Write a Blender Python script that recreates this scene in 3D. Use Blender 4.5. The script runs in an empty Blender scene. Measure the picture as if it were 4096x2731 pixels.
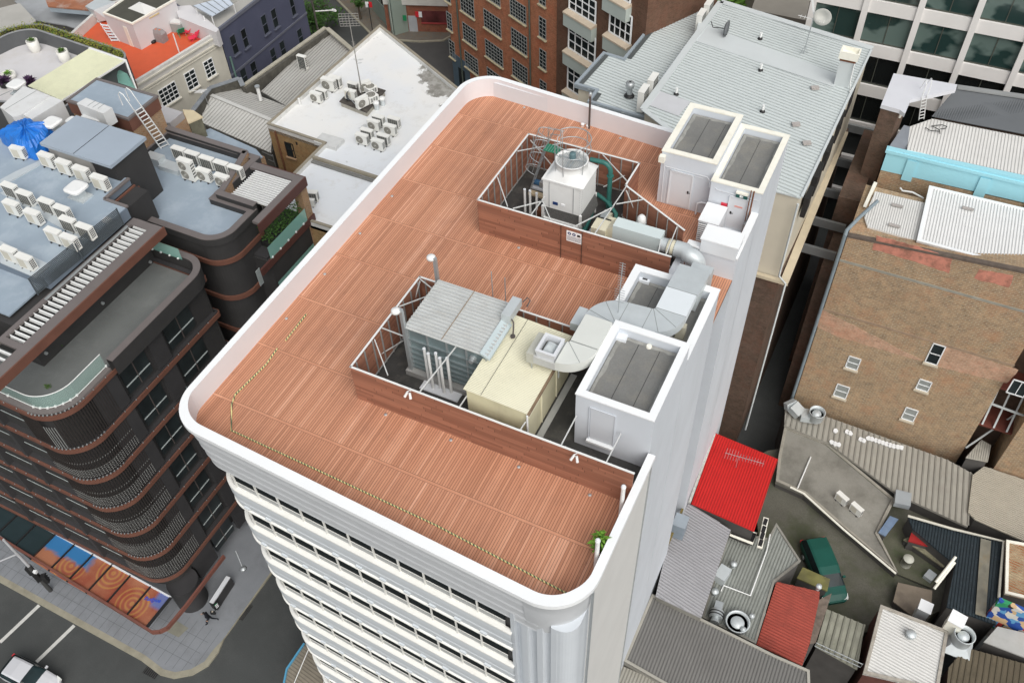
import bpy,bmesh,math,random
from mathutils import Vector,Matrix
random.seed(7)
SC=bpy.context.scene
COL=SC.collection
# - camera
RM=((0.8997061840,0.4354780038,-0.0297941497),(0.3092791809,-0.6841665322,-0.6605017299),(-0.3080181301,0.5850427915,-0.7502331382))
CAMZ=31.5
FPX=3650.0
cam_data=bpy.data.cameras.new('camera')
cam=bpy.data.objects.new('camera',cam_data)
COL.objects.link(cam)
cam_data.sensor_width=36.0
cam_data.lens=FPX/4096*36.0
cam_data.clip_end=2000
_r=Vector(RM[0]).normalized();_f=Vector(RM[2]).normalized();_u=_r.cross(_f).normalized();_u=-(_f.cross(_r))
_u=_r.cross(_f)
M4=Matrix(((_r.x,_u.x,-_f.x,0),(_r.y,_u.y,-_f.y,0),(_r.z,_u.z,-_f.z,CAMZ),(0,0,0,1)))
cam.matrix_world=M4
SC.camera=cam
# - sky, sun, exposure
SUN_EL,SUN_AZ=math.radians(48),math.radians(-45)
world=bpy.data.worlds.new('World');SC.world=world;world.use_nodes=True
wn=world.node_tree;wn.nodes.clear()
sky=wn.nodes.new('ShaderNodeTexSky');sky.sky_type='NISHITA';sky.sun_disc=False
sky.sun_elevation=SUN_EL;sky.sun_rotation=math.pi/2-SUN_AZ;sky.air_density=1.6;sky.dust_density=4.0;sky.ozone_density=1.0
hsv=wn.nodes.new('ShaderNodeHueSaturation');hsv.inputs['Saturation'].default_value=0.30
bg=wn.nodes.new('ShaderNodeBackground');bg.inputs['Strength'].default_value=0.10
wo=wn.nodes.new('ShaderNodeOutputWorld')
wn.links.new(sky.outputs[0],hsv.inputs['Color']);wn.links.new(hsv.outputs[0],bg.inputs['Color']);wn.links.new(bg.outputs[0],wo.inputs['Surface'])
sd=bpy.data.lights.new('sun','SUN');sd.energy=1.5;sd.angle=math.radians(60);sd.color=(1.0,0.97,0.93)
sun=bpy.data.objects.new('sun',sd);COL.objects.link(sun)
sdir=Vector((math.cos(SUN_EL)*math.cos(SUN_AZ),math.cos(SUN_EL)*math.sin(SUN_AZ),math.sin(SUN_EL)))
sun.rotation_euler=sdir.to_track_quat('Z','Y').to_euler()
SC.view_settings.view_transform='Standard';SC.view_settings.look='None';SC.view_settings.gamma=1.0
SC.view_settings.use_curve_mapping=False
SC.view_settings.exposure=0.25
SC.render.engine='CYCLES'
# - helpers
def at(px,py,z):
 """world point at height z seen at (px,py) of the 2352 x 1568 view of the photograph"""
 k=4096/2352
 a=(px*k-2048)/FPX;b=(py*k-1365.5)/FPX
 d=[RM[0][i]*a+RM[1][i]*b+RM[2][i]for i in range(3)]
 t=(z-CAMZ)/d[2]
 return Vector((d[0]*t,d[1]*t,z))
def q(c,r,x,y,z):return at(588*c+x/4,392.2*r+y/4,z)
def xy(v):return(v[0],v[1])
class MB:
 def __init__(s):s.v=[];s.f=[];s.sm=[];s.mi=[]
 def add(s,vs,fs,smooth=False,mi=0):
  n=len(s.v);s.v+=[Vector(p)for p in vs]
  for f in fs:s.f.append([n+i for i in f]);s.sm.append(smooth);s.mi.append(mi)
  return s
 def box(s,x0,x1,y0,y1,z0,z1):
  v=[(x0,y0,z0),(x1,y0,z0),(x1,y1,z0),(x0,y1,z0),(x0,y0,z1),(x1,y0,z1),(x1,y1,z1),(x0,y1,z1)]
  return s.add(v,[(3,2,1,0),(4,5,6,7),(0,1,5,4),(1,2,6,5),(2,3,7,6),(3,0,4,7)])
 def hexa(s,b4,t4):
  return s.add(list(b4)+list(t4),[(3,2,1,0),(4,5,6,7),(0,1,5,4),(1,2,6,5),(2,3,7,6),(3,0,4,7)])
 def obox(s,c,sz,rz=0.0):
  cx,cy,cz=c;a,b,h=sz[0]/2,sz[1]/2,sz[2]
  co,si=math.cos(rz),math.sin(rz)
  pts=[(cx+co*x-si*y,cy+si*x+co*y)for x,y in((-a,-b),(a,-b),(a,b),(-a,b))]
  return s.prism(pts,cz,cz+h)
 def prism(s,poly,z0,z1,caps=True):
  n=len(poly)
  v=[(p[0],p[1],z0)for p in poly]+[(p[0],p[1],z1)for p in poly]
  f=[(i,(i+1)%n,n+(i+1)%n,n+i)for i in range(n)]
  if caps:f+=[tuple(range(n))[::-1],tuple(range(n,2*n))]
  return s.add(v,f)
 def plate(s,pts,t):
  """planar 3-D polygon with thickness t along its normal (downwards for roofs)"""
  pts=[Vector(p)for p in pts];n=len(pts)
  nn=Vector((0,0,0))
  for i in range(n):
   a,b=pts[i],pts[(i+1)%n]
   nn+=Vector(((a.y-b.y)*(a.z+b.z),(a.z-b.z)*(a.x+b.x),(a.x-b.x)*(a.y+b.y)))
  nn.normalize()
  if abs(nn.z)>1e-3 and nn.z<0:nn=-nn
  low=[p-nn*t for p in pts]
  f=[(i,(i+1)%n,n+(i+1)%n,n+i)for i in range(n)]+[tuple(range(n)),tuple(range(n,2*n))[::-1]]
  return s.add(pts+low,f)
 def quad(s,a,b,c,d):return s.add([a,b,c,d],[(0,1,2,3)])
 def beam(s,p,q_,w,h=None):
  p=Vector(p);q_=Vector(q_);h=h or w
  d=(q_-p)
  if d.length<1e-6:return s
  d.normalize()
  up=Vector((0,0,1))if abs(d.z)<.95 else Vector((0,1,0))
  a=d.cross(up).normalized()*w/2;b=a.cross(d).normalized()*h/2
  return s.hexa([p-a-b,p+a-b,p+a+b,p-a+b],[q_-a-b,q_+a-b,q_+a+b,q_-a+b])
 def cyl(s,p,q_,r,r2=None,n=12,caps=True):
  p=Vector(p);q_=Vector(q_);r2=r if r2 is None else r2
  d=(q_-p).normalized()
  up=Vector((0,0,1))if abs(d.z)<.95 else Vector((1,0,0))
  a=d.cross(up).normalized();b=a.cross(d)
  v=[];
  for c,rr in((p,r),(q_,r2)):
   for i in range(n):
    t=2*math.pi*i/n;v.append(c+(a*math.cos(t)+b*math.sin(t))*rr)
  s.add(v,[(i,(i+1)%n,n+(i+1)%n,n+i)for i in range(n)],True)
  if caps:
   s.add(v[:n],[tuple(range(n))[::-1]]);s.add(v[n:],[tuple(range(n))])
  return s
 def tube(s,pts,r,n=8,closed=False):
  pts=[Vector(p)for p in pts];m=len(pts);v=[]
  prev=None
  for i,p in enumerate(pts):
   if closed:d=(pts[(i+1)%m]-pts[i-1]).normalized()
   else:d=(pts[min(i+1,m-1)]-pts[max(i-1,0)]).normalized()
   if prev is None:
    up=Vector((0,0,1))if abs(d.z)<.9 else Vector((1,0,0));a=d.cross(up).normalized()
   else:a=(prev-d*prev.dot(d)).normalized()
   prev=a;b=d.cross(a)
   for k in range(n):
    t=2*math.pi*k/n;v.append(p+(a*math.cos(t)+b*math.sin(t))*r)
  f=[]
  for i in range(m if closed else m-1):
   j=(i+1)%m
   for k in range(n):
    k2=(k+1)%n;f.append((i*n+k,i*n+k2,j*n+k2,j*n+k))
  s.add(v,f,True)
  if not closed:
   s.add(v[:n],[tuple(range(n))[::-1]]);s.add(v[-n:],[tuple(range(n))])
  return s
 def lathe(s,prof,c,n=20,axis='z'):
  """prof: list of (r, z)"""
  c=Vector(c);v=[];m=len(prof)
  for r,z in prof:
   for k in range(n):
    t=2*math.pi*k/n
    o=Vector((r*math.cos(t),r*math.sin(t),z))
    if axis=='y':o=Vector((o.x,-o.z,o.y))
    if axis=='x':o=Vector((o.z,o.x,o.y))
    v.append(c+o)
  f=[(i*n+k,i*n+(k+1)%n,(i+1)*n+(k+1)%n,(i+1)*n+k)for i in range(m-1)for k in range(n)]
  s.add(v,f,True)
  if prof[0][0]>.001:s.add(v[:n],[tuple(range(n))[::-1]])
  if prof[-1][0]>.001:s.add(v[-n:],[tuple(range(n))])
  return s
 def sweep(s,prof,path,closed=False,smooth=False):
  """prof: (offset to the right of travel, z) points; path: 2-D points"""
  m=len(path);P=[Vector((p[0],p[1]))for p in path];v=[]
  for i in range(m):
   if closed:a,b=P[i-1],P[(i+1)%m]
   else:a,b=P[max(i-1,0)],P[min(i+1,m-1)]
   e1=(P[i]-a);e2=(b-P[i])
   if e1.length<1e-6:e1=e2
   if e2.length<1e-6:e2=e1
   e1.normalize();e2.normalize()
   n1=Vector((e1.y,-e1.x));n2=Vector((e2.y,-e2.x));nn=(n1+n2)
   nn=nn/max(.35,nn.length_squared/2)if nn.length>1e-6 else n1
   for o,z in prof:v.append((P[i].x+nn.x*o,P[i].y+nn.y*o,z))
  k=len(prof);f=[]
  for i in range(m if closed else m-1):
   j=(i+1)%m
   for t in range(k-1):f.append((i*k+t,i*k+t+1,j*k+t+1,j*k+t))
  return s.add(v,f,smooth)
 def build(s,name,mat,parent=None,loc=None,autosmooth=True):
  o_=Vector(loc)if loc is not None else(parent_loc(parent)if parent else Vector((0,0,0)))
  me=bpy.data.meshes.new(name)
  me.from_pydata([tuple(p-o_)for p in s.v],[],s.f)
  bm=bmesh.new();bm.from_mesh(me);bmesh.ops.recalc_face_normals(bm,faces=bm.faces)
  uv=bm.loops.layers.uv.new('UVMap')
  for f in bm.faces:
   n=f.normal
   if abs(n.z)>.75:tx,ty=Vector((1,0,0)),Vector((0,1,0))
   else:
    tx=Vector((-n.y,n.x,0)).normalized();ty=Vector((0,0,1))
   for l in f.loops:
    w=l.vert.co+o_;l[uv].uv=(w.dot(tx),w.dot(ty))
  bm.to_mesh(me);bm.free()
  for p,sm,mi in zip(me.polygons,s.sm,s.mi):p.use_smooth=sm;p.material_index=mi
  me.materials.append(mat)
  if any(s.mi):me.materials.append(rib_shade_mat(mat))
  ob=bpy.data.objects.new(name,me);COL.objects.link(ob)
  if parent:
   ob.parent=parent
  elif loc is not None:ob.location=o_
  return ob
MCOL={}
def rib_shade_mat(m,k=.7):  # darkened copy of the sheet colour paints in the ribs' shading lines
 n=m.name+'_rib_shade'
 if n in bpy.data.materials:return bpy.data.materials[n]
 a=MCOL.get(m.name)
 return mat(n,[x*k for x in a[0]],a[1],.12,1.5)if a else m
def parent_loc(o):
 t=Vector((0,0,0))
 while o is not None:
  t=t+Vector(o.location);o=o.parent
 return t
def tag(o,label=None,cat=None,group=None,kind=None):
 if label:o['label']=label
 if cat:o['category']=cat
 if group:o['group']=group
 if kind:o['kind']=kind
 return o
def thing(name,loc,label,cat,group=None,rz=0.0):
 o=bpy.data.objects.new(name,None);COL.objects.link(o)
 o.empty_display_size=.3;o.location=loc;o.rotation_euler=(0,0,rz)
 return tag(o,label,cat,group)
def copy_tree(o,parent=None):
 c=o.copy();COL.objects.link(c);c.parent=parent
 for ch in list(o.children):copy_tree(ch,c)
 return c
def place(proto,loc,rz,label,group=None,scale=1.0):
 """first use moves the prototype itself, later uses copy it"""
 if not proto.get('_used'):
  proto['_used']=1;o=proto
 else:o=copy_tree(proto)
 o.location=loc;o.rotation_euler=(0,0,rz);o.scale=(scale,)*3
 o['label']=label
 if group:o['group']=group
 return o
def arc(cx,cy,r,a0,a1,n=10):
 return[(cx+r*math.cos(math.radians(a0+(a1-a0)*i/n)),cy+r*math.sin(math.radians(a0+(a1-a0)*i/n)))for i in range(n+1)]
def fillet(poly,radii,n=8,closed=True):
 """round the corners of a 2-D polygon; radii per corner"""
 out=[];m=len(poly)
 for i in range(m):
  p=Vector(poly[i][:2]);r=radii[i]if isinstance(radii,(list,tuple))else radii
  if r<=0 or(not closed and i in(0,m-1)):out.append((p.x,p.y));continue
  a=(Vector(poly[i-1][:2])-p).normalized();b=(Vector(poly[(i+1)%m][:2])-p).normalized()
  ang=a.angle(b);t=r/math.tan(ang/2);c=p+(a+b).normalized()*(r/math.sin(ang/2))
  s0=p+a*t-c;s1=p+b*t-c
  a0=math.atan2(s0.y,s0.x);a1=math.atan2(s1.y,s1.x);d=(a1-a0+math.pi)%(2*math.pi)-math.pi
  for k in range(n+1):
   w=a0+d*k/n;out.append((c.x+r*math.cos(w),c.y+r*math.sin(w)))
 return out
def inset(poly,d):
 """offset a closed 2-D polygon inwards by d (works for either winding)"""
 m=len(poly);A=sum(poly[i][0]*poly[(i+1)%m][1]-poly[(i+1)%m][0]*poly[i][1]for i in range(m))
 sg=1 if A>0 else-1;out=[]
 for i in range(m):
  a,p,b=Vector(poly[i-1][:2]),Vector(poly[i][:2]),Vector(poly[(i+1)%m][:2])
  e1=(p-a).normalized();e2=(b-p).normalized()
  n1=Vector((-e1.y,e1.x))*sg;n2=Vector((-e2.y,e2.x))*sg
  nn=n1+n2;nn=nn/max(.3,nn.length_squared/2)
  w=p+nn*d;out.append((w.x,w.y))
 return out
def ring(mb,outer,inner,z0,z1):
 """a wall or kerb between two polygons of equal vertex count"""
 m=len(outer)
 for i in range(m):
  j=(i+1)%m
  v=[(*outer[i],z0),(*outer[j],z0),(*inner[j],z0),(*inner[i],z0),(*outer[i],z1),(*outer[j],z1),(*inner[j],z1),(*inner[i],z1)]
  mb.add(v,[(4,5,6,7),(0,1,5,4),(3,2,6,7),(3,2,1,0)])
 return mb
def ribs(mb,poly,d,pitch,w,h,off=0.0):
 """raised ribs along direction d over a planar 3-D polygon"""
 P=[Vector(p)for p in poly];n=len(P);nn=Vector((0,0,0))
 for i in range(n):
  a,b=P[i],P[(i+1)%n]
  nn+=Vector(((a.y-b.y)*(a.z+b.z),(a.z-b.z)*(a.x+b.x),(a.x-b.x)*(a.y+b.y)))
 nn.normalize()
 if nn.z<0:nn=-nn
 d=Vector(d);d=(d-nn*d.dot(nn)).normalized();e=nn.cross(d);o=P[0]
 Q=[((p-o).dot(d),(p-o).dot(e))for p in P]
 lo=min(t[1]for t in Q);hi=max(t[1]for t in Q);y=lo+pitch*(.5+off)
 while y<hi-pitch*.2:
  xs=[]
  for i in range(n):
   (x0,y0),(x1,y1)=Q[i],Q[(i+1)%n]
   if(y0<=y)!=(y1<=y):xs.append(x0+(x1-x0)*(y-y0)/(y1-y0))
  xs.sort()
  for a,b in zip(xs[::2],xs[1::2]):
   if b-a<.05:continue
   A=o+d*a+e*y;B=o+d*b+e*y
   hw=e*w/2;tw=e*w*.28;H=nn*h
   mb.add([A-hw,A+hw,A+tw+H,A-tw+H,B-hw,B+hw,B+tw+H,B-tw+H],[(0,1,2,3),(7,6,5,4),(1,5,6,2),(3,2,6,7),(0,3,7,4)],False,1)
  y+=pitch
 return mb
def sheet(poly,d,pitch,w=.05,h=.035,t=.06):
 mb=MB();mb.plate(poly,t);ribs(mb,poly,d,pitch,w,h);return mb
# - materials
def nt(name):
 m=bpy.data.materials.new(name);m.use_nodes=True
 n=m.node_tree;return m,n,n.nodes['Principled BSDF']
def mixc(n,fac,a,b,mode='MIX'):
 x=n.nodes.new('ShaderNodeMix');x.data_type='RGBA';x.blend_type=mode
 for s_,v in((x.inputs[0],fac),(x.inputs[6],a),(x.inputs[7],b)):
  if hasattr(v,'is_linked')or isinstance(v,bpy.types.NodeSocket):n.links.new(v,s_)
  elif isinstance(v,(int,float)):s_.default_value=v
  else:s_.default_value=(*v[:3],1)
 return x.outputs[2]
def math_(n,op,a,b=None,c=None):
 x=n.nodes.new('ShaderNodeMath');x.operation=op
 for i,v in enumerate((a,b,c)):
  if v is None:continue
  if isinstance(v,bpy.types.NodeSocket):n.links.new(v,x.inputs[i])
  else:x.inputs[i].default_value=v
 return x.outputs[0]
def noise(n,vec,scale,detail=4,rough=.55,sx=1,sy=1,sz=1):
 mp=n.nodes.new('ShaderNodeMapping');mp.inputs['Scale'].default_value=(sx,sy,sz);n.links.new(vec,mp.inputs[0])
 x=n.nodes.new('ShaderNodeTexNoise');x.inputs['Scale'].default_value=scale;x.inputs['Detail'].default_value=detail;x.inputs['Roughness'].default_value=rough
 n.links.new(mp.outputs[0],x.inputs['Vector']);return x.outputs['Fac']
def ramp(n,fac,a,b,ca=0.0,cb=1.0):
 x=n.nodes.new('ShaderNodeMapRange');x.inputs['From Min'].default_value=a;x.inputs['From Max'].default_value=b
 x.inputs['To Min'].default_value=ca;x.inputs['To Max'].default_value=cb;n.links.new(fac,x.inputs['Value']);return x.outputs[0]
def coords(n,kind='pos'):
 if kind=='pos':
  return n.nodes.new('ShaderNodeNewGeometry').outputs['Position']
 return n.nodes.new('ShaderNodeTexCoord').outputs['UV' if kind=='uv' else 'Object']
def bump(n,bs,h,strength=.3,dist=.02):
 b=n.nodes.new('ShaderNodeBump');b.inputs['Strength'].default_value=strength;b.inputs['Distance'].default_value=dist
 n.links.new(h,b.inputs['Height']);n.links.new(b.outputs[0],bs.inputs['Normal'])
def mat(name,col,rough=.6,var=.12,scale=1.2,metal=0.0,stain=0.0,stain_col=(.08,.075,.06),stain_scale=.35,spec=.4,kind='pos',fine=0.0,streak=False,edge=(.5,.72)):
 """painted / plastered / metal surface with dirt and tone variation"""
 m,n,b=nt(name);v=coords(n,kind);MCOL[m.name]=(col,rough)
 f=noise(n,v,scale,5)
 k=ramp(n,f,.25,.75,1-var,1+var*.6)
 c=n.nodes.new('ShaderNodeVectorMath');c.operation='SCALE';c.inputs[0].default_value=col;n.links.new(k,c.inputs['Scale'])
 out=c.outputs[0]
 if stain>0:
  g=noise(n,v,stain_scale,8,.68,sz=.25 if streak else 1)
  out=mixc(n,ramp(n,g,edge[0],edge[1],0,stain),out,stain_col)
 if fine>0:
  g=noise(n,v,14,2,.7)
  out=mixc(n,ramp(n,g,.35,.65,0,fine),out,[x*.55 for x in col])
 n.links.new(out,b.inputs['Base Color']);b.inputs['Roughness'].default_value=rough;b.inputs['Metallic'].default_value=metal
 b.inputs['Specular IOR Level'].default_value=spec
 return m
def brick(name,c1,c2,mortar,bw=.23,bh=.076,ms=.012,dirt=.3,dirt_col=(.03,.028,.025),blotch=None,kind='uv'):
 m,n,b=nt(name);v=coords(n,kind)
 t=n.nodes.new('ShaderNodeTexBrick');n.links.new(v,t.inputs['Vector'])
 t.inputs['Scale'].default_value=1.0;t.inputs['Brick Width'].default_value=bw;t.inputs['Row Height'].default_value=bh
 t.inputs['Mortar Size'].default_value=ms;t.inputs['Color1'].default_value=(*c1,1);t.inputs['Color2'].default_value=(*c2,1)
 t.inputs['Mortar'].default_value=(*mortar,1);t.inputs['Bias'].default_value=0.0
 p=coords(n,'pos');out=t.outputs['Color']
 if blotch:out=mixc(n,ramp(n,noise(n,p,.5,6,.6),.48,.6,0,.85),out,blotch,'MIX')
 out=mixc(n,ramp(n,noise(n,p,.25,8,.7),.45,.7,0,dirt),out,dirt_col)
 out=mixc(n,ramp(n,noise(n,p,5,3,.7),.3,.7,0,.35),out,[x*.5 for x in c1]);out=mixc(n,ramp(n,noise(n,p,1.3,6,.8),.42,.62,0,.5),out,[min(1,x*y)for x,y in zip(c1,(1.3,1.35,1.5))]);out=mixc(n,ramp(n,noise(n,p,2.6,6,.85,sz=1.8),.52,.66,0,.55),out,[x*.45 for x in c2]);out=mixc(n,ramp(n,noise(n,p,.45,7,.75),.5,.68,0,.4),out,(c1[0]*1.1,c1[1]*.75,c1[2]*.7))
 n.links.new(out,b.inputs['Base Color']);b.inputs['Roughness'].default_value=.9;b.inputs['Specular IOR Level'].default_value=.2
 bump(n,b,t.outputs['Fac'],.3,-.01)
 return m
def glass(name,col=(.012,.016,.017),rough=.08,var=.3,spec=.5):
 m,n,b=nt(name);v=coords(n)
 f=noise(n,v,.6,3)
 out=mixc(n,ramp(n,f,.35,.65),col,[x*(1+var*4)for x in col])
 n.links.new(out,b.inputs['Base Color']);b.inputs['Roughness'].default_value=rough;b.inputs['Specular IOR Level'].default_value=spec
 return m
def clear_glass(name,tint=(.55,.8,.72),alpha=.35):
 m,n,b=nt(name)
 b.inputs['Base Color'].default_value=(*tint,1);b.inputs['Roughness'].default_value=.05;b.inputs['Alpha'].default_value=alpha
 return m
def sep(n,v):
 s=n.nodes.new('ShaderNodeSeparateXYZ');n.links.new(v,s.inputs[0]);return s.outputs
def decking():
 m,n,b=nt('deck_timber');x,y,z=sep(n,coords(n))
 P=.1145;SP=3.293;Y0=16.27
 bi=math_(n,'FLOOR',math_(n,'DIVIDE',x,P));bf=math_(n,'FRACT',math_(n,'DIVIDE',x,P))
 si=math_(n,'FLOOR',math_(n,'DIVIDE',math_(n,'SUBTRACT',y,Y0),SP));sf=math_(n,'MULTIPLY',math_(n,'FRACT',math_(n,'DIVIDE',math_(n,'SUBTRACT',y,Y0),SP)),SP)
 def wn_(a,c,sd_):
  cmb=n.nodes.new('ShaderNodeCombineXYZ');n.links.new(a,cmb.inputs[0]);n.links.new(c,cmb.inputs[1]);cmb.inputs[2].default_value=sd_
  w=n.nodes.new('ShaderNodeTexWhiteNoise');w.noise_dimensions='3D';n.links.new(cmb.outputs[0],w.inputs['Vector']);return w.outputs['Value']
 r1=wn_(bi,si,1.3)
 grp=wn_(math_(n,'FLOOR',math_(n,'DIVIDE',bi,4.0)),si,5.1)
 cross=math_(n,'LESS_THAN',sf,.13)
 crossr=wn_(math_(n,'FLOOR',math_(n,'DIVIDE',x,2.9)),si,9.7)
 tone=math_(n,'ADD',math_(n,'MULTIPLY',r1,.72),math_(n,'MULTIPLY',grp,.22))
 tone=mixc(n,cross,tone,math_(n,'ADD',math_(n,'MULTIPLY',crossr,.45),.35))
 cr=n.nodes.new('ShaderNodeValToRGB');n.links.new(tone,cr.inputs[0])
 e=cr.color_ramp.elements;e[0].position=.05;e[0].color=(.47,.22,.13,1);e[1].position=.95;e[1].color=(.78,.43,.29,1)
 e2=cr.color_ramp.elements.new(.35);e2.color=(.57,.27,.162,1)
 e3=cr.color_ramp.elements.new(.72);e3.color=(.65,.325,.20,1)
 out=cr.outputs[0]
 pv=coords(n)
 out=mixc(n,ramp(n,noise(n,pv,2.5,5,.6,sx=4,sy=.35),.35,.75,0,.32),out,(.40,.175,.11))
 out=mixc(n,ramp(n,noise(n,pv,.32,6,.7),.5,.75,0,.4),out,(.32,.155,.11))
 out=mixc(n,ramp(n,noise(n,pv,1.1,6,.75,sx=2.4,sy=.6),.60,.74,0,.5),out,(.11,.06,.045))
 gap=math_(n,'GREATER_THAN',bf,.86)
 gap=math_(n,'MULTIPLY',gap,math_(n,'SUBTRACT',1.0,cross))
 ln=math_(n,'MAXIMUM',math_(n,'LESS_THAN',sf,.012),math_(n,'MULTIPLY',math_(n,'GREATER_THAN',sf,.13),math_(n,'LESS_THAN',sf,.145)))
 gap=math_(n,'MAXIMUM',gap,ln)
 out=mixc(n,math_(n,'MULTIPLY',gap,.85),out,(.05,.025,.018))
 n.links.new(out,b.inputs['Base Color']);b.inputs['Roughness'].default_value=.62;b.inputs['Specular IOR Level'].default_value=.3
 bump(n,b,math_(n,'SUBTRACT',1.0,gap),.4,.01)
 return m
def cladding():
 m,n,b=nt('cladding_timber');u=sep(n,coords(n,'uv'));R_=.14
 ri=math_(n,'FLOOR',math_(n,'DIVIDE',u[1],R_));rf=math_(n,'FRACT',math_(n,'DIVIDE',u[1],R_))
 def wn_(a,c,sd_):
  cmb=n.nodes.new('ShaderNodeCombineXYZ');n.links.new(a,cmb.inputs[0])
  if isinstance(c,float):cmb.inputs[1].default_value=c
  else:n.links.new(c,cmb.inputs[1])
  cmb.inputs[2].default_value=sd_
  w=n.nodes.new('ShaderNodeTexWhiteNoise');w.noise_dimensions='3D';n.links.new(cmb.outputs[0],w.inputs['Vector']);return w.outputs['Value']
 off=math_(n,'MULTIPLY',wn_(ri,0.0,2.2),2.4)
 xb=math_(n,'DIVIDE',math_(n,'ADD',u[0],off),2.4)
 xi=math_(n,'FLOOR',xb);xf=math_(n,'FRACT',xb)
 t=wn_(ri,xi,3.3)
 out=mixc(n,t,(.27,.115,.072),(.42,.19,.12))
 pv=coords(n)
 out=mixc(n,ramp(n,noise(n,pv,1.2,5,.65,sx=.35,sy=.35,sz=5),.35,.75,0,.5),out,(.21,.11,.08))
 ln=math_(n,'MULTIPLY',math_(n,'LESS_THAN',rf,.06),.35)
 jn=math_(n,'MULTIPLY',math_(n,'LESS_THAN',xf,.008),.85)
 out=mixc(n,math_(n,'MAXIMUM',ln,jn),out,(.035,.018,.014))
 n.links.new(out,b.inputs['Base Color']);b.inputs['Roughness'].default_value=.6;b.inputs['Specular IOR Level'].default_value=.3
 return m
def foliage(name,c1,c2,sc=6):
 m,n,b=nt(name);v=coords(n)
 out=mixc(n,ramp(n,noise(n,v,sc,3),.35,.65),c1,c2)
 n.links.new(out,b.inputs['Base Color']);b.inputs['Roughness'].default_value=.7
 b.inputs['Specular IOR Level'].default_value=.25
 return m
W_WHITE=mat('white_render',(.76,.79,.82),.75,.04,.8,stain=.12,stain_col=(.55,.56,.56),stain_scale=.5)
W_CAP=mat('white_cap',(.88,.90,.91),.5,.03,.6)
W_CREAM=mat('cream_cap',(.90,.88,.78),.6,.05,2,stain=.25,stain_col=(.62,.55,.38),stain_scale=1.4)
W_GREY=mat('pale_grey_paint',(.70,.72,.75),.65,.04,.7)
W_WARM=mat('warm_grey_panel',(.72,.72,.70),.65,.05,.5)
FAC_LEDGE=mat('facade_ledge_paint',(.86,.86,.82),.6,.04,.8,stain=.12,stain_col=(.6,.54,.42),stain_scale=1.0)
FAC_BAND=mat('facade_band_paint',(.64,.68,.71),.6,.04,.8)
FAC_ENT=mat('facade_head_paint',(.58,.60,.62),.6,.06,1.5)
GLASS=glass('dark_glass',rough=.15,spec=.25)
BLIND=mat('window_lower_panel',(.40,.41,.405),.5,.06,1)
MEMB=mat('roof_membrane',(.21,.21,.20),.8,.16,.9,stain=.55,stain_col=(.30,.28,.23),stain_scale=.7,fine=.25)
MEMB2=mat('plant_floor_membrane',(.055,.055,.053),.6,.3,1.0,stain=.6,stain_col=(.17,.16,.14),stain_scale=.9,fine=.2)
GALV=mat('galvanised_steel',(.50,.53,.54),.42,.1,2.5,metal=.55)
GALVD=mat('galvanised_duct',(.60,.645,.66),.45,.07,2.0,metal=.25,stain=.2,stain_col=(.45,.44,.4))
STEELW=mat('white_steel',(.80,.81,.80),.45,.04)
BLACK=mat('black_metal',(.02,.02,.021),.5,.2)
RUST=mat('rusty_steel',(.20,.08,.04),.8,.3,6)
DECKM=decking();CLADM=cladding()
#  ground and streets
ASPH=mat('asphalt',(.072,.077,.076),.85,.14,.6,stain=.45,stain_col=(.12,.125,.12),stain_scale=.22,fine=.4)
PAVE=mat('concrete_paving',(.25,.265,.285),.8,.1,.9,stain=.35,stain_col=(.12,.12,.12),stain_scale=.5,fine=.15)
KERBM=mat('sandstone_kerb',(.33,.31,.24),.85,.15,1.5,stain=.4,stain_col=(.14,.13,.1),stain_scale=1)
DIRT=mat('yard_ground',(.135,.13,.105),.95,.25,.5,stain=.75,stain_col=(.06,.075,.03),stain_scale=.28,fine=.5,edge=(.44,.62))
LINEW=mat('road_paint',(.62,.62,.59),.7,.1,3,stain=.35,stain_col=(.3,.3,.3),stain_scale=2)
def gz(y):
 return-33.0 if y<48 else(-33.0+6.0*min(1,(y-48)/30))
g=MB();ys=[-60,0,19,48,78,120,200,420]
xs=[-320,-200,-120,-60,-20,20,60,120,320]
for i in range(len(ys)-1):
 for j in range(len(xs)-1):
  g.quad((xs[j],ys[i],gz(ys[i])),(xs[j+1],ys[i],gz(ys[i])),(xs[j+1],ys[i+1],gz(ys[i+1])),(xs[j],ys[i+1],gz(ys[i+1])))
tag(g.build('road',ASPH),'dark asphalt road surface running between the buildings','road',kind='structure')
#  the white office building
OB=thing('office_building',(-14,27,-33),'white rounded-corner office block with a timber decked roof and banded windows','building')
FS=-.055
def yo(x):return 12.85+FS*(x+6.4)+.0
def yg(x):return 13.39+FS*(x+7.93)
out_c=[(-24.0,yo(-24.0)),(-4.62,yo(-4.62)),(-4.62,20.5),(-4.62,40.75),(-24.0,42.35)]
cap_out=fillet([(-24.0,yo(-24)),(-4.62,yo(-4.62)),(-4.62,40.72),(-24.0,42.35)],[1.9,1.75,.3,1.8],12)
path_o=[(-10.3,41.2)]+fillet([(-10.3,41.2),(-24.0,42.35),(-24.0,yo(-24)),(-4.62,yo(-4.62)),(-4.62,20.55)],[0,1.9,1.9,1.9,0],14,closed=False)[1:]
H=1.2
def wtab(i,n):return 0
pm=MB()
prof=[(-.34,-.02),(-.30,H-.03),(-.28,H),(.0,H),(.0,H-.22),(-.14,H-.28)]
def thick(p):
 return .44 if p[1]<14.5 else .31
P2=[Vector(p)for p in path_o];inn=[]
for i,p in enumerate(P2):
 a=P2[max(i-1,0)];b=P2[min(i+1,len(P2)-1)];e=(b-a).normalized();nrm=Vector((-e.y,e.x))
 tk=.31+(.44-.31)*max(0,min(1,(15.2-p.y)/1.5))
 inn.append(p+nrm*-tk if(Vector((-14,28))-p).dot(nrm)<0 else p+nrm*tk)
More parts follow.
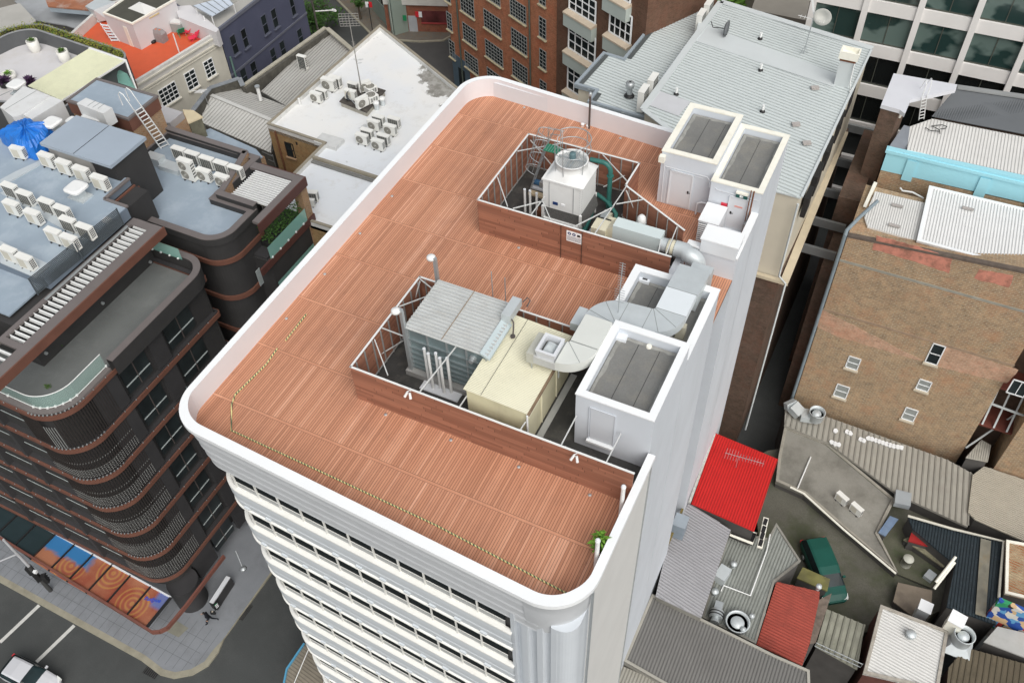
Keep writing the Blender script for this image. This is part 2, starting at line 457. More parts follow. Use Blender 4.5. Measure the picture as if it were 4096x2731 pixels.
for i in range(len(P2)-1):
 a,b,c,d=P2[i],P2[i+1],inn[i+1],inn[i]
 pm.add([(a.x,a.y,H),(b.x,b.y,H),(c.x,c.y,H),(d.x,d.y,H),(a.x,a.y,H-.24),(b.x,b.y,H-.24)],[(0,1,2,3),(0,1,5,4)])
capm=pm.build('parapet_cap',W_CAP,OB)
iw=MB()
for i in range(len(P2)-1):
 c,d=inn[i+1],inn[i];iw.add([(c.x,c.y,H-.004),(d.x,d.y,H-.004),(d.x,d.y,-.1),(c.x,c.y,-.1)],[(0,1,2,3)],True)
iw.build('parapet_inner_face',mat('parapet_inner_paint',(.76,.75,.77),.7,.03,.5),OB)
deck_poly=[(p.x,p.y)for p in inn]+[(-4.9,20.3),(-4.95,40.9)]
dk=MB();dk.prism(deck_poly,-.12,0)
dk.build('deck',DECKM,OB)
# ---- front: stepped head mouldings
gl=fillet([(-22.75,42.0),(-22.75,yg(-22.75)),(-7.55,yg(-7.55))],[0,1.3,0],10,closed=False)
fullp=fillet([(-22.95,42.0),(-22.95,yg(-22.95)),(-5.2,yg(-5.2)),(-4.66,yg(-5.2))],[0,1.2,0,0],10,closed=False)[:-1]
capp=[(p.x,p.y)for p in P2][14:]
hd=MB()
lp=fillet([(-24.0,41),(-24.0,yo(-24)),(-6.4,yo(-6.4))],[0,1.9,0],12,closed=False)
seg=[(-.10,H-.24),(-.16,.92),(-.19,.55),(-.24,.25),(-.285,.1),(-.32,-.05),(-.30,-.07),(-.36,-.5),(-.385,-.85),(-.40,-.93),(-.38,-.95),(-.44,-1.3),(-.455,-1.65),(-.48,-1.72),(-.46,-1.74),(-.53,-2.1),(-.545,-2.38),(-.60,-2.42)]
seg=[(-.10,H-.24),(-.12,.80),(-.13,.72),(-.19,.68),(-.20,.30),(-.175,.12),(-.26,.06),(-.265,-.5),(-.24,-.62),(-.325,-.68),(-.33,-1.2),(-.305,-1.32),(-.39,-1.38),(-.395,-1.9),(-.375,-2.0),(-.60,-2.06)]
hd.sweep(seg,lp,smooth=False)
hd.build('head_moulding',FAC_ENT,OB)
TGL=mat('black_window_glass',(.012,.017,.019),.6,.3,1,spec=.05)
NF=9
for k in range(NF):
 z0=-3.2-3.35*k
 led=MB();led.sweep([(-.02,z0+.0),(.03,z0+.015),(.19,z0-.03),(.205,z0-.06),(.20,z0-.14)],gl,smooth=False);led.build('window_ledge',FAC_LEDGE,OB)
 bd=MB();bd.sweep([(.198,z0-.14),(.21,z0-.4),(.20,z0-.78),(.15,z0-.86),(.185,z0-.93),(.19,z0-1.02),(.155,z0-1.36),(.15,z0-1.44)],gl,smooth=False);bd.build('spandrel_band',FAC_BAND,OB)
 hb=MB();hb.sweep([(.145,z0-1.44),(.225,z0-1.50),(.225,z0-1.58),(-.02,z0-1.64)],gl,smooth=False);hb.build('window_hood',FAC_LEDGE,OB)
 if k>=0:
  for i in range(0,11):
   br=MB()
   x=-8.9-1.25*i;y=yg(x)-.2
   if(i*7+k*3)%9==4 or x<-21.6:continue
   br.obox((x,y-.01,z0-1.32),(.32,.09,.1),FS);br.build('rail_bracket',FAC_BAND,OB)
 dark=MB()
 x1=-7.93
 n=0
 while x1>-21.5:
  x0=x1-1.25;y0,y1=yg(x0),yg(x1);zt=z0+1.75
  w=MB()
  w.quad((x0,y0+.05,z0+.40),(x1,y1+.05,z0+.40),(x1,y1+.05,zt),(x0,y0+.05,zt))
  wi=w.build('window',TGL,OB)
  lo=MB();lo.quad((x0,y0+.02,z0+.0),(x1,y1+.02,z0+.0),(x1,y1+.03,z0+.40),(x0,y0+.03,z0+.40))
  lo.build('lower_panel',BLIND,wi)
  fr=MB();fr.beam((x0,y0-.01,z0),(x0,y0-.01,zt),.055,.07);fr.beam((x0,y0+.03,z0+.40),(x1,y1+.03,z0+.40),.03,.02);fr.beam((x0,y0,z0+.02),(x1,y1,z0+.02),.05,.05)
  fr.build('frame',FAC_LEDGE,wi)
  x1-=1.25;n+=1
bw=MB()
bw.prism([(-22.5,15.4),(-21.6,yg(-21.6)+.1),(-7.6,yg(-7.6)+.1),(-7.2,14.2),(-7.2,41),(-22.5,41)],-33,-.15)
bw.build('inner_wall',mat('curtain_dark',(.05,.05,.05)),OB)
lf=MB();lf.box(-23.98,-23.75,16.2,40.5,-33,.95);lf.build('flank_wall',W_GREY,OB)
bk=MB();bk.prism([(-23,42.0),(-10.2,41.24),(-10.2,41.1),(-23,41.85)],-33,.95);bk.build('back_wall',W_GREY,OB)
pil=MB()
xs_=[(-7.62,-.05),(-7.25,-.20),(-6.86,-.33),(-6.45,-.46),(-6.05,-.5)]
def fpt(x,d):return(x,yg(x)+d)
prof2=[fpt(-7.62,.12),fpt(-7.62,-.10),fpt(-7.44,-.12),fpt(-7.42,.18),fpt(-7.24,.18),fpt(-7.18,-.02),fpt(-6.92,-.04),fpt(-6.86,-.03),fpt(-6.78,.12),fpt(-6.56,.10),fpt(-6.46,-.1),fpt(-6.20,-.1),fpt(-6.1,.05),fpt(-5.9,.03),fpt(-5.84,-.12),fpt(-5.6,-.11)]
prof2+=arc(-5.55,yg(-5.55)+.55,.65,-92,-8,8)+[(-4.9,14.4),(-4.9,15.4),(-7.6,15.4)]
pil.prism(prof2,-33,-.9)
pil.build('corner_pilaster',mat('pilaster_paint',(.62,.66,.70),.6,.04,.7),OB)
cc=MB()
cpts=fillet([(-6.9,yo(-6.9)),(-4.62,yo(-4.62)),(-4.62,16.2)],[0,1.85,0],14,closed=False)
cc.sweep([(-.10,H-.24),(-.12,.75),(-.14,.70),(-.16,.1),(-.22,-.6),(-.30,-1.2),(-.36,-1.8)],cpts,smooth=True)
cc.build('corner_head',FAC_ENT,OB)
ce=MB();ce.hexa([(-7.1,yo(-7)+.08,-.02),(-6.35,yo(-6.4)+.08,-.02),(-6.35,yo(-6.4)+.6,-.02),(-7.1,yo(-7)+.6,-.02)],[(-7.1,yo(-7)+.08,H-.24),(-6.35,yo(-6.4)+.08,H-.24),(-6.35,yo(-6.4)+.6,H-.24),(-7.1,yo(-7)+.6,H-.24)])
rw=MB();rw.box(-4.93,-4.72,14.6,20.58,-33,.93);rw.build('side_panel',W_WARM,OB)
rl=MB();rl.beam((-4.70,14.2,.92),(-4.70,20.5,.92),.05,.10);rl.beam((-4.70,14.3,-33),(-4.70,14.3,.9),.10,.05);rl.beam((-4.69,20.4,-33),(-4.69,20.4,.9),.05,.05)
rl.build('panel_trim',GALV,OB)
# ---- towers and roof boxes
RM_WALL=mat('tower_render',(.66,.70,.75),.75,.05,.45,stain=.4,stain_col=(.50,.53,.56),stain_scale=.35,streak=True)
def roofbox(name,x0,x1,y0,y1,z0,z1,tk,drop,capm_,loc_extra=None):
 b=MB();b.box(x0,x1,y0,y1,z0,z1-.09)
 ob=b.build(name,RM_WALL,OB)
 o=[(x0-.02,y0-.02),(x1+.02,y0-.02),(x1+.02,y1+.02),(x0-.02,y1+.02)]
 i=inset(o,tk)
 c=MB();ring(c,o,i,z1-.085,z1);c.build('coping',capm_,ob)
 return ob,i
def hollowbox(name,x0,x1,y0,y1,z0,z1,tk,drop,capmat,inner=None,cream=False):
 o=[(x0,y0),(x1,y0),(x1,y1),(x0,y1)];i=inset(o,tk-.02)
 b=MB()
 for k in range(4):
  j=(k+1)%4
  b.quad((*o[k],z0),(*o[j],z0),(*o[j],z1-.06),(*o[k],z1-.06))
  b.quad((*i[k],z1-drop),(*i[j],z1-drop),(*i[j],z1-.06),(*i[k],z1-.06))
 ob=b.build(name,RM_WALL,OB)
 oo=[(x0-.03,y0-.03),(x1+.03,y0-.03),(x1+.03,y1+.03),(x0-.03,y1+.03)]
 c=MB();ring(c,oo,inset(oo,tk+.02),z1-.06,z1);c.build('coping',capmat,ob)
 f=MB();f.box(x0+tk-.03,x1-tk+.03,y0+tk-.03,y1-tk+.03,z1-drop-.1,z1-drop)
 n_=int((x1-x0-2*tk)/.9)
 f.build('roof_felt',MEMB,ob)
 for k in range(1,n_+1):
  s=MB();xx=x0+tk+k*.92
  if xx<x1-tk-.2:s.box(xx,xx+.018,y0+tk,y1-tk,z1-drop-.01,z1-drop+.008);s.build('felt_lap',BLACK,ob)
 up=MB();ins=inset(o,tk+.02);ins2=inset(o,tk+.16)
 m2=random.Random(3)
 pts_i=[];
 for k in range(4):
  a,b_=ins2[k],ins2[(k+1)%4];a0,b0=ins[k],ins[(k+1)%4]
  for t in range(10):
   u=t/10;w=m2.uniform(-.05,.05)
   pts_i.append(((a[0]+(b_[0]-a[0])*u+w,a[1]+(b_[1]-a[1])*u+w),(a0[0]+(b0[0]-a0[0])*u,a0[1]+(b0[1]-a0[1])*u)))
 for k in range(len(pts_i)):
  (a,a0),(b_,b0)=pts_i[k],pts_i[(k+1)%len(pts_i)]
  up.quad((*a,z1-drop+.006),(*b_,z1-drop+.006),(*b0,z1-drop+.05),(*a0,z1-drop+.05))
 up.build('upstand_flashing',mat('felt_edge',(.30,.30,.28),.8,.3,2)if 'felt_edge' not in bpy.data.materials else bpy.data.materials['felt_edge'],ob)
 return ob
TF=hollowbox('stair_tower',-8.12,-4.9,20.6,24.85,-33,3.3,.30,.5,W_CAP)
nich=MB();nich.box(-7.45,-6.45,20.57,20.59,.75,2.75);nich.build('blind_opening',mat('niche_paint',(.64,.67,.71),.7,.03),TF)
nf=MB()
for a,b in(((-7.5,20.56,.7),(-7.5,20.56,2.78)),((-7.5,20.56,2.78),(-6.42,20.56,2.78)),((-6.42,20.56,2.78),(-6.42,20.56,.7))):nf.beam(a,b,.035,.035)
nf.build('reveal',RM_WALL,TF)
ns=MB();ns.box(-7.55,-6.4,20.42,20.6,.58,.70);ns.build('sill',W_CAP,TF)
vt=MB();v0=at(1491,795,2.85);vt.cyl((v0.x,v0.y,2.8),(v0.x,v0.y,2.88),.13,.11,14);vt.build('roof_vent',W_CREAM,TF)
dr=MB();dr.obox((-7.65,24.4,2.8),(.42,.34,.16),.1);dr.build('rain_outlet',W_WHITE,TF)
MBX=hollowbox('lift_overrun',-8.85,-4.9,24.9,29.35,-33,2.3,.34,.55,W_CAP)
dr=MB();v0=at(1481,645,1.75);dr.obox((v0.x,v0.y,1.75),(.5,.38,.16),.0);dr.build('rain_outlet',W_WHITE,MBX)
dr=MB();dr.obox((v0.x+.02,v0.y,1.915),(.22,.2,.01),.0);dr.build('outlet_grate',BLACK,MBX)
BXA=hollowbox('plant_room',-10.27,-7.45,36.6,41.05,-33,3.3,.30,.45,W_CREAM)
BXB=hollowbox('stair_head',-7.45,-4.9,36.0,41.1,-33,2.75,.28,.42,W_CREAM)
def door(parent,x0,x1,y,z0,z1,sign=None):
 d=MB();d.box(x0,x1,y-.03,y+.02,z0,z1);d_=d.build('door',W_GREY,parent)
 f=MB();f.beam((x0-.04,y-.03,z0),(x0-.04,y-.03,z1+.04),.07,.07);f.beam((x1+.04,y-.03,z0),(x1+.04,y-.03,z1+.04),.07,.07);f.beam((x0,y-.03,z1+.04),(x1,y-.03,z1+.04),.07,.07)
 f.build('door_frame',W_WHITE,d_)
 hx=x1-.12 if sign is None else x0+.12
 h_=MB();h_.box(hx-.035,hx+.035,y-.06,y-.03,z0+.95,z0+1.1);h_.beam((hx,y-.08,z0+1.03),(hx+.12,y-.08,z0+1.03),.03);h_.build('door_handle',BLACK,d_)
 return d_
door(BXA,-9.65,-8.55,36.58,.12,2.2)
d2=door(BXB,-6.35,-5.45,35.98,.1,2.1,1)
st=MB();st.box(-6.45,-5.35,35.7,35.98,0,.1);st.build('door_step',W_WHITE,BXB)
sg=MB();sg.box(-6.1,-5.7,35.935,35.95,1.55,1.64);sg.build('door_notice',mat('pale_red_notice',(.75,.35,.30)),d2)
rs=MB();v0=at(1672,457,1.4);rs.box(-6.78,-6.46,35.96,35.99,1.2,1.58);rs.build('warning_plate',mat('red_plate',(.72,.05,.08),.5,.05),BXB)
ex=MB();ex.box(-6.12,-5.55,35.86,35.99,2.22,2.44);e_=ex.build('exit_sign',mat('exit_green',(.02,.10,.09),.4,.05),BXB)
ex=MB();ex.box(-6.14,-5.53,35.84,35.99,2.44,2.54);ex.build('sign_hood',W_CREAM,e_)
ex=MB();ex.box(-5.93,-5.83,35.85,35.86,2.27,2.40);ex.beam((-5.82,35.855,2.40),(-5.76,35.855,2.28),.02,.02);ex.beam((-5.76,35.855,2.40),(-5.82,35.855,2.28),.02,.02);ex.build('pictogram',W_CAP,e_)
fl=MB();fl.obox((-10.18,36.42,2.75),(.3,.28,.35),0);fl.build('floodlight',W_CREAM,BXA)
rh=MB();rh.obox((-7.35,36.42,2.05),(.5,.34,.28),0);r_=rh.build('rain_head',W_WHITE,BXA)
rh=MB();rh.obox((-7.35,36.41,2.335),(.26,.18,.01),0);rh.build('opening',BLACK,r_)
dp=MB();dp.tube([(-7.3,36.45,2.1),(-7.3,36.43,1.1),(-7.35,36.42,.9),(-7.85,36.42,.86),(-8.05,36.42,.75),(-8.08,36.42,.02)],.055,8);dp.build('downpipe',W_WHITE,BXA)
cd=MB();cd.tube([(-10.05,36.5,2.6),(-10.0,36.5,.1)],.02,6);cd.tube([(-10.0,36.5,2.45),(-7.8,36.5,2.45),(-7.1,35.93,2.3),(-5.0,35.93,2.3)],.018,6);cd.tube([(-9.85,36.5,.1),(-9.85,36.5,2.3),(-8.0,36.5,2.3)],.012,6)
cd.build('conduit',W_WHITE,BXA)
rp=MB();rp.box(-5.2,-4.9,32.5,36.05,-33,1.40);rp.box(-7.35,-5.2,32.5,32.85,-33,1.40);rp.build('light_well_wall',RM_WALL,OB)
rc=MB();rc.box(-5.23,-4.87,32.85,36.0,1.40,1.47);rc.box(-7.4,-4.87,32.46,32.85,1.40,1.47);rc.build('wall_coping',W_CAP,OB)
lw=MB();lw.box(-7.7,-7.4,29.3,32.5,-33,.9);lw.build('light_well_side',RM_WALL,OB)
#  rooftop equipment of the office building
def PIC(x0,y0,s):return lambda x,y,z:at((x0+x/s)*2352/4096,(y0+y/s)*2352/4096,z)
F1=PIC(1900,480,1.918);F2=PIC(2300,780,2.24);F3=PIC(2000,1150,1.68);F4=PIC(1380,1020,1.867);F5=PIC(2600,400,2.24)
SZ=2.12
BRACE=mat('brace_grey',(.62,.63,.62),.5,.06);STUD=mat('stud_steel',(.30,.30,.29),.5,.1)
CLIN=mat('cladding_back',(.22,.12,.09),.75,.15,2)
def screen(path,label,braces,door_at=None,endpost=True):
 c=path[0]
 T=thing('plant_screen',(c[0],c[1],0),label,'screen wall')
 for i in range(len(path)-1):
  a,b=Vector((*path[i],0)),Vector((*path[i+1],0));d=(b-a).normalized();nrm=Vector((d.y,-d.x,0))*.035
  m=MB();m.hexa([a-nrm+d*.04*0,b-nrm,b+nrm,a+nrm],[v+Vector((0,0,SZ))for v in(a-nrm,b-nrm,b+nrm,a+nrm)])
  pnl=m.build('cladding',CLADM,T)
 for i in range(len(path)-1):
  a,b=Vector((*path[i],0)),Vector((*path[i+1],0));d=(b-a).normalized()
  r=MB();r.beam(a+Vector((0,0,SZ+.01))-d*.03,b+Vector((0,0,SZ+.01))+d*.03,.085,.03);r.build('top_rail',STEELW,T)
  inn_=Vector((-d.y,d.x,0));mid=Vector((-12.5,22 if path[0][1]<25 else 33.2,0));mid.x=-12.5
  if(mid-(a+b)/2).dot(inn_)<0:inn_=-inn_
  L=(b-a).length;n=max(1,int(L/.62))
  s=MB()
  for k in range(1,n+1):
   p=a+d*(L*(k-.5)/n)+inn_*.07;s.beam(p,p+Vector((0,0,SZ-.03)),.045,.06)
  s.beam(a+inn_*.08+Vector((0,0,.12)),b+inn_*.08+Vector((0,0,.12)),.05,.05)
  s.build('stud_frame',STUD,T)
 for p,q_ in braces:
  m=MB();m.beam(p,q_,.045,.045);m.build('brace',BRACE,T)
 return T
z2=SZ-.03
S1=screen([(-4.95,18.82),(-17.65,18.82),(-17.65,24.72),(-8.9,24.72)],'long timber-clad plant screen with open corner around the cream shed and water tank',[(F4(560,180,z2),F4(665,262,z2)),(F4(560,195,z2),F4(480,480,.3)),(F4(405,385,z2),F4(635,300,z2)),(F4(278,545,z2),F4(455,612,z2)),(F4(220,630,z2),F4(320,896,z2)),(F4(90,843,.3+.9),F4(435,640,.3)),(q(1,2,1840,45,2.9),q(1,2,1505,460,z2)),(q(1,2,1938,498,z2),q(1,2,1868,602,z2)),(q(2,2,125,738,z2),q(2,2,75,812,z2)),(q(2,2,594,680,z2),q(2,2,448,956,z2)),(q(2,2,1002,845,1.9),q(2,2,864,1112,z2))])
S2=screen([(-7.62,30.65),(-17.7,30.65),(-17.7,36.6),(-11.4,36.6),(-11.4,34.65),(-7.65,32.65)],'timber-clad plant screen with a slanting corner around the cooling tower',[(F1(325,240,z2),F1(665,180,z2)),(F1(172,440,z2),F1(250,665,z2)),(F1(290,680,z2),F1(520,622,z2)),(F1(535,590,z2),F1(432,725,z2)),(F1(518,622,z2),F1(582,770,z2)),(F1(755,822,z2),F1(1060,668,z2)),(F1(1168,500,z2),F1(920,872,z2)),(F1(980,268,z2),F1(1168,472,z2)),(F1(1222,385,1.4),F1(985,515,.5)),(F1(1160,540,z2),F1(1255,765,.5)),(F1(1085,645,z2),F1(1295,610,z2)),(F2(915,285,z2),F2(812,540,z2)),(F2(770,400,z2),F2(746,520,z2)),(F1(425,155,1.9),F1(590,350,.5))])
gd=MB();gd.box(-13.15,-13.13,30.55,30.58,0,SZ);gd.box(-12.05,-12.03,30.55,30.58,0,SZ);gd.build('gate_gap',BLACK,S2)
sgn=MB();sgn.box(-12.85,-12.05,30.57,30.60,1.28,1.92);SG=sgn.build('safety_sign',W_CAP,S2)
sym=MB()
NAVY=mat('navy_ink',(.02,.05,.16),.5,.05)
for i,x in enumerate((-12.70,-12.46)):sym.cyl((x,30.565,1.78),(x,30.572,1.78),.09,n=16)
sym.build('blue_symbol',NAVY,SG)
sy=MB();sy.hexa([(-12.3,30.56,1.71),(-12.12,30.56,1.71),(-12.12,30.572,1.71),(-12.3,30.572,1.71)],[(-12.28,30.56,1.84),(-12.14,30.56,1.84),(-12.14,30.572,1.84),(-12.28,30.572,1.84)]);sy.build('black_symbol',BLACK,SG)
sy=MB()
for i,x in enumerate((-12.70,-12.46)):sy.cyl((x,30.56,1.78),(x,30.566,1.78),.035,n=10)
sy.build('symbol_mark',W_CAP,SG)
tx=MB()
rr=random.Random(2)
for r in range(5):
 x=-12.8
 while x<-12.12:
  w=rr.uniform(.02,.06);tx.box(x,x+w,30.562,30.571,1.60-r*.06,1.625-r*.06);x+=w+.018
tx.build('small_print',mat('grey_ink',(.2,.2,.22)),SG)
fl=MB();fl.prism([(-17.6,18.9),(-4.95,18.9),(-4.95,20.6),(-8.1,20.6),(-8.1,24.7),(-17.6,24.7)],.0,.012);fl.build('plant_floor',MEMB2,OB)
fl=MB();fl.prism([(-17.65,30.7),(-7.7,30.7),(-7.7,32.6),(-11.45,34.6),(-11.45,36.55),(-17.65,36.55)],.0,.012);fl.build('plant_floor',MEMB2,OB)
# ---- water tank
TK=thing('water_tank',(-14.3,22.5,.25),'galvanised steel panel water tank with ribbed metal lid in the front enclosure','water tank')
TKM=mat('tank_panel_steel',(.22,.28,.29),.45,.2,1.3,metal=.35,stain=.4,stain_col=(.35,.4,.4),stain_scale=.8,streak=True)
x0,x1,y0,y1=-16.1,-12.35,21.15,24.0
m=MB();m.box(x0,x1,y0,y1,.25,3.0);m.build('tank_shell',TKM,TK)
m=MB()
for i in range(5):m.beam((x0+(x1-x0)*i/4,y0-.04,.25),(x0+(x1-x0)*i/4,y0-.04,3.0),.06,.08)
for i in range(4):m.beam((x0-.04,y0+(y1-y0)*i/3,.25),(x0-.04,y0+(y1-y0)*i/3,3.0),.08,.06)
m.build('upright_rib',GALV,TK)
m=MB()
for z in(.5,.8,1.1,1.45,1.8,2.3):m.beam((x0,y0-.05,z),(x1,y0-.05,z),.1,.05)
m.build('cross_rib',mat('tank_rib',(.27,.32,.33),.45,.15,2,metal=.4),TK)
lidp=[(x0-.12,y0-.12,3.03),(x1+.1,y0-.12,3.03),(x1+.1,y1+.1,3.1),(x0-.12,y1+.1,3.1)]
LIDM=mat('ribbed_lid',(.66,.68,.67),.5,.12,1.4,metal=.2,stain=.45,stain_col=(.44,.38,.3),stain_scale=1.0)
m=sheet(lidp,(1,0,0),.19,.09,.05,.05);m.build('ribbed_lid',LIDM,TK)
m=MB();m.beam((-14.4,y0-.1,3.09),(-14.4,y1+.08,3.16),.03,.02);m.build('lid_lap',mat('seam_rust',(.3,.22,.15)),TK)
m=MB();m.hexa([(x1-.22,y0-.16,3.04),(x1+.22,y0-.16,2.85),(x1+.22,y1-.9,2.9),(x1-.22,y1-.9,3.08)],[(x1-.22,y0-.16,3.16),(x1+.22,y0-.16,2.96),(x1+.22,y1-.9,3.0),(x1-.22,y1-.9,3.2)]);m.build('edge_flashing',mat('zinc_flashing',(.50,.58,.60),.45,.05),TK)
m=MB();m.cyl((-13.0,y0-.25,2.45),(-13.0,y0,2.45),.11,n=14);m.cyl((-13.0,y0-.08,2.45),(-13.0,y0,2.45),.17,n=14);m.build('outlet_flange',GALV,TK)
m=MB();m.box(-16.4,-12.2,20.85,21.2,.012,.3);m.box(x0,x1,y0+.05,y1,.012,.25);m.build('tank_plinth',mat('plinth_concrete',(.33,.33,.32),.85,.12),TK)
b_=thing('ballast_box',(-12.3,23.6,3.15),'small grey metal box lying on the seam between tank lid and shed roof','metal box')
m=MB();m.obox((-12.35,23.55,3.15),(.42,1.15,.42),0);m.build('casing',GALVD,b_)
m=MB();m.tube([(-12.1,24.1,3.4),(-11.95,24.3,3.55),(-11.8,24.25,3.5),(-11.85,24.0,3.3)],.03,6);m.tube([(-12.1,23.05,3.35),(-11.95,22.9,3.4),(-11.88,22.75,3.2),(-11.9,22.7,2.75)],.035,6);m.cyl((-11.9,22.7,2.72),(-11.9,22.7,2.78),.11,n=12);m.build('bent_pipe',mat('dark_pipe',(.1,.085,.08)),b_)
# ---- cream shed
SH=thing('cream_shed',(-11,21.8,0),'cream corrugated plant shed with shallow pitched roof beside the water tank','shed')
CRW=mat('cream_cladding',(.74,.70,.50),.55,.08,1.2,stain=.25,stain_col=(.3,.25,.15),stain_scale=.8,streak=True)
CRR=mat('cream_roof',(.86,.83,.64),.5,.05,.8,stain=.12,stain_col=(.6,.52,.36),stain_scale=.9)
x0,x1,y0,y1=-12.5,-9.72,19.42,23.9
m=MB();m.box(x0+.06,x1-.06,y0+.05,y1-.05,.012,2.5)
for i in range(60):m.box(x0+.08+i*.0455,x0+.10+i*.0455,y0+.035,y0+.06,.1,2.48)
m.build('wall',CRW,SH)
m=MB();m.beam((x1-.03,y0+1.5,.1),(x1-.03,y0+1.5,2.45),.05,.03);m.beam((x1-.03,y0+3,.1),(x1-.03,y0+3,2.45),.05,.03);m.beam((x1-.02,y0+.2,1.95),(x1-.02,y0+1.3,1.95),.03,.1);m.build('batten',CRR,SH)
rp_=[(x0-.05,y0,2.62),(x1+.02,y0,2.50),(x1+.02,y1,2.56),(x0-.05,y1,2.70)]
m=sheet(rp_,(1,0,-.04),.075,.035,.012,.04);m.build('roof',CRR,SH)
m=MB();m.beam((x1+.07,y0-.02,2.44),(x1+.07,y1,2.5),.1,.09);m.build('gutter',mat('rusted_gutter',(.24,.17,.11),.8,.3,4),SH)
m=MB();m.cyl((x1+.05,y0-.05,.1),(x1+.05,y0-.05,2.45),.045,n=10);m.build('downpipe',STEELW,SH)
m=MB();m.beam((x1+.18,y0-.1,.03),(x1+.18,y1,.03),.28,.05);m.build('floor_kerb',mat('kerb_grey',(.42,.43,.42)),SH)
m=MB();m.beam((-11.75,y0,2.63),(-11.75,y1,2.70),.012,.012);m.build('roof_seam',BLACK,SH)
# ---- pipes
def vent_row(base,spots,h,label,plate=None):
 T=thing('vent_pipe_cluster',base,label,'vent pipes')
 for x,y in spots:
  m=MB();m.cyl((x,y,.02),(x,y,h),.065,n=12);p=m.build('pipe',STEELW,T)
  m=MB();m.cyl((x,y,h-.02),(x,y,h+.02),.072,n=12);m.build('cap',W_GREY,p)
 if plate:
  m=MB();m.obox(plate[0],plate[1],plate[2]);m.build('base_plate',W_GREY,T)
 return T
vent_row((-14.6,20.77,0),[(-15.17,20.79),(-14.88,20.62),(-14.6,20.77),(-14.31,20.60),(-14.03,20.74)],2.4,'five white upright vent pipes on a grey plate in front of the water tank',((-14.5,20.62,.012),(1.9,.5,.06),0))
vent_row((-15.9,33,0),[(-16.25,33.01),(-15.96,33.03),(-15.56,32.98)],1.5,'three short white upright vent pipes beside the cooling tower')
# ---- floodlight poles
def pole_light(x,y,h,label,bx):
 T=thing('floodlight_pole',(x,y,0),label,'floodlight pole')
 m=MB();m.beam((x,y,0),(x,y,h),.15,.15);m.build('pole',GALV,T)
 m=MB();m.box(x-.1,x+.06,y-.08,y+.08,h,h+.09);m.build('bracket',GALV,T)
 m=MB();m.lathe([(.0,.13),(.13,.11),(.2,.05),(.21,-.05),(.16,-.07),(0,-.07)],(x-.2,y+bx,h+.02),16);m.build('lamp_hood',STEELW,T)
 m=MB();m.box(x-.1,x+.1,y-.12,y+.12,0,.14);m.build('base_plate',GALV,T)
pole_light(-16.45,24.35,4.0,'rear steel pole with white bowl floodlight behind the water tank',.02)
pole_light(-16.2,21.02,4.05,'front steel pole with white bowl floodlight at the corner of the water tank',-.1)
# ---- cooling tower
CT=thing('cooling_tower',(-13.9,33.5,0),'white cooling tower with open fan stack and guard rings','cooling tower')
CTM=mat('frp_white',(.80,.81,.80),.45,.06,1.5,stain=.15,stain_col=(.5,.48,.42),stain_scale=1.2)
x0,x1,y0,y1=-14.98,-12.92,32.5,34.45
m=MB();m.box(x0,x1,y0,y1,1.25,2.95);m.build('casing',CTM,CT)
m=MB();m.box(x0-.05,x1+.05,y0-.05,y1+.05,2.93,3.02)
o=[(x0-.05,y0-.05),(x1+.05,y0-.05),(x1+.05,y1+.05),(x0-.05,y1+.05)]
cx_,cy_=-13.88,33.5
N=32;top=[(cx_+.80*math.cos(2*math.pi*i/N),cy_+.80*math.sin(2*math.pi*i/N),3.42)for i in range(N)]
def sqp(t):
 c,s=math.cos(t),math.sin(t);k=1/max(abs(c),abs(s));return(cx_+c*k*1.05,min(cy_+s*k*1.0,y1+.05),3.0)
bot=[sqp(2*math.pi*i/N)for i in range(N)]
m.add(bot+top,[(i,(i+1)%N,N+(i+1)%N,N+i)for i in range(N)],True)
m.build('hood',CTM,CT)
m=MB();m.lathe([(.80,3.38),(.76,3.5),(.80,3.78),(.84,3.80),(.80,3.82),(.74,3.80),(.70,3.5)],(cx_,cy_,0),32);fs_=m.build('fan_stack',CTM,CT)
m=MB()
for i in range(-7,8):
 hh_=math.sqrt(max(0,.72**2-(i*.1)**2));m.beam((cx_+i*.1,cy_-hh_,3.70),(cx_+i*.1,cy_+hh_,3.70),.012);m.beam((cx_-hh_,cy_+i*.1,3.70),(cx_+hh_,cy_+i*.1,3.70),.012)
m.build('wire_guard',GALV,CT)
m=MB();m.cyl((cx_,cy_,3.3),(cx_,cy_,3.32),.72,n=24);m.build('dark_throat',BLACK,CT)
m=MB()
m.beam((cx_-.75,cy_+.1,3.76),(cx_+.75,cy_+.1,3.76),.07,.05);m.beam((cx_-.05,cy_-.75,3.77),(cx_-.05,cy_+.75,3.77),.07,.05);m.beam((cx_+.14,cy_-.72,3.77),(cx_+.14,cy_+.72,3.77),.06,.05)
m.build('support_bar',GALV,CT)
m=MB();m.lathe([(.16,3.8),(.17,4.02),(.15,4.1),(0,4.12)],(cx_,cy_+.1,0),16);m.build('fan_motor',mat('motor_grey_blue',(.12,.2,.22),.5,.1),CT)
m=MB()
def rg(z,a0=0,a1=360,r=.92):return[(cx_+r*math.cos(math.radians(a0+(a1-a0)*i/40)),cy_+r*math.sin(math.radians(a0+(a1-a0)*i/40)),z)for i in range(41)]
m.tube(rg(5.0,150,-130),.026,6);m.tube(rg(4.45,150,-130),.022,6)
for a in(150,60,-30,-95,-130):
 c_,s_=math.cos(math.radians(a))*.92,math.sin(math.radians(a))*.92;m.tube([(cx_+c_*.93,cy_+s_*.93,3.3),(cx_+c_,cy_+s_,3.9),(cx_+c_,cy_+s_,5.0)],.02,6)
m.build('guard_rail',GALV,CT)
LOUV=mat('fill_louvre',(.16,.16,.155),.8,.5,26,fine=.6)
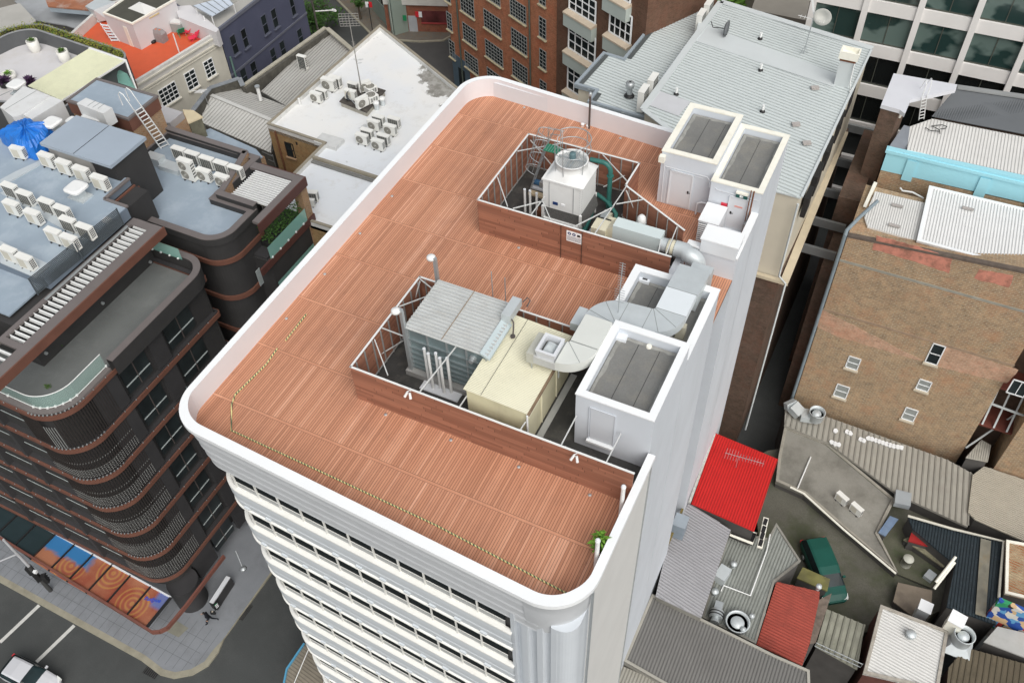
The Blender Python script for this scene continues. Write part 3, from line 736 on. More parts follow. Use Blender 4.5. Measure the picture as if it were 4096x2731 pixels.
m=MB();m.box(x0+.12,x1-.1,y0+.04,y1-.04,.55,1.25);m.build('air_inlet_louvre',LOUV,CT)
m=MB();m.hexa([(x1-.12,y0+.1,.5),(x1+.18,y0+.1,.55),(x1+.18,y1,.55),(x1-.12,y1,.5)],[(x1-.12,y0+.1,1.3),(x1+.02,y0+.1,1.3),(x1+.02,y1,1.3),(x1-.12,y1,1.3)]);m.build('side_louvre',LOUV,CT)
m=MB();m.box(x0-.05,x1+.05,y0-.08,y1+.05,.3,.55);m.build('basin',CTM,CT)
m=MB()
for x in(x0,x1):
 for y in(y0-.02,y1):m.beam((x,y,.02),(x,y,1.3),.12,.12)
m.build('corner_leg',CTM,CT)
m=MB()
for x in(x0+.35,x1-.4):m.beam((x,y0-.015,1.3),(x,y0-.015,2.88),.025,.03)
for i in range(14):
 m.obox((x1-.07,y0-.012,1.35+i*.11),(.02,.02,.02));m.obox((x1+.01,y0+.08,1.35+i*.11),(.02,.02,.02));m.obox((x1+.01,y1-.08,1.35+i*.11),(.02,.02,.02))
m.build('panel_joint',GALV,CT)
m=MB();m.box(x0+.55,x0+.82,y0-.03,y0,1.55,1.72);m.build('name_plate',NAVY,CT)
m=MB();m.box(x0+1.0,x0+1.2,y0-.025,y0,1.6,1.72);m.build('warning_label',W_CAP,CT)
# ---- cat ladder with cage and platform
LD=thing('caged_ladder',(-16.7,34.9,0),'galvanised caged ladder with green grating platform up to the cooling tower','ladder')
m=MB()
lb=Vector((-16.75,34.65,.05));ltp=Vector((-15.85,34.65,3.1));off=Vector((0,.42,0))
m.beam(lb,ltp+(ltp-lb)*.05,.05,.06);m.beam(lb+off,ltp+off+(ltp-lb)*.05,.05,.06)
for i in range(11):p=lb.lerp(ltp,(i+.5)/11);m.beam(p,p+off,.03)
m.build('ladder_rails',GALV,LD)
m=MB()
dl=(ltp-lb).normalized()
cage_axis=Vector((-.94,0,.33))
for t in(.42,.7,.98,1.25):
 p=lb.lerp(ltp,t)+off*.5;pts=[]
 for i in range(13):
  a=math.radians(-90+180*i/12);pts.append(p+Vector((-.66*math.cos(a),.38*math.sin(a),.14*math.cos(a))))
 m.tube(pts,.022,6)
for i in range(1,12,2):
 a=math.radians(-90+180*i/12);o_=Vector((-.66*math.cos(a),.38*math.sin(a),.14*math.cos(a)))+off*.5
 m.tube([lb.lerp(ltp,.42)+o_,lb.lerp(ltp,1.25)+o_],.014,5)
for k in(0,1):m.tube([lb.lerp(ltp,.98)+off*k,lb.lerp(ltp,1.26)+off*k+Vector((.1,0,.15)),ltp+off*k+Vector((.9,0,1.0))],.02,6)
m.build('safety_cage',GALV,LD)
m=MB();m.box(-15.85,-15.05,34.45,35.05,3.06,3.1);m.build('platform_grating',mat('green_grating',(.03,.22,.13),.6,.1),LD)
m=MB()
for i in range(6):m.beam((-15.85+i*.14,34.45,3.115),(-15.85+i*.14,35.05,3.115),.012)
m.tube([(-15.85,35.05,3.1),(-15.85,35.05,4.1),(-15.05,35.05,4.1),(-15.05,35.05,3.1)],.02,6);m.tube([(-15.05,35.0,4.1),(-15.05,34.4,4.1),(-15.0,34.4,3.1)],.02,6);m.beam((-15.1,35,.05),(-15.1,35,3.05),.05)
m.build('platform_frame',GALV,LD)
# ---- pump
PU=thing('water_pump',(-16.4,35.1,.1),'blue water pump on a pale base by the ladder foot','pump')
m=MB();m.box(-16.75,-15.9,34.85,35.3,.02,.14);m.build('base_frame',W_GREY,PU)
m=MB();m.cyl((-16.65,35.08,.36),(-16.3,35.08,.36),.16,n=14);m.cyl((-16.0,35.08,.36),(-15.88,35.08,.36),.18,n=14);m.build('motor',mat('pump_blue',(.05,.14,.26),.45,.1),PU)
m=MB();m.box(-16.32,-16.02,34.92,35.24,.14,.52);m.build('coupling_guard',GALV,PU)
pk=MB();pk.obox((-16.2,34.46,.02),(1.0,.32,.12),-.05);tag(pk.build('timber_plank',mat('pale_timber',(.55,.45,.30),.8,.2,4)),'pale timber sleeper lying below the pump','timber')
pk=MB();pk.obox((-15.4,33.1,.02),(.32,.35,.4),.2);tag(pk.build('rusty_fitting',RUST),'small rusty pipe fitting at the foot of the cooling tower','pipe fitting')
# ---- green pipes
GP=thing('green_pipework',(-12.3,34.6,0),'dark green water pipe looping down beside the cooling tower','pipework')
GRN=mat('green_paint',(.035,.15,.13),.4,.12,2)
m=MB();ptz=[(-13.4,34.75,3.05)]+[(-12.75+.45*math.sin(math.radians(a)),34.8,2.6+.45*math.cos(math.radians(a)))for a in range(0,91,15)]+[(-12.3,34.8,.3)]
m.tube(ptz,.125,12);m.build('riser',GRN,GP)
m=MB();m.tube([(-13.0,34.9,.85),(-12.3,34.7,.7),(-11.6,34.1,.6),(-11.5,33.7,.2)],.11,10);m.build('branch',GRN,GP)
m=MB();m.tube([(-12.9,34.0,.4),(-12.5,31.2,.35)],.13,10);m.build('floor_run',GRN,GP)
for z in(.55,2.3):
 m=MB();m.cyl((-12.3,34.8,z),(-12.3,34.8,z+.06),.18,n=14);m.build('flange',GRN,GP)
tr=thing('cable_tray',(-12.4,32.4,.5),'long grey cable tray beside the cooling tower','cable tray')
m=MB();m.beam((-12.35,31.0,.62),(-12.05,34.0,.75),.26,.08);m.build('tray',GALV,tr)
m=MB();m.beam((-12.05,31.0,.55),(-11.85,34.0,.6),.2,.2);m.build('lagged_pipe',mat('lagging_cream',(.5,.48,.38),.8,.2,3),tr)
# ---- air handling unit
AH=thing('air_handling_unit',(-9.7,32.1,0),'long grey box air duct with cream fan section and round bend into the light well','air duct')
SEAMM=mat('duct_seam',(.28,.30,.30),.6,.1)
m=MB();m.box(-10.92,-8.5,31.72,32.4,1.0,2.0);m.build('duct_box',mat('duct_grey',(.62,.70,.70),.5,.05,1),AH)
CRB=mat('cream_steel',(.72,.68,.52),.5,.08,2,stain=.3,stain_col=(.4,.36,.28),stain_scale=2)
m=MB();m.box(-12.0,-11.25,31.6,32.4,.3,1.6);m.hexa([(-11.25,31.75,1.0),(-10.9,31.72,1.0),(-10.9,32.4,1.0),(-11.25,32.4,1.0)],[(-11.25,31.75,1.6),(-10.9,31.72,1.95),(-10.9,32.4,1.95),(-11.25,32.4,1.6)]);m.build('fan_section',CRB,AH)
m=MB();m.obox((-11.75,32.55,1.3),(.75,.5,.03),0);m.build('lid',BLACK,AH)
m=MB();m.box(-11.0,-10.88,32.45,33.0,.9,1.3);m.box(-11.6,-11.0,32.7,33.1,.9,1.25);m.build('filter_box',CRB,AH)
RC=1.5;yc=31.95
m=MB();m.cyl((-8.5,yc,RC),(-8.15,yc,RC),.34,.36,20);m.build('collar',GALVD,AH)
m=MB();m.cyl((-8.15,yc,RC),(-7.8,yc,RC),.37,.37,20);m.build('cream_sleeve',CRB,AH)
m=MB()
m.tube([(-7.8,yc,RC),(-7.3,yc,RC)]+[(-7.1+.55*math.sin(math.radians(a)),yc-.18,RC-.55+.55*math.cos(math.radians(a)))for a in range(0,91,15)]+[(-6.55,yc-.3,.3)],.40,20)
m.build('round_bend',GALVD,AH)
m=MB()
for x in(-8.16,-7.98,-7.79):m.lathe([(.36,-.015),(.40,-.015),(.40,.015),(.36,.015)],(x,yc,RC),22,'x')
m.build('clamp_ring',SEAMM,AH)
m=MB();m.box(-6.95,-6.15,31.3,32.0,-2.5,.4);m.build('drop_duct',GALVD,AH)
m=MB();m.beam((-10.7,31.75,0),(-10.7,31.75,1.0),.05);m.beam((-8.7,31.75,0),(-8.7,31.75,1.0),.05);m.beam((-10.7,32.35,0),(-10.7,32.35,1.0),.05);m.beam((-8.7,32.35,0),(-8.7,32.35,1.0),.05);m.beam((-8.3,31.6,1.0),(-7.4,31.4,.4),.07);m.build('support_leg',GALV,AH)
def whirly(x,y,z0,h,r,label,parentmat=None,cat='roof vent'):
 T=thing('turbine_vent',(x,y,z0),label,cat)
 m=MB();m.cyl((x,y,z0),(x,y,z0+h*.62),r*.8,n=16);m.build('neck',GALVD,T)
 m=MB();m.lathe([(r*.8,h*.6),(r*1.0,h*.75),(r*.85,h*.93),(r*.4,h),(0,h)],(x,y,z0),20);hd_=m.build('turbine_head',STEELW,T)
 m=MB()
 for i in range(14):
  a=2*math.pi*i/14;a2=a+.5
  m.tube([(x+r*.84*math.cos(a),y+r*.84*math.sin(a),z0+h*.62),(x+r*1.04*math.cos(a+.2),y+r*1.04*math.sin(a+.2),z0+h*.77),(x+r*.6*math.cos(a2),y+r*.6*math.sin(a2),z0+h*.97)],r*.05,4)
 m.build('turbine_vane',GALVD,T)
 return T
whirly(-9.95,33.15,0,1.85,.24,'white turbine vent on a tall neck behind the long grey air duct')
# ---- louvred white box and plain white box by the stair head
LB=thing('louvred_box',(-7,35.1,0),'white air intake box with slatted front next to the stair door','air intake box')
m=MB();m.box(-7.42,-6.42,34.42,35.85,.0,1.42);m.build('casing',W_WHITE,LB)
m=MB();m.box(-7.45,-6.4,34.38,35.88,1.42,1.46);m.build('lid',W_CAP,LB)
m=MB();m.box(-7.4,-6.75,34.405,34.415,.15,1.3);m.build('louvre_gap',BLACK,LB)
m=MB()
for i in range(9):m.beam((-7.4,34.38,.2+i*.13),(-6.75,34.38,.2+i*.13),.05,.055)
m.build('louvre_slat',W_CAP,LB)
WB=thing('equipment_box',(-5.8,33.2,1.4),'plain white metal box straddling the corner of the light well wall','equipment box')
m=MB();m.box(-6.72,-4.97,32.44,33.5,1.3,2.05);m.build('casing',W_WHITE,WB)
m=MB();m.box(-6.78,-4.93,32.42,33.56,2.05,2.12);m.build('lid',W_CAP,WB)
EB=thing('electrical_cabinet',(-5.3,35.7,0),'grey electrical cabinet with two rusty conduits beside the stair door','cabinet')
m=MB();m.box(-5.46,-5.2,35.55,35.98,0,.95);m.build('cabinet',GALV,EB)
m=MB();m.cyl((-5.42,35.8,.95),(-5.42,35.8,2.9),.025,n=8);m.cyl((-5.28,35.78,.95),(-5.28,35.78,2.9),.04,n=8);m.build('conduit',RUST,EB)
# ---- S-shaped rectangular duct over the lift overrun, and the lower duct with roof fan on the shed
SD=thing('exhaust_duct',(-7.6,26.5,2.4),'wide flat sheet-metal duct curving across the lift overrun','duct')
DZ=2.95;DT=.45
def px3(pts,z):return[F3(x,y,z)[:2]for x,y in pts]
m=MB();m.hexa([(-6.85,28.0,1.9),(-5.55,28.0,1.9),(-5.55,29.8,1.9),(-6.85,29.8,1.9)],[(-6.95,27.95,DZ),(-5.55,27.95,DZ),(-5.5,29.75,2.75),(-6.95,29.75,2.75)]);m.build('riser_head',GALVD,SD)
m=MB();m.box(-6.6,-5.6,29.75,30.9,-3,2.0);m.build('riser',GALVD,SD)
m=MB();m.prism([(-6.95,26.55),(-5.6,26.55),(-5.6,27.95),(-6.95,27.95)],DZ-DT,DZ);m.build('straight_section',mat('duct_light',(.72,.77,.80),.5,.03),SD)
m=MB();R0,R1=.12,1.47;c0=(-7.07,26.55)
def fan(c,r0,r1,a0,a1,n):
 o_=arc(c[0],c[1],r1,a0,a1,n);i_=arc(c[0],c[1],r0,a0,a1,n);return o_+i_[::-1]
m=MB();m.prism(fan(c0,R0,R1,0,-90,12),DZ-DT,DZ);m.build('bend',GALVD,SD)
c1=(-7.12,23.75)
c1=(c0[0]-.0,c0[1]-R0-R1-.0)
cC=(-8.35,26.55-.7)
m=MB();m.prism([(c0[0],c0[1]-R1),(c0[0],c0[1]-R0),(-8.1,26.35),(-8.1,25.05)],DZ-DT,DZ);m.build('straight_section',GALVD,SD)
c2=(-8.1,24.9)
m=MB();m.prism(fan(c2,.1,1.45,90,180,12),DZ-DT,DZ);m.build('bend',GALVD,SD)
m=MB();m.box(-9.95,-9.55,24.25,25.3,DZ-DT,DZ-.02);m.build('end_stub',GALVD,SD)
sm_=MB()
def seamline(c,r0,r1,a,z):
 t=math.radians(a);sm_.beam((c[0]+r0*math.cos(t),c[1]+r0*math.sin(t),z),(c[0]+r1*math.cos(t),c[1]+r1*math.sin(t),z),.022,.02)
for a in(0,-30,-62,-90):seamline(c0,R0,R1,a,DZ)
for a in(90,130,165):seamline(c2,.1,1.45,a,DZ)
sm_.beam((-6.95,27.95,DZ),(-5.55,27.95,DZ),.025,.02)
sm_.build('seam',SEAMM,SD)
m=MB();m.box(-5.9,-5.5,26.3,26.6,1.75,2.5);m.build('support_block',mat('block_stone',(.4,.38,.3)),SD)
S2D=thing('shed_duct',(-9.2,23,2.8),'flat grey duct curving down to the roof fan on the cream shed','duct')
DG=mat('duct_plain',(.66,.68,.645),.55,.03)
Z2=3.5;T2=.5
m=MB();m.prism([(-9.35,22.9),(-8.15,22.9),(-8.15,24.5),(-9.35,24.5)],Z2-T2,Z2);m.build('straight_section',DG,S2D)
c3=(-9.45,22.85)
m=MB();m.prism(fan(c3,.1,1.30,0,-90,12),Z2-T2,Z2);m.build('bend',DG,S2D)
m=MB();m.prism([(-10.4,21.53),(-9.45,21.53),(-9.45,22.78),(-10.4,22.78)],Z2-T2,Z2-.1);m.build('fan_plenum',mat('plenum_grey',(.52,.53,.52),.5,.04),S2D)
m=MB();m.prism([(-10.72,21.55),(-10.4,21.55),(-10.4,22.78),(-10.72,22.78)],Z2-T2-.1,Z2-.02);m.build('end_cap',mat('endcap',(.5,.5,.44),.5,.04),S2D)
m=MB();hq=[(-10.28,21.62),(-9.52,21.62),(-9.52,22.55),(-10.28,22.55)];hq2=inset(hq,-.06);hi_=inset(hq,.06)
for k in range(4):
 j=(k+1)%4;m.quad((*hq[k],Z2-.1),(*hq[j],Z2-.1),(*hq2[j],Z2+.3),(*hq2[k],Z2+.3));m.quad((*hi_[k],Z2-.05),(*hi_[j],Z2-.05),(*hi_[j],Z2+.3),(*hi_[k],Z2+.3));m.quad((*hq2[k],Z2+.3),(*hq2[j],Z2+.3),(*hi_[j],Z2+.3),(*hi_[k],Z2+.3))
FH=m.build('fan_hood',W_GREY,S2D)
m=MB();m.prism(hi_,Z2-.06,Z2-.03);m.build('hood_floor',mat('hood_dark',(.1,.1,.09)),FH)
m=MB();cc_=(-9.9,22.09);a_=[(cc_[0]-.24,cc_[1]-.3),(cc_[0]+.24,cc_[1]-.3),(cc_[0]+.24,cc_[1]+.3),(cc_[0]-.24,cc_[1]+.3)];b__=[(cc_[0]-.07,cc_[1]-.08),(cc_[0]+.07,cc_[1]-.08),(cc_[0]+.07,cc_[1]+.08),(cc_[0]-.07,cc_[1]+.08)]
m.hexa([(*p,Z2+.05)for p in a_],[(*p,Z2+.38)for p in b__]);m.build('cowl',GALVD,FH)
sm_=MB()
for a in(0,-45,-90):seamline(c3,.1,1.3,a,Z2)
sm_.build('seam',SEAMM,S2D)
m=MB();m.beam((-9.3,21.6,2.55),(-9.3,21.6,3.0),.05);m.beam((-10.5,21.6,2.55),(-10.5,21.6,3.0),.05);m.beam((-8.6,24.2,2.1),(-8.6,24.2,3.0),.05);m.build('support_leg',GALV,S2D)
# ---- antennas and poles
def yagi(base,h,boom_dir,boom_len,n,el,label,tilt=0.0,r=.02,cat='television aerial'):
 T=thing('television_aerial',base,label,cat)
 m=MB();b=Vector(base);t=b+Vector((0,0,h));m.cyl(b,t,r,n=6);m.build('mast',GALV,T)
 d=Vector(boom_dir).normalized();s=Vector((-d.y,d.x,0)).normalized()if abs(d.z)<.9 else Vector((1,0,0))
 m=MB();m.beam(t-d*boom_len*.35,t+d*boom_len*.65,.03)
 for i in range(n):
  p=t+d*boom_len*(-.33+i*.96/(n-1));e=s*el*(1 if i<n*.35 else .6)/2;m.beam(p-e,p+e,.016)
 m.build('boom',GALV,T)
 return T
yagi((-8.3,25.6,2.3),2.1,(0,.05,1),2.2,17,.45,'tall upright aerial with a ladder of short rods beside the lift overrun')
wr=thing('whip_aerial',(-12.6,24.72,2.1),'thin whip aerial on the rear screen left of the grey box','aerial')
m=MB();p0_=F4(1125,358,2.15);m.tube([p0_,p0_+Vector((-.12,0,.25)),p0_+Vector((-.12,0,1.9))],.02,6);m.build('rod',GALV,wr)
wr=thing('whip_aerial',(-11.9,24.72,2.1),'thin whip aerial on the rear screen right of the grey box','aerial')
m=MB();p0_=F4(1200,360,2.15);m.tube([p0_,p0_+Vector((.02,0,1.6))],.02,6);m.build('rod',GALV,wr)
dp_=thing('drain_vent_pipe',(-16.0,41.3,0),'dark upright vent pipe against the back parapet','vent pipe')
m=MB();m.cyl((-16.0,41.1,0),(-16.0,41.1,2.35),.06,n=10);m.build('pipe',mat('dark_brown_pipe',(.09,.075,.07)),dp_)
m=MB();m.lathe([(.1,2.2),(.1,2.35),(.06,2.4),(0,2.42)],(-16.0,41.1,0),10);m.build('cowl',GALV,dp_)
for i,(x,y,lb_)in enumerate(((-5.12,15.66,'tall white vent pipe beside the potted plant'),(-5.1,18.15,'tall white vent pipe by the front screen end'))):
 T=thing('vent_pipe',(x,y,0),lb_,'vent pipe');m=MB();m.cyl((x,y,0),(x,y,2.05),.085,n=14);m.build('pipe',STEELW,T)
 m=MB();m.lathe([(.1,2.0),(.1,2.08),(.07,2.12),(0,2.12)],(x,y,0),14);m.build('cap',W_CAP,T)
 m=MB()
 for k in range(8):
  a=k*math.pi/4;m.obox((x+.075*math.cos(a),y+.075*math.sin(a),2.1),(.018,.018,.02))
 m.build('cap_slot',BLACK,T)
for i,(x,y)in enumerate(((-16.43,41.42),(-16.09,41.4))):
 T=thing('dome_vent',(x,y-.25,0),('left' if i==0 else 'right')+' of two small white dome vents by the back parapet','roof vent')
 m=MB();m.lathe([(.1,0),(.1,.12),(.13,.12),(.1,.19),(0,.21)],(x,y-.25,0),12);m.build('dome',W_CAP,T)
# ---- potted plant
LEAF=foliage('leaf_green',(.10,.24,.03),(.20,.36,.05),8)
PT=thing('potted_plant',(-5.25,16.1,0),'leafy green plant in a pot in the corner of the deck','plant')
m=MB();m.lathe([(.12,0),(.2,.3),(.21,.32),(.17,.32),(.17,.28),(0,.28)],(-5.12,16.35,0),14);m.build('pot',BLACK,PT)
m=MB();rr=random.Random(5)
for i in range(120):
 a=rr.uniform(0,6.28);el=rr.uniform(-.2,1.4);L=rr.uniform(.25,.5);c=Vector((-5.22+rr.uniform(-.12,.1),16.28+rr.uniform(-.15,.15),rr.uniform(.45,1.25)))
 d=Vector((math.cos(a)*math.cos(el),math.sin(a)*math.cos(el),math.sin(el)));s=d.cross(Vector((0,0,1))).normalized()*L*.13;tip=c+d*L-Vector((0,0,L*.2))
 md=c+d*L*.5+Vector((0,0,.02));m.add([c,md+s,tip,md-s],[(0,1,2,3)])
m.build('foliage',LEAF,PT)
m=MB()
for i in range(5):m.tube([(-5.12,16.35,.3),(-5.2+.08*math.cos(i*1.3),16.3+.1*math.sin(i*1.3),1.1)],.012,5)
m.build('stem',mat('stem_brown',(.12,.14,.05)),PT)
# ---- small things on the deck
def rope_mat():
 m_,n,b=nt('twisted_rope');x,y,z=sep(n,coords(n));f=math_(n,'FRACT',math_(n,'DIVIDE',math_(n,'ADD',x,math_(n,'MULTIPLY',y,.9)),.155))
 n.links.new(mixc(n,math_(n,'LESS_THAN',f,.5),(.09,.15,.09),(.80,.74,.34)),b.inputs['Base Color']);return m_
rope=thing('barrier_rope',(-14,15,0),'yellow and dark green twisted rope laid along the front edge of the deck','rope')
for l in([(637,800),(610,838),(540,906),(532,928),(531,988),(800,1112),(1000,1205),(1310,1366)],[(703,722),(656,782)]):
 m=MB();m.tube([at(*p,.035)for p in l],.036,6);m.build('rope',rope_mat()if 'twisted_rope' not in bpy.data.materials else bpy.data.materials['twisted_rope'],rope)
DLP=[(q(1,1,1250,235,0),'left edge of the deck in the middle'),(q(1,1,955,577,0),'left edge of the deck below the rear one'),(q(1,1,632,950,0),'left edge of the deck beside the third seam'),(q(1,1,280,1358,0),'left edge of the deck nearest the street'),(q(1,2,1192,670,0),'deck in front of the low screen, left'),(q(1,2,1790,903,0),'deck in front of the low screen, middle'),(q(2,2,62,1150,0),'deck in front of the low screen, right of middle'),(q(2,2,715,1408,0),'deck in front of the low screen, right end'),(q(2,1,62,708,0),'deck in front of the rear screen'),(q(2,0,112,990,0),'deck near the back left corner'),(q(2,0,995,1272,0),'deck near the plant room')]
for v,lb_ in DLP:
 m=MB();m.lathe([(.075,.0),(.075,.025),(.05,.04),(0,.045)],(0,0,0),12);o_=m.build('deck_light',GALV,None);o_.location=v
 tag(o_,'small round metal fitting on the '+lb_,'deck fitting','small metal fittings on the deck')
def spot(px,py,lb_):
 v=at(px,py,SZ+.02);T=thing('twin_spotlight',(v.x,18.72,SZ),lb_,'spotlight','twin spotlights along the low screen');x=v.x
 m=MB();m.tube([(x,18.78,SZ-.05),(x+.02,18.68,SZ+.12),(x-.06,18.62,SZ+.08)],.018,6);m.build('bracket',STEELW,T)
 for s_ in(-1,1):
  m=MB();m.cyl((x+s_*.05,18.62,SZ+.05),(x+s_*.14,18.50,SZ-.17),.05,.06,10);m.build('lamp_head',STEELW,T)
spot(940,900,'twin white spotlight on the low screen, left one');spot(1321,1048,'twin white spotlight on the low screen, right one')
cmx=thing('wall_camera',(-24.2,17.3,1.1),'small white security camera on the outside of the left parapet','camera')
v=at(436,891,1.2);m=MB();m.cyl((v.x+.1,v.y,1.15),(v.x-.18,v.y,1.1),.05,n=10);m.build('bracket',STEELW,cmx);m=MB();m.lathe([(0,.1),(.09,.05),(.1,-.04),(0,-.1)],(v.x-.2,v.y,1.1),12);m.build('lens_ball',GLASS,cmx)
#  shared builders for the neighbours
def ray(px,py):
 k=4096/2352;a=(px*k-2048)/FPX;b=(py*k-1365.5)/FPX
 return Vector([RM[0][i]*a+RM[1][i]*b+RM[2][i]for i in range(3)])
def onY(px,py,Y):d=ray(px,py);t=Y/d.y;return Vector((d.x*t,Y,CAMZ+d.z*t))
def onX(px,py,X):d=ray(px,py);t=X/d.x;return Vector((X,d.y*t,CAMZ+d.z*t))
def onL(px,py,p,u):
 """on the vertical plane through 2-D point p with 2-D direction u; returns (along, z)"""
 d=ray(px,py);n=Vector((-u[1],u[0]));t=(n.x*p[0]+n.y*p[1])/(n.x*d.x+n.y*d.y)
 h=Vector((d.x*t,d.y*t));return((h-Vector(p)).dot(Vector(u)),CAMZ+d.z*t)
def qd(c,r,x,y):return(588*c+x/4,392.2*r+y/4)
def P2d(l,z):return[xy(q(*p,z))for p in l]
AC_W=mat('ac_casing',(.82,.82,.78),.45,.05,2,stain=.15,stain_col=(.55,.52,.44),stain_scale=3,kind='obj')
AC_D=mat('ac_coil',(.045,.05,.052),.6,.2,8,kind='obj');AC_G=mat('ac_grille',(.50,.50,.46),.5,.05)
AC_F=mat('ac_fan_dark',(.20,.19,.165),.6,.1)
def make_ac(kind,w=.9,d=.34,h=.70):
 T=thing('air_conditioner',(0,0,0),'white outdoor air conditioner','air conditioner')
 b=.08
 m=MB();m.box(-w/2,w/2,-d/2,d/2,b,b+h);m.build('casing',AC_W,T)
 m=MB();m.box(-w/2-.012,w/2+.012,-d/2-.012,d/2+.012,b+h,b+h+.025);m.build('top_panel',AC_W,T)
 for sx in(-.3,.3):
  m=MB();m.box(sx*w-.03,sx*w+.03,-d/2-.06,d/2+.06,0,b);m.build('foot',BLACK,T)
 if kind in('fan','tall'):
  for k in range(2 if kind=='tall' else 1):
   zc=b+(h*(.27+.47*k)if kind=='tall' else h*.5);r=min(.29,h*.4,w*.32)if kind!='tall' else .27;xc=-w*.14
   m=MB();m.cyl((xc,-d/2-.004,zc),(xc,-d/2-.012,zc),r,n=20);g_=m.build('fan_opening',AC_F,T)
   m=MB()
   for rr_ in(r*1.0,r*.72,r*.45):m.tube([(xc+rr_*math.cos(t*math.pi/9),-d/2-.02,zc+rr_*math.sin(t*math.pi/9))for t in range(18)],.008,4,closed=True)
   m.cyl((xc,-d/2-.013,zc),(xc,-d/2-.03,zc),r*.22,n=10)
   m.build('fan_guard',AC_G,g_)
 if kind in('coil','tallcoil'):
  m=MB();m.box(-w*.42,w*.42,-d/2-.008,-d/2,b+.05,b+h-.05);g_=m.build('coil_opening',AC_D,T)
  m=MB()
  for i in range(1,7):m.beam((-w*.42,-d/2-.012,b+.05+(h-.1)*i/7),(w*.42,-d/2-.012,b+.05+(h-.1)*i/7),.008)
  for i in range(1,5):m.beam((-w*.42+w*.84*i/5,-d/2-.012,b+.05),(-w*.42+w*.84*i/5,-d/2-.012,b+h-.05),.012)
  m.build('coil_guard',AC_G,g_)
 if kind=='plain':
  m=MB();m.box(-w*.40,w*.12,-d/2-.008,-d/2,b+.08,b+h-.08);m.build('front_panel',mat('ac_panel',(.62,.59,.50),.5,.04)if 'ac_panel' not in bpy.data.materials else bpy.data.materials['ac_panel'],T)
 if kind=='topfan':
  m=MB();m.cyl((0,0,b+h+.02),(0,0,b+h+.03),d*.42,n=20);g_=m.build('fan_opening',AC_F,T)
  m=MB()
  for rr_ in(d*.42,d*.28,d*.12):m.tube([(rr_*math.cos(t*math.pi/9),rr_*math.sin(t*math.pi/9),b+h+.04)for t in range(18)],.01,4,closed=True)
  m.build('fan_guard',AC_G,g_)
 m=MB()
 for i in range(5):
  for j in range(3):m.box(w/2+.001,w/2+.006,-d*.38+j*d*.27,-d*.38+j*d*.27+d*.2,b+h*(.2+.15*i),b+h*(.2+.15*i)+h*.09)
 m.build('end_slots',AC_D,T)
 return T
PR={k:make_ac(k)for k in('fan','coil','plain')}
PR['tall']=make_ac('tall',.92,.36,1.3);PR['topfan']=make_ac('topfan',.75,.75,.42)
PR['tallcoil']=make_ac('tallcoil',.92,.36,1.3)
def ac(kind,c,r,x,y,z,rz,label,group,s=1.2):
 hh={'tall':1.4,'tallcoil':1.4,'topfan':.5}.get(kind,.8)*s
 p=q(c,r,x,y,z+hh)
 return place(PR[kind],(p.x,p.y,z),rz,label,group,s)
def window(parent,o,u,w,h,nx=1,ny=2,fm=None,gm=None,sill=None,depth=.12,fw=.05,name='window'):
 """glazed opening on a facade; o lower-left corner, u along"""
 fm=fm or W_CAP;gm=gm or GLASS
 u=Vector(u).normalized();n=Vector((u.y,-u.x,0));o=Vector(o);Z=Vector((0,0,1))
 m=MB();m.hexa([o-n*.05,o+u*w-n*.05,o+u*w+n*.02,o+n*.02],[p+Z*h for p in(o-n*.05,o+u*w-n*.05,o+u*w+n*.02,o+n*.02)])
 g=m.build(name,gm,parent)
 m=MB()
 for i in range(nx+1):p=o+u*(w*i/nx)+n*.04;k=1.6 if i in(0,nx)else 1;m.beam(p,p+Z*h,fw*k,.05)
 for i in range(ny+1):p=o+Z*(h*i/ny)+n*.04;m.beam(p-u*fw*.4,p+u*(w+fw*.4),.05,fw*(1.6 if i in(0,ny)else 1))
 m.build('frame',fm,g)
 if sill:
  m=MB();a=o-u*.12+n*.1;m.hexa([a-n*.15-Z*.16,a-n*.15+u*(w+.24)-Z*.16,a+n*.12+u*(w+.24)-Z*.16,a+n*.12-Z*.16],[a-n*.15-Z*.02,a-n*.15+u*(w+.24)-Z*.02,a+n*.12+u*(w+.24)-Z*.06,a+n*.12-Z*.06]);m.build('sill',sill,g)
 return g
#  the dark apartment building on the left
DB=thing('apartment_building',(-45,22,-33),'dark charcoal apartment block with copper bands and rounded balcony corner','building')
DARK=mat('charcoal_render',(.042,.041,.041),.75,.15,.8)
DARK2=mat('charcoal_cladding',(.045,.044,.046),.7,.15,.8)
COPPER=mat('copper_band',(.17,.075,.052),.6,.15,1.2)
CAPB=mat('parapet_brown_cap',(.17,.15,.145),.6,.08)
BLUER=mat('blue_grey_roof',(.32,.39,.46),.6,.1,.5,stain=.55,stain_col=(.46,.52,.57),stain_scale=.5)
TERR=mat('terrace_tile',(.17,.18,.175),.7,.12,.6,stain=.4,stain_col=(.30,.31,.30),stain_scale=.35,fine=.15)
GLASSG=clear_glass('balustrade_glass',(.50,.78,.70),.32)
BRB=mat('bronze_trim',(.10,.085,.08),.5)
edge=fillet([(-62,15.45),(-36.95,15.45),(-36.95,28.55),(-62,28.55)],[0,2.1,.2,0],14)
m=MB();m.prism(inset(edge,.35),-30.0,-9.15);m.build('wall',DARK,DB)
m=MB();m.prism(fillet([(-62,16.8),(-38.6,16.8),(-38.6,28.3),(-62,28.3)],[0,2.2,.2,0],12),-33,-30);m.build('shop_base',DARK,DB)
for k in range(7):
 z=-9.0-3.28*k
 m=MB();o_=inset(edge,-.05);ring(m,o_,inset(edge,.32),z-.34,z);m.build('copper_band',COPPER,DB)
 m=MB();ring(m,inset(edge,.06),inset(edge,.34),z,z+.10+(.0 if k else 0));m.build('slab_edge',DARK2,DB)
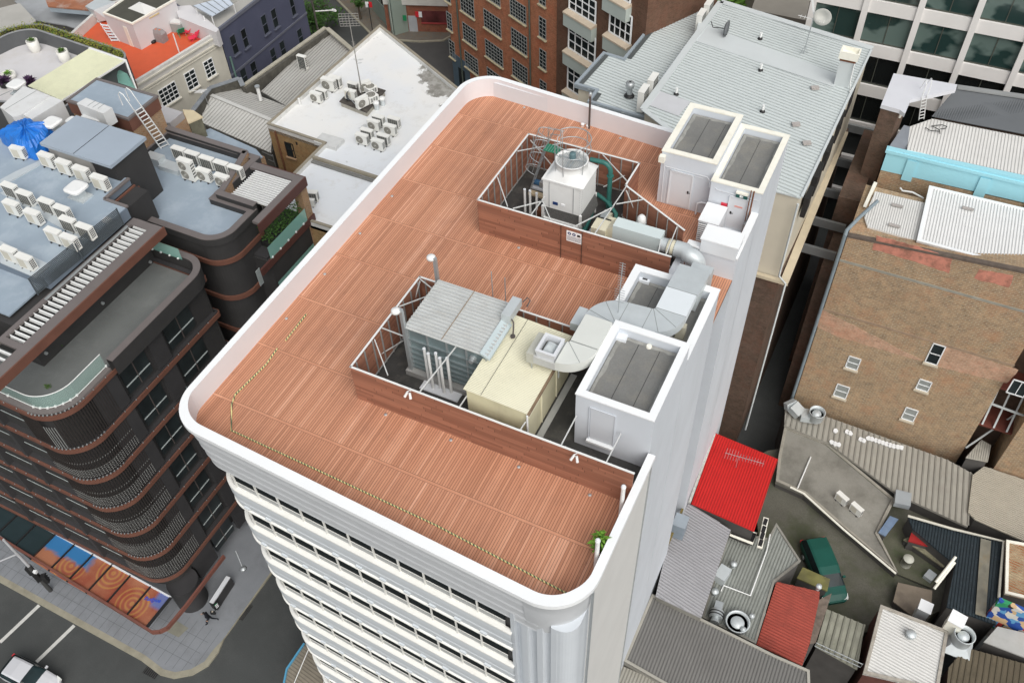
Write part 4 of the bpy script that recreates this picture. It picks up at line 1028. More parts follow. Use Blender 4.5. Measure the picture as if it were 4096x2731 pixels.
path_s=[(-36.95,19.9),(-36.95,28.55),(-41.2,28.55)]
pin=[(-37.75,19.9),(-37.75,27.3),(-38.5,28.1),(-41.2,28.1)]
pth=fillet([(-36.97,19.9),(-36.97,28.55),(-41.2,28.55)],[0,1.2,0],8,closed=False)
m=MB();m.sweep([(.0,-9.0),(.0,-8.0),(-.42,-8.0),(-.42,-9.2)],pth[::-1],smooth=False);m.build('terrace_parapet',DARK,DB)
m=MB();m.sweep([(.02,-8.0),(.02,-7.94),(-.44,-7.94),(-.44,-8.0)],pth[::-1]);m.build('parapet_cap',CAPB,DB)
kerb=fillet([(-62,15.5),(-37.0,15.5),(-37.0,19.9)],[0,2.1,0],14,closed=False)
m=MB();m.sweep([(.0,-9.0),(.0,-8.82),(-.5,-8.82),(-.5,-9.1)],kerb);m.build('terrace_kerb',CAPB,DB)
tp=[(-62,15.9),(-39.1,15.9)]+arc(-39.1,17.6,1.75,-90,0,8)+[(-37.35,28.2),(-62,28.2)]
m=MB();m.prism(tp,-9.3,-9.14);m.build('terrace_floor',TERR,DB)
gk=fillet([(-45.5,15.85),(-37.35,15.85),(-37.35,19.9)],[0,1.9,0],14,closed=False)
m=MB();m.sweep([(0,-8.8),(0,-7.75)],gk);m.build('glass_balustrade',GLASSG,DB)
m=MB();m.tube([(p[0],p[1],-7.73)for p in gk],.03,6);m.tube([(p[0],p[1],-8.78)for p in gk],.025,6);m.build('handrail',STEELW,DB)
m=MB()
for p in gk[::2]+[(-41,15.85),(-42.4,15.85),(-43.8,15.85)]:m.obox((p[0],p[1],-8.82),(.12,.12,.1),.6)
m.build('glass_clamp',STEELW,DB)
m=MB();g2=[(-41.0,28.35),(-38.3,28.35)];m.sweep([(0,-7.95),(0,-7.0)],g2);m.build('glass_panel',clear_glass('green_glass',(.38,.75,.66),.55),DB)
m=MB()
for x in(-40.7,-40.0,-39.3,-38.6):m.obox((x,28.3,-7.95),(.1,.1,.08))
m.build('glass_clamp',STEELW,DB)
m=MB();m.box(-62,-41.05,18.5,28.45,-9.14,-5.8);m.box(-43.4,-42.0,28.4,30.7,-9.1,-5.3);m.box(-62,-43.3,28.4,30.8,-9.1,-5.25);m.build('penthouse_wall',DARK,DB)
m=MB();m.box(-62,-42.0,18.8,21.45,-5.56,-5.45);m.build('lower_roof',BLUER,DB)
m=MB();m.box(-62,-41.45,21.45,28.35,-5.55,-4.75);m.box(-62,-43.3,28.35,30.65,-5.55,-4.75);m.build('upper_roof_wall',mat('blue_grey_wall',(.17,.21,.26),.6,.06),DB)
UZ=-4.72
m=MB();m.box(-62,-41.5,21.5,28.3,-4.75,UZ);m.box(-62,-43.35,28.3,30.6,-4.75,UZ);m.build('upper_roof',BLUER,DB)
m=MB();m.beam((-43.3,30.65,UZ),(-43.3,28.4,UZ),.22,.12);m.beam((-43.3,28.4,UZ),(-41.45,28.4,UZ),.22,.12);m.build('roof_kerb',CAPB,DB)
m=MB();m.beam((-43.1,28.4,UZ-.75),(-43.1,30.7,UZ-.75),.12,.55);m.build('copper_fascia',COPPER,DB)
m=MB();m.box(-39.75,-39.0,14.5,28.45,-5.75,-5.55);m.box(-41.05,-39.75,27.85,28.44,-5.74,-5.56);m.box(-41.35,-41.05,14.5,28.43,-5.73,-5.57);m.box(-41.05,-39.75,17.2,17.6,-5.74,-5.56);m.build('pergola_frame',CAPB,DB)
m=MB();m.box(-39.02,-38.93,14.4,28.5,-6.15,-5.52);m.build('copper_fascia',COPPER,DB)
for i in range(29):
 y=17.75+i*.36;m=MB();m.hexa([(-41.05,y,-5.85),(-39.75,y,-5.85),(-39.75,y+.07,-5.85),(-41.05,y+.07,-5.85)],[(-40.85,y+.02,-5.6),(-39.75,y+.02,-5.6),(-39.75,y+.11,-5.6),(-41.05,y+.11,-5.6)]);m.build('pergola_slat',STEELW,DB)
for i in range(6):
 y=14.6+i*.42;m=MB();m.box(-45.5,-39.75,y,y+.1,-5.75,-5.55);m.build('pergola_slat',STEELW,DB)
m=MB();m.box(-42.3,-42.2,14.5,17.2,-5.8,-5.5);m.build('pergola_bar',STEELW,DB)
RS=thing('roof_screen',(-41,24,-5),'long charcoal horizontal-slat screen standing on the blue roof edge','roof screen')
for a,b in((20.66,23.95),(24.05,27.43)):
 m=MB()
 for k in range(13):m.beam((-41.1-(27.4-a)*.06,a,-5.2+k*.1),(-41.1-(27.4-b)*.06,b,-5.2+k*.1),.03,.055)
 m.beam((-41.5+(a-20.66)*.06,a,-5.3),(-41.5+(a-20.66)*.06,a,-3.95),.06,.06);m.beam((-41.12,b,-5.3),(-41.12,b,-3.95),.06,.06)
 m.build('slat_panel',mat('charcoal_slat',(.075,.09,.10),.5,.08)if 'charcoal_slat' not in bpy.data.materials else bpy.data.materials['charcoal_slat'],RS)
m=MB();m.beam((-40.95,20.6,-5.38),(-40.95,27.5,-5.38),.12,.08);m.build('base_rail',GALV,RS)
FRW=mat('grey_white_frame',(.45,.5,.5),.4)
def onwall(px,py):return onX(px,py,-36.9)
for k in range(7):
 z=-12.05-3.28*k
 for(ya,yb)in((20.3,22.4),(24.2,26.6)):
  m=MB();m.box(-37.35,-37.22,ya,yb,z+.2,z+2.6);g_=m.build('window',glass('night_glass',(.012,.016,.017),.3)if 'night_glass' not in bpy.data.materials else bpy.data.materials['night_glass'],DB)
  m=MB();m.beam((-37.2,ya,z+.9),(-37.2,(ya+yb)/2-.03,z+.9),.05,.06);m.beam((-37.2,(ya+yb)/2+.03,z+.9),(-37.2,yb,z+.9),.05,.06);m.build('frame',FRW,g_)
  m=MB();m.beam((-37.2,(ya+yb)/2,z+.2),(-37.2,(ya+yb)/2,z+2.6),.04,.06);m.build('mullion',BRB,g_)
 m=MB();m.box(-37.3,-37.0,18.0,20.0,z,z+2.85);m.box(-37.3,-37.02,22.7,23.9,z,z+2.85);m.build('side_panel',DARK2,DB)
SLM=mat('slat_screen_brown',(.04,.034,.032),.6,.2)
SLL=mat('slat_glint',(.35,.36,.35),.5)
for k in range(6):
 z=-12.1-3.28*k
 cp=fillet([(-40.4,15.5),(-37.0,15.5),(-37.0,19.2)],[0,2.0,0],24,closed=False)
 pts=[];acc=0
 for i in range(len(cp)-1):
  a,b=Vector(cp[i]),Vector(cp[i+1]);L=(b-a).length;t=-acc
  while t+.17<L:t+=.17;pts.append(a+(b-a)*(t/L))
  acc=L-t
 m=MB();ml=MB()
 for j,p in enumerate(pts):
  if k==0 and 8<j<14:ml.beam((p.x,p.y,z),(p.x,p.y,z+2.0),.03);continue
  m.beam((p.x,p.y,z),(p.x,p.y,z+2.8),.05,.07)
  if k>=1:
   for s_ in range(4+k):ml.obox((p.x,p.y,z+.15+s_*.17),(.1,.05,.05),.5)
   ml.beam((p.x-.02,p.y-.02,z+1.35),(p.x+.03,p.y+.04,z+1.6),.03)
 m.build('balcony_screen',SLM,DB);ml.build('screen_highlight',SLL,DB)if ml.v else None
 for i,x in enumerate((-43.2,-46.8,-50.4,-54.0)):
  m=MB();m.hexa([(x,15.4,z-.1),(x+.35,15.4,z-.1),(x+.35,16.2,z-.1),(x,16.2,z-.1)],[(x+.0,15.4,z+3.0),(x+.35,15.4,z+3.0),(x+.35,16.2,z+3.0),(x+.0,16.2,z+3.0)]);m.build('blade_wall',DARK2,DB)
  m=MB();m.quad((x+.4,15.75,z+.1),(x+3.5,15.75,z+.1),(x+3.5,15.75,z+1.1),(x+.4,15.75,z+1.1));m.build('glass_balustrade',clear_glass('smoked_glass',(.12,.13,.12),.12)if 'smoked_glass' not in bpy.data.materials else bpy.data.materials['smoked_glass'],DB)
  m=MB();m.tube([(x+.4,15.72,z+1.12),(x+3.5,15.72,z+1.12)],.025,5);m.build('handrail',FRW,DB)
  m=MB();m.box(x+.4,x+3.5,16.0,16.3,z+.1,z+.9);m.build('balcony_blind',mat('balcony_tan',(.24,.215,.185),.8,.2,6)if 'balcony_tan' not in bpy.data.materials else bpy.data.materials['balcony_tan'],DB)
 ml=MB()
 for p in inset(edge,-.02)[1:16]:ml.obox((p[0],p[1],z+3.2),(.07,.07,.08),.4)
 for y in range(18,28):ml.obox((-36.93,y+.3,z+3.12),(.05,.05,.07))
 for x in range(-60,-39):ml.obox((x,15.42,z+3.12),(.05,.05,.07))
 ml.build('band_stud',GALV,DB)
for i,(c,r,x,y,lb_)in enumerate(((0,1,1378,838,'rear'),(0,1,940,1215,'middle'),(0,1,750,1350,'square'),(0,2,420,105,'front'))):
 v=onX(*qd(c,r,x,y),-41.0)if i!=2 else q(c,r,x,y,-9.1)
 m=MB();m.cyl((0,0,0),(.12,0,0),.1,n=12)if i!=2 else m.obox((0,0,0),(.2,.2,.1));o_=m.build('terrace_light',GALV,None);o_.location=v if i==2 else(-41.03,v.y,max(v.z,-8.9))
 tag(o_,lb_+' small metal lamp of the grey terrace wall','lamp','terrace wall lamps')
def pot(loc,r,h,label,leaf,potm,nleaf=40,spread=1.0,hh=.35,rad=True):
 T=thing('potted_plant',loc,label,'plant')
 m=MB();m.lathe([(r*.75,0),(r,h*.25),(r,h),(r*.86,h),(r*.84,h-.08),(0,h-.1)],loc,18);m.build('pot',potm,T)
 m=MB();rr=random.Random(int(abs(loc[0]*10)))
 for i in range(nleaf):
  a=rr.uniform(0,6.28);el=rr.uniform(.1,1.3);L=rr.uniform(.6,1)*hh*spread;c=Vector(loc)+Vector((rr.uniform(-.3,.3)*r,rr.uniform(-.3,.3)*r,h))
  d=Vector((math.cos(a)*math.cos(el),math.sin(a)*math.cos(el),math.sin(el)));s=d.cross(Vector((0,0,1))).normalized()*L*.15
  m.add([c,c+d*L*.5+s,c+d*L-Vector((0,0,L*.25)),c+d*L*.5-s],[(0,1,2,3)])
 m.build('foliage',leaf,T);return T
TCR=mat('terracotta',(.45,.16,.08),.8)
LEAFD=foliage('leaf_dark',(.03,.08,.02),(.07,.15,.03),9)
v=q(0,2,550,60,-9.1);pot((v.x,v.y,-9.14),.16,.26,'small terracotta pot with a seedling on the grey terrace',LEAFD,TCR,14,1,.35)
v=q(0,2,430,410,-9.1);T=thing('moss_clump',(v.x,v.y,-9.14),'tuft of green moss on the terrace floor near the glass','moss');m=MB();rr=random.Random(1)
for i in range(60):a=rr.uniform(0,6.28);d=rr.uniform(0,.28);c=Vector((v.x+d*math.cos(a),v.y+d*math.sin(a)*.7,-9.14));m.add([c,c+Vector((.07,0,.06)),c+Vector((0,.07,.07))],[(0,1,2)])
m.build('tuft',LEAF,T)
# ---- lift tower with the pale blue lid
LT=thing('roof_tower',(-46,31.5,-7.6),'dark square roof tower with two pale blue lid panels','roof tower')
m=MB();m.box(-49.2,-43.6,30.2,33.0,-7.6,-3.45);m.build('wall',DARK,LT)
m=MB();m.box(-49.2,-45.6,30.1,30.2,-5,-3.45);m.build('side_panel',mat('warm_grey',(.40,.39,.37),.7,.06),LT)
m=MB();m.prism([(-49.4,29.85),(-43.45,29.85),(-43.45,33.15),(-49.4,33.15)],-3.45,-3.22);m.build('lid',mat('blue_lid',(.35,.41,.48),.5,.06,.6),LT)
m=MB();m.box(-46.55,-46.5,29.86,33.14,-3.225,-3.215);m.build('lid_joint',BLACK,LT)
m=MB();m.box(-43.6,-43.5,30.2,31.3,-6.6,-5.9);m.box(-46.5,-43.55,30.1,30.2,-5.7,-5.2);m.build('copper_band',COPPER,LT)
# ---- rear wing with rounded roof corner
RB_=thing('apartment_wing',(-41,34,-33),'dark apartment wing with blue roof, brick corner and slatted balcony pergola','building')
BRK=brick('orange_brick',(.36,.20,.09),(.26,.13,.06),(.42,.38,.30),ms=.016,dirt=.1)
re_=fillet([(-47.6,29.75),(-36.15,29.75),(-36.15,33.6),(-39.3,33.6),(-39.3,38.3),(-47.6,38.3)],[0,1.7,0,0,0,0],12)
m=MB();m.prism(inset(re_,.12),-33,-7.62);m.build('wall',DARK,RB_)
for k in range(7):
 z=-9.0-3.28*k;m=MB();ring(m,inset(re_,-.04),inset(re_,.1),z-.36,z);m.build('copper_band',COPPER,RB_)
m=MB();ring(m,re_,inset(re_,.42),-7.7,-7.15);m.build('parapet',DARK,RB_)
m=MB();ring(m,inset(re_,-.02),inset(re_,.44),-7.15,-7.09);m.build('parapet_cap',CAPB,RB_)
m=MB();m.prism(inset(re_,.4),-7.62,-7.58);m.build('roof',BLUER,RB_)
m=MB();m.beam((-47.3,38.1,-7.6),(-40.2,38.0,-7.6),.3,1.5);m.build('rear_parapet',DARK,RB_)
m=MB();m.beam((-47.3,38.1,-6.82),(-40.2,38.0,-6.82),.42,.06);m.beam((-40.3,38.1,-6.82),(-39.1,33.7,-6.82),.42,.06);m.build('rear_cap',CAPB,RB_)
m=MB();m.beam((-40.2,38.0,-8.0),(-39.1,33.7,-8.0),.34,2.3);m.build('brick_parapet',BRK,RB_)
m=MB();m.box(-39.2,-36.2,33.4,33.75,-7.6,-6.7);m.build('planter_wall',DARK,RB_)
m=MB();m.box(-39.3,-36.1,33.35,33.8,-6.7,-6.64);m.build('planter_cap',CAPB,RB_)
m=MB();m.box(-38.9,-35.35,36.7,37.3,-6.95,-6.75);m.box(-35.35,-34.81,32.2,37.29,-6.94,-6.74);m.build('pergola_frame',CAPB,RB_)
m=MB();m.box(-34.8,-34.72,32.0,37.35,-7.45,-6.72);m.box(-38.5,-34.8,37.3,37.36,-7.4,-6.74);m.build('copper_fascia',mat('dark_copper',(.10,.04,.033),.6,.1),RB_)
for i in range(14):
 y=33.9+i*.2;m=MB();m.box(-38.3,-35.35,y,y+.07,-6.9,-6.75);m.build('pergola_slat',STEELW,RB_)
m=MB();m.box(-38.6,-34.95,32.2,37.2,-33,-10.2);m.build('balcony_wall',DARK,RB_)
for k in range(6):
 z=-10.0-3.2*k
 m=MB();m.box(-34.95,-34.8,31.2,37.4,z-.55,z+.0);m.build('copper_band',bpy.data.materials['dark_copper'],RB_)
 m=MB();m.box(-35.6,-34.9,36.7,37.35,z,z+2.7);m.build('brick_pier',BRK,RB_)
 m=MB();m.quad((-34.85,32.3,z),(-34.85,36.6,z),(-34.85,36.6,z+1.05),(-34.85,32.3,z+1.05));m.build('glass_balustrade',bpy.data.materials['green_glass'],RB_)
 m=MB()
 for y in(32.5,33.4,34.3,35.2,36.1):m.obox((-34.82,y,z),(.08,.1,.12))
 m.build('glass_clamp',STEELW,RB_)
m=MB();m.box(-38.5,-35.2,32.3,36.9,-10.2,-10.05);m.build('balcony_floor',DARK2,RB_)
m=MB();rr=random.Random(8)
for i in range(1500):
 c=Vector((rr.uniform(-36.4,-35.1),rr.uniform(33.2,36.6),rr.uniform(-9.9,-8.3)));c.z-=abs(rr.gauss(0,.2));a=rr.uniform(0,6.28);s=rr.uniform(.06,.14)
 m.add([c,c+Vector((s*math.cos(a),s*math.sin(a),s*.5)),c+Vector((-s*math.sin(a),s*math.cos(a),s*.6))],[(0,1,2)])
bp=thing('balcony_hedge',(-35.8,35,-10),'dense dark green hedge behind the glass balcony under the white slats','hedge');m.build('foliage',LEAFD,bp)
m=MB();m.box(-36.3,-35.2,33.2,36.6,-10.05,-9.7);m.build('planter',BLACK,bp)
m=MB();m.box(-36.12,-36.08,31.8,32.6,-12.6,-11.2);w_=m.build('window',FRW,RB_)
# ---- brick stair tower with ladder
BT=thing('stair_tower',(-50,36.5,-7.6),'brown brick stair tower with copper fascia and pale blue roof','roof tower')
m=MB();m.box(-52.8,-47.3,35.3,38.2,-7.6,-4.35);m.build('brick_wall',BRK,BT)
m=MB();m.box(-52.85,-47.25,35.25,38.25,-5.3,-4.4);m.build('copper_fascia',COPPER,BT)
o_=[(-52.9,35.2),(-47.2,35.2),(-47.2,38.3),(-52.9,38.3)]
m=MB();ring(m,o_,inset(o_,.2),-4.4,-4.25);m.build('roof_edge',CAPB,BT)
m=MB();m.prism(inset(o_,.15),-4.4,-4.32);m.build('roof',BLUER,BT)
LA=thing('roof_ladder',(-47,37,-7.6),'long white ladder with looped handrails leaning on the brick stair tower','ladder')
b0,b1,t0,t1=q(0,0,1480,1370,-7.6),q(0,0,1555,1335,-7.6),q(0,0,1225,1005,-3.4),q(0,0,1290,965,-3.4)
m=MB();
for a,b,k in((b0,t0,q(0,0,1130,870,-2.1)),(b1,t1,q(0,0,1195,830,-2.1))):
 m.beam(a,b,.07);m.tube([b,k,k+Vector((-.25,0,.12)),k+Vector((-.45,0,-.1)),k+Vector((-.45,0,-.95))],.035,6)
m.build('side_rail',STEELW,LA)
m=MB()
for i in range(12):m.beam(b0.lerp(t0,(i+.4)/12),b1.lerp(t1,(i+.4)/12),.07,.035)
m.build('rung',STEELW,LA)
CB_=thing('masonry_chimney',(-48.5,41.6,-12),'square stone chimney with a pale flat cap beside the grey tin roof','chimney')
m=MB();p_=P2d([(0,0,1735,1125),(0,0,1850,1075),(0,0,1770,1020),(0,0,1690,1015)],-7.4)
m.prism(p_,-10.6,-7.5);m.build('shaft',mat('dirty_stone',(.17,.165,.12),.9,.3,2,stain=.6,stain_col=(.05,.05,.04),stain_scale=1.5),CB_)
m=MB();m.prism(inset(p_,-.07),-7.5,-7.38);m.build('cap',mat('sand_cap',(.62,.53,.36),.8,.1),CB_)
LBK=thing('service_wing',(-46,41,-33),'low brick service wing with blue roof strip and copper band beyond the dark parapet','building')
m=MB();m.prism(P2d([(0,0,1505,1130),(0,0,2200,1510),(1,0,80,1440),(0,0,2351,1400),(0,0,1850,1190),(0,0,1690,1030)],-9.2),-33,-9.2);m.build('brick_wall',BRK,LBK)
m=MB();m.prism(P2d([(0,0,1800,1230),(0,0,2330,1480),(1,0,60,1440),(0,0,2351,1370),(0,0,1930,1180)],-9.1),-9.2,-9.1);m.build('roof',BLUER,LBK)
m=MB();m.prism(P2d([(0,0,1440,955),(0,0,1680,1030),(0,0,1560,1130),(0,0,1500,1125)],-8.6),-12,-8.6);m.build('landing',mat('pale_landing',(.50,.49,.50),.8,.08),LBK)
# ---- air conditioners on the blue roofs
z=UZ
for i,(x,y)in enumerate(((75,128),(215,198),(415,272),(557,335),(612,440),(765,505))):
 ac('coil',0,1,x,y,z,0,'white air conditioner with dark coil grille, '+['leftmost','second','third','fourth','fifth','rightmost'][i]+' in the middle blue-roof row','coil-side air conditioners on the blue roof')
for i,(x,y)in enumerate(((92,288),(285,372),(478,545),(622,603))):
 ac('plain',0,1,x,y,z,0,'white air conditioner with beige front panel, '+['leftmost','second','third','rightmost'][i]+' in the row below the coil-side units','beige-panel air conditioners on the blue roof')
for i,(x,y)in enumerate(((68,715),(212,785))):
 ac('plain',0,1,x,y,z,0,'white air conditioner on the roof ledge, '+['left one','right one beside the slat screen'][i],'air conditioners on the roof ledge')
for i,(px,py)in enumerate(((104,356),(144,372),(184,387),(226,407))):
 p=at(px,py,z+.95);place(PR['plain'],(p.x,p.y,z),0,'white air conditioner below the pale blue lid, '+['first','second','third','fourth'][i]+' from the tarpaulin','air conditioners below the pale blue lid',1.25)
p=at(36,336,z+.95);place(PR['plain'],(p.x,p.y,z),.15,'lone white air conditioner touching the blue tarpaulin',None,1.1)
z=-7.58
for i,(x,y)in enumerate(((1635,1360),(1760,1402),(1893,1447),(2025,1490),(2155,1532))):
 ac('coil',0,0,x,y,z,0,'dark-coil air conditioner, '+['first','second','third','fourth','fifth'][i]+' from the ladder foot in the rear row','rear row of air conditioners on the dark wing')
ac('tall',0,0,1690,1468,z,0,'tall twin-fan air conditioner on the dark wing roof',None)
for i,(px,py)in enumerate(((466,390),(508,403))):
 p=at(px,py,z+.95);place(PR['fan'],(p.x,p.y,z),0,'single-fan air conditioner on the dark wing, '+('next to' if i==0 else 'farthest from')+' the twin-fan unit','front row of air conditioners on the dark wing',1.2)
m=MB();m.box(-45.6,-44.4,34.6,35.3,-7.58,-6.9);cbx=thing('duct_box',(-45,35,-7.58),'pale grey duct box on the wing roof by the ladder foot','duct')
v=q(0,0,1410,1430,-6.9);m=MB();m.box(v.x-.6,v.x+.7,v.y-.35,v.y+.35,-7.58,-6.9);m.build('casing',GALVD,cbx)
v2=q(0,0,1530,1490,-7.2);m=MB();m.box(v.x+.7,v2.x+1.4,v.y-.5,v.y+.3,-7.58,-7.2);m.build('low_run',GALVD,cbx)
# ---- roof cowls, tarpaulin, ducts
def cowl(c,r,x,y,z,label,s=1.0,h=.9):
 p=q(c,r,x,y,z+h*s);T=thing('roof_ventilator',(p.x,p.y,z),label,'roof ventilator')
 m=MB();m.prism([(p.x+a*s,p.y+b*s)for a,b in((-.65,-.45),(.65,-.45),(.65,.45),(-.65,.45))],z,z+.12);m.box(p.x-.3*s,p.x+.3*s,p.y-.3*s,p.y+.3*s,z+.1,z+h*s-.25*s);m.build('base',GALVD,T)
 m=MB();n=24
 def rr4(k,zz):return[(p.x+k*s*.62*(abs(math.cos(t))**.45)*(1 if math.cos(t)>=0 else-1),p.y+k*s*.62*(abs(math.sin(t))**.45)*(1 if math.sin(t)>=0 else-1),zz)for t in[2*math.pi*i/n for i in range(n)]]
 L=[rr4(.8,z+h*s-.3*s),rr4(1,z+h*s-.2*s),rr4(1,z+h*s-.08*s),rr4(.8,z+h*s)]
 for a,b in zip(L,L[1:]):m.add(a+b,[(i,(i+1)%n,n+(i+1)%n,n+i)for i in range(n)],True)
 m.add(L[-1],[tuple(range(n))]);m.build('rounded_hood',STEELW,T)
 return T
cowl(0,1,690,140,UZ,'large white roof ventilator with rounded hood in the middle of the blue roof')
cowl(0,0,465,1110,UZ,'white rounded ventilator hood between the blue tarpaulin and the lid',.95,1.2);cowl(0,0,655,1095,UZ,'small white rounded ventilator hood behind the pale blue lid',.6,1.0)
cowl(0,0,140,760,-6.5,'white rounded ventilator hood in front of the yellow awning',.95,1.0)
cowl(0,1,975,445,UZ,'low white hood half hidden behind the black slat screen',.4,.5)
TP=thing('blue_tarpaulin',(-54,30,UZ),'crumpled bright blue tarpaulin over roof equipment','tarpaulin')
tm=mat('tarp_blue',(.02,.18,.62),.35,.15,2.5)
m=MB();rr=random.Random(4);base=P2d([(0,0,30,1300),(0,0,200,1430),(0,0,330,1450),(0,0,470,1340),(0,0,500,1230),(0,0,330,1190),(0,0,190,1200)],-4.6)
cx0=sum(p[0]for p in base)/len(base);cy0=sum(p[1]for p in base)/len(base);N=len(base)*8;rings=[]
for k,(s,zz)in enumerate(((1.08,UZ+.02),(1.02,UZ+.5),(.96,UZ+.85),(.8,UZ+1.15),(.5,UZ+1.25),(.15,UZ+1.3))):
 L=[]
 for i in range(N):
  a,b=base[i//8],base[(i//8+1)%len(base)];t=(i%8)/8;x=a[0]+(b[0]-a[0])*t;y=a[1]+(b[1]-a[1])*t
  j=math.sin(i*1.9+k)*.06+rr.uniform(-.08,.08)
  L.append((cx0+(x-cx0)*(s+j*.5),cy0+(y-cy0)*(s+j*.5),zz+(rr.uniform(-.1,.1)if k else 0)))
 rings.append(L)
for a,b in zip(rings,rings[1:]):m.add(a+b,[(i,(i+1)%N,N+(i+1)%N,N+i)for i in range(N)],False)
m.add(rings[-1],[tuple(range(N))]);m.build('sheet',tm,TP)
def duct(name,polyspec,z0,z1,label,matl=None,seams=()):
 pl=P2d(polyspec,z1);c=pl[0];T=thing(name,(c[0],c[1],z0),label,'duct');m=MB();m.prism(pl,z0,z1);m.build('casing',matl or GALVD,T)
 if seams:
  m=MB()
  for a,b in seams:m.beam(q(*a,z1),q(*b,z1),.035,.03)
  m.build('seam',SEAMM,T)
 return T
DWH=mat('white_sheet',(.68,.69,.69),.5,.06,1.2,stain=.3,stain_col=(.42,.4,.35),stain_scale=1.0)
duct('sheet_duct',[(0,0,0,985),(0,0,215,790),(0,0,460,880),(0,0,190,1060),(0,0,120,1080)],-6.2,-4.2,'wide white sheet-metal duct in front of the yellow awning',DWH,[((0,0,45,1010),(0,0,335,835)),((0,0,0,880),(0,0,110,830))])
duct('sheet_duct',[(0,0,205,1050),(0,0,470,885),(0,0,575,925),(0,0,290,1100)],-5.9,-4.3,'second white duct box with blue-grey side beside the brick tower roof',DWH)
duct('roof_duct',[(0,0,705,950),(0,0,790,900),(0,0,1030,990),(0,0,945,1045)],-4.32,-3.2,'ribbed white duct box on the brick tower roof',DWH,[((0,0,805,975),(0,0,880,925)),((0,0,850,990),(0,0,920,945)),((0,0,900,1000),(0,0,960,955))])
duct('roof_duct',[(0,0,740,1070),(0,0,790,1030),(0,0,930,1090),(0,0,900,1115)],-5,-4.0,'low ribbed white duct behind the pale blue lid',DWH)
PLN=mat('pale_plinth',(.50,.55,.58),.6,.08,1)
for i,l in enumerate(([(0,1,0,200),(0,1,40,180),(0,1,850,560),(0,1,760,640)],[(0,1,0,640),(0,1,460,860),(0,1,330,980),(0,1,0,840)],[(0,1,0,80),(0,1,150,0),(0,0,370,1470),(0,0,380,1500),(0,1,80,105),(0,1,0,150)])):
 m=MB();m.prism(P2d(l,UZ+.1),UZ,UZ+.08);m.build('unit_plinth',PLN,DB)
#  top left: planted roof terrace
HED=foliage('hedge_leaf',(.10,.19,.03),(.34,.30,.06),2.2)
SG=thing('garden_roof_block',(-66,40,-33),'apartment block corner with planted parapet round a pale tiled roof terrace','building')
gt=[(-80,45.0)];TZ=-9.2
outer=fillet([(-84,48.6),(-57.2,46.6),(-57.2,38.2),(-84,38.2)],[0,1.8,0,0],12)
outer=fillet([(-73.5,33.0),(-70.5,46.9),(-58.0,46.1),(-57.6,36.2),(-62,36.0)],[0,3.2,1.6,0,0],10)
m=MB();m.prism(inset(outer,.3),-33,-9.3);m.build('brick_wall',brick('mixed_brick',(.34,.24,.13),(.20,.12,.07),(.45,.42,.34),ms=.018,dirt=.1),SG)
m=MB();ring(m,inset(outer,.02),inset(outer,.35),-10.9,-10.2);m.build('copper_band',COPPER,SG)
m=MB();m.prism(inset(outer,.9),-9.3,TZ);m.build('terrace_floor',mat('pale_tile',(.62,.61,.62),.7,.05,.6,stain=.25,stain_col=(.42,.38,.28),stain_scale=.5),SG)
m=MB();ring(m,outer,inset(outer,.12),-10.2,-7.95);ring(m,inset(outer,.85),inset(outer,.97),TZ,-7.95);m.build('planter_wall',mat('slate_grey',(.11,.115,.12),.6,.08),SG)
m=MB();ring(m,inset(outer,-.02),inset(outer,.14),-7.95,-7.9);ring(m,inset(outer,.83),inset(outer,1.0),-7.95,-7.9);m.build('planter_cap',mat('slate_cap',(.30,.31,.32),.6),SG)
m=MB();ring(m,inset(outer,.12),inset(outer,.85),-8.2,-8.05);m.build('planter_soil',mat('soil',(.05,.04,.03),.95),SG)
HG=thing('parapet_hedge',(-60,46,-8),'continuous yellow-green hedge growing in the curved parapet planter','hedge')
m=MB();rr=random.Random(11);cp=inset(outer,.48)
ins_path=cp[0:len(cp)]
tot=[]
for i in range(len(cp)):
 a,b=Vector(cp[i]),Vector(cp[(i+1)%len(cp)]);L=(b-a).length
 if b.y<37 or a.y<33.5:
  if not(i==0):continue
 n=int(L*150)
 for k in range(n):
  p=a.lerp(b,rr.random());z=-8.05+abs(rr.gauss(0,.26));w=.42-(z+8.05)*.25;p=p+Vector((rr.uniform(-w,w),rr.uniform(-w,w)))
  t=rr.uniform(0,6.28);s=rr.uniform(.06,.13)
  m.add([(p.x,p.y,z),(p.x+s*math.cos(t),p.y+s*math.sin(t),z+s*rr.uniform(0,.8)),(p.x-s*math.sin(t),p.y+s*math.cos(t),z+s*rr.uniform(-.2,.8))],[(0,1,2)])
m.build('foliage',HED,HG)
WP=mat('white_pot',(.78,.77,.72),.5,.04)
for(x,y,lb_)in((310,420,'white round planter pot nearest the curved corner of the roof terrace'),(585,515,'white round planter pot beside the yellow awning')):
 v=q(0,0,x,y,TZ+.5);pot((v.x,v.y,TZ),.48,1.0,lb_,foliage('shrub_green_%d'%x,(.04,.11,.02),(.12,.2,.04),9),WP,90,1,.34)
v=q(0,0,75,690,TZ+.3);pot((v.x,v.y,TZ),.6,.45,'wide low white bowl planter at the left frame edge',LEAF,WP,70,1,.35)
PUR=foliage('purple_leaf',(.045,.025,.06),(.12,.06,.13),6)
for(x,y,lb_)in((270,740,'purple-leaved rosette plant in a pot by the white duct'),(25,740,'purple-leaved rosette plant at the left frame edge')):
 v=q(0,0,x,y,TZ+.6);pot((v.x,v.y,TZ),.4,.5,lb_,PUR,BLACK,110,1.0,.75)
AW=thing('yellow_awning',(-59,42,-7.5),'pale yellow corrugated sheet awning on white posts','awning')
ap=[q(0,0,820,445,-7.3),q(0,0,1155,560,-7.3),q(0,0,575,925,-7.6),q(0,0,255,790,-7.6)]
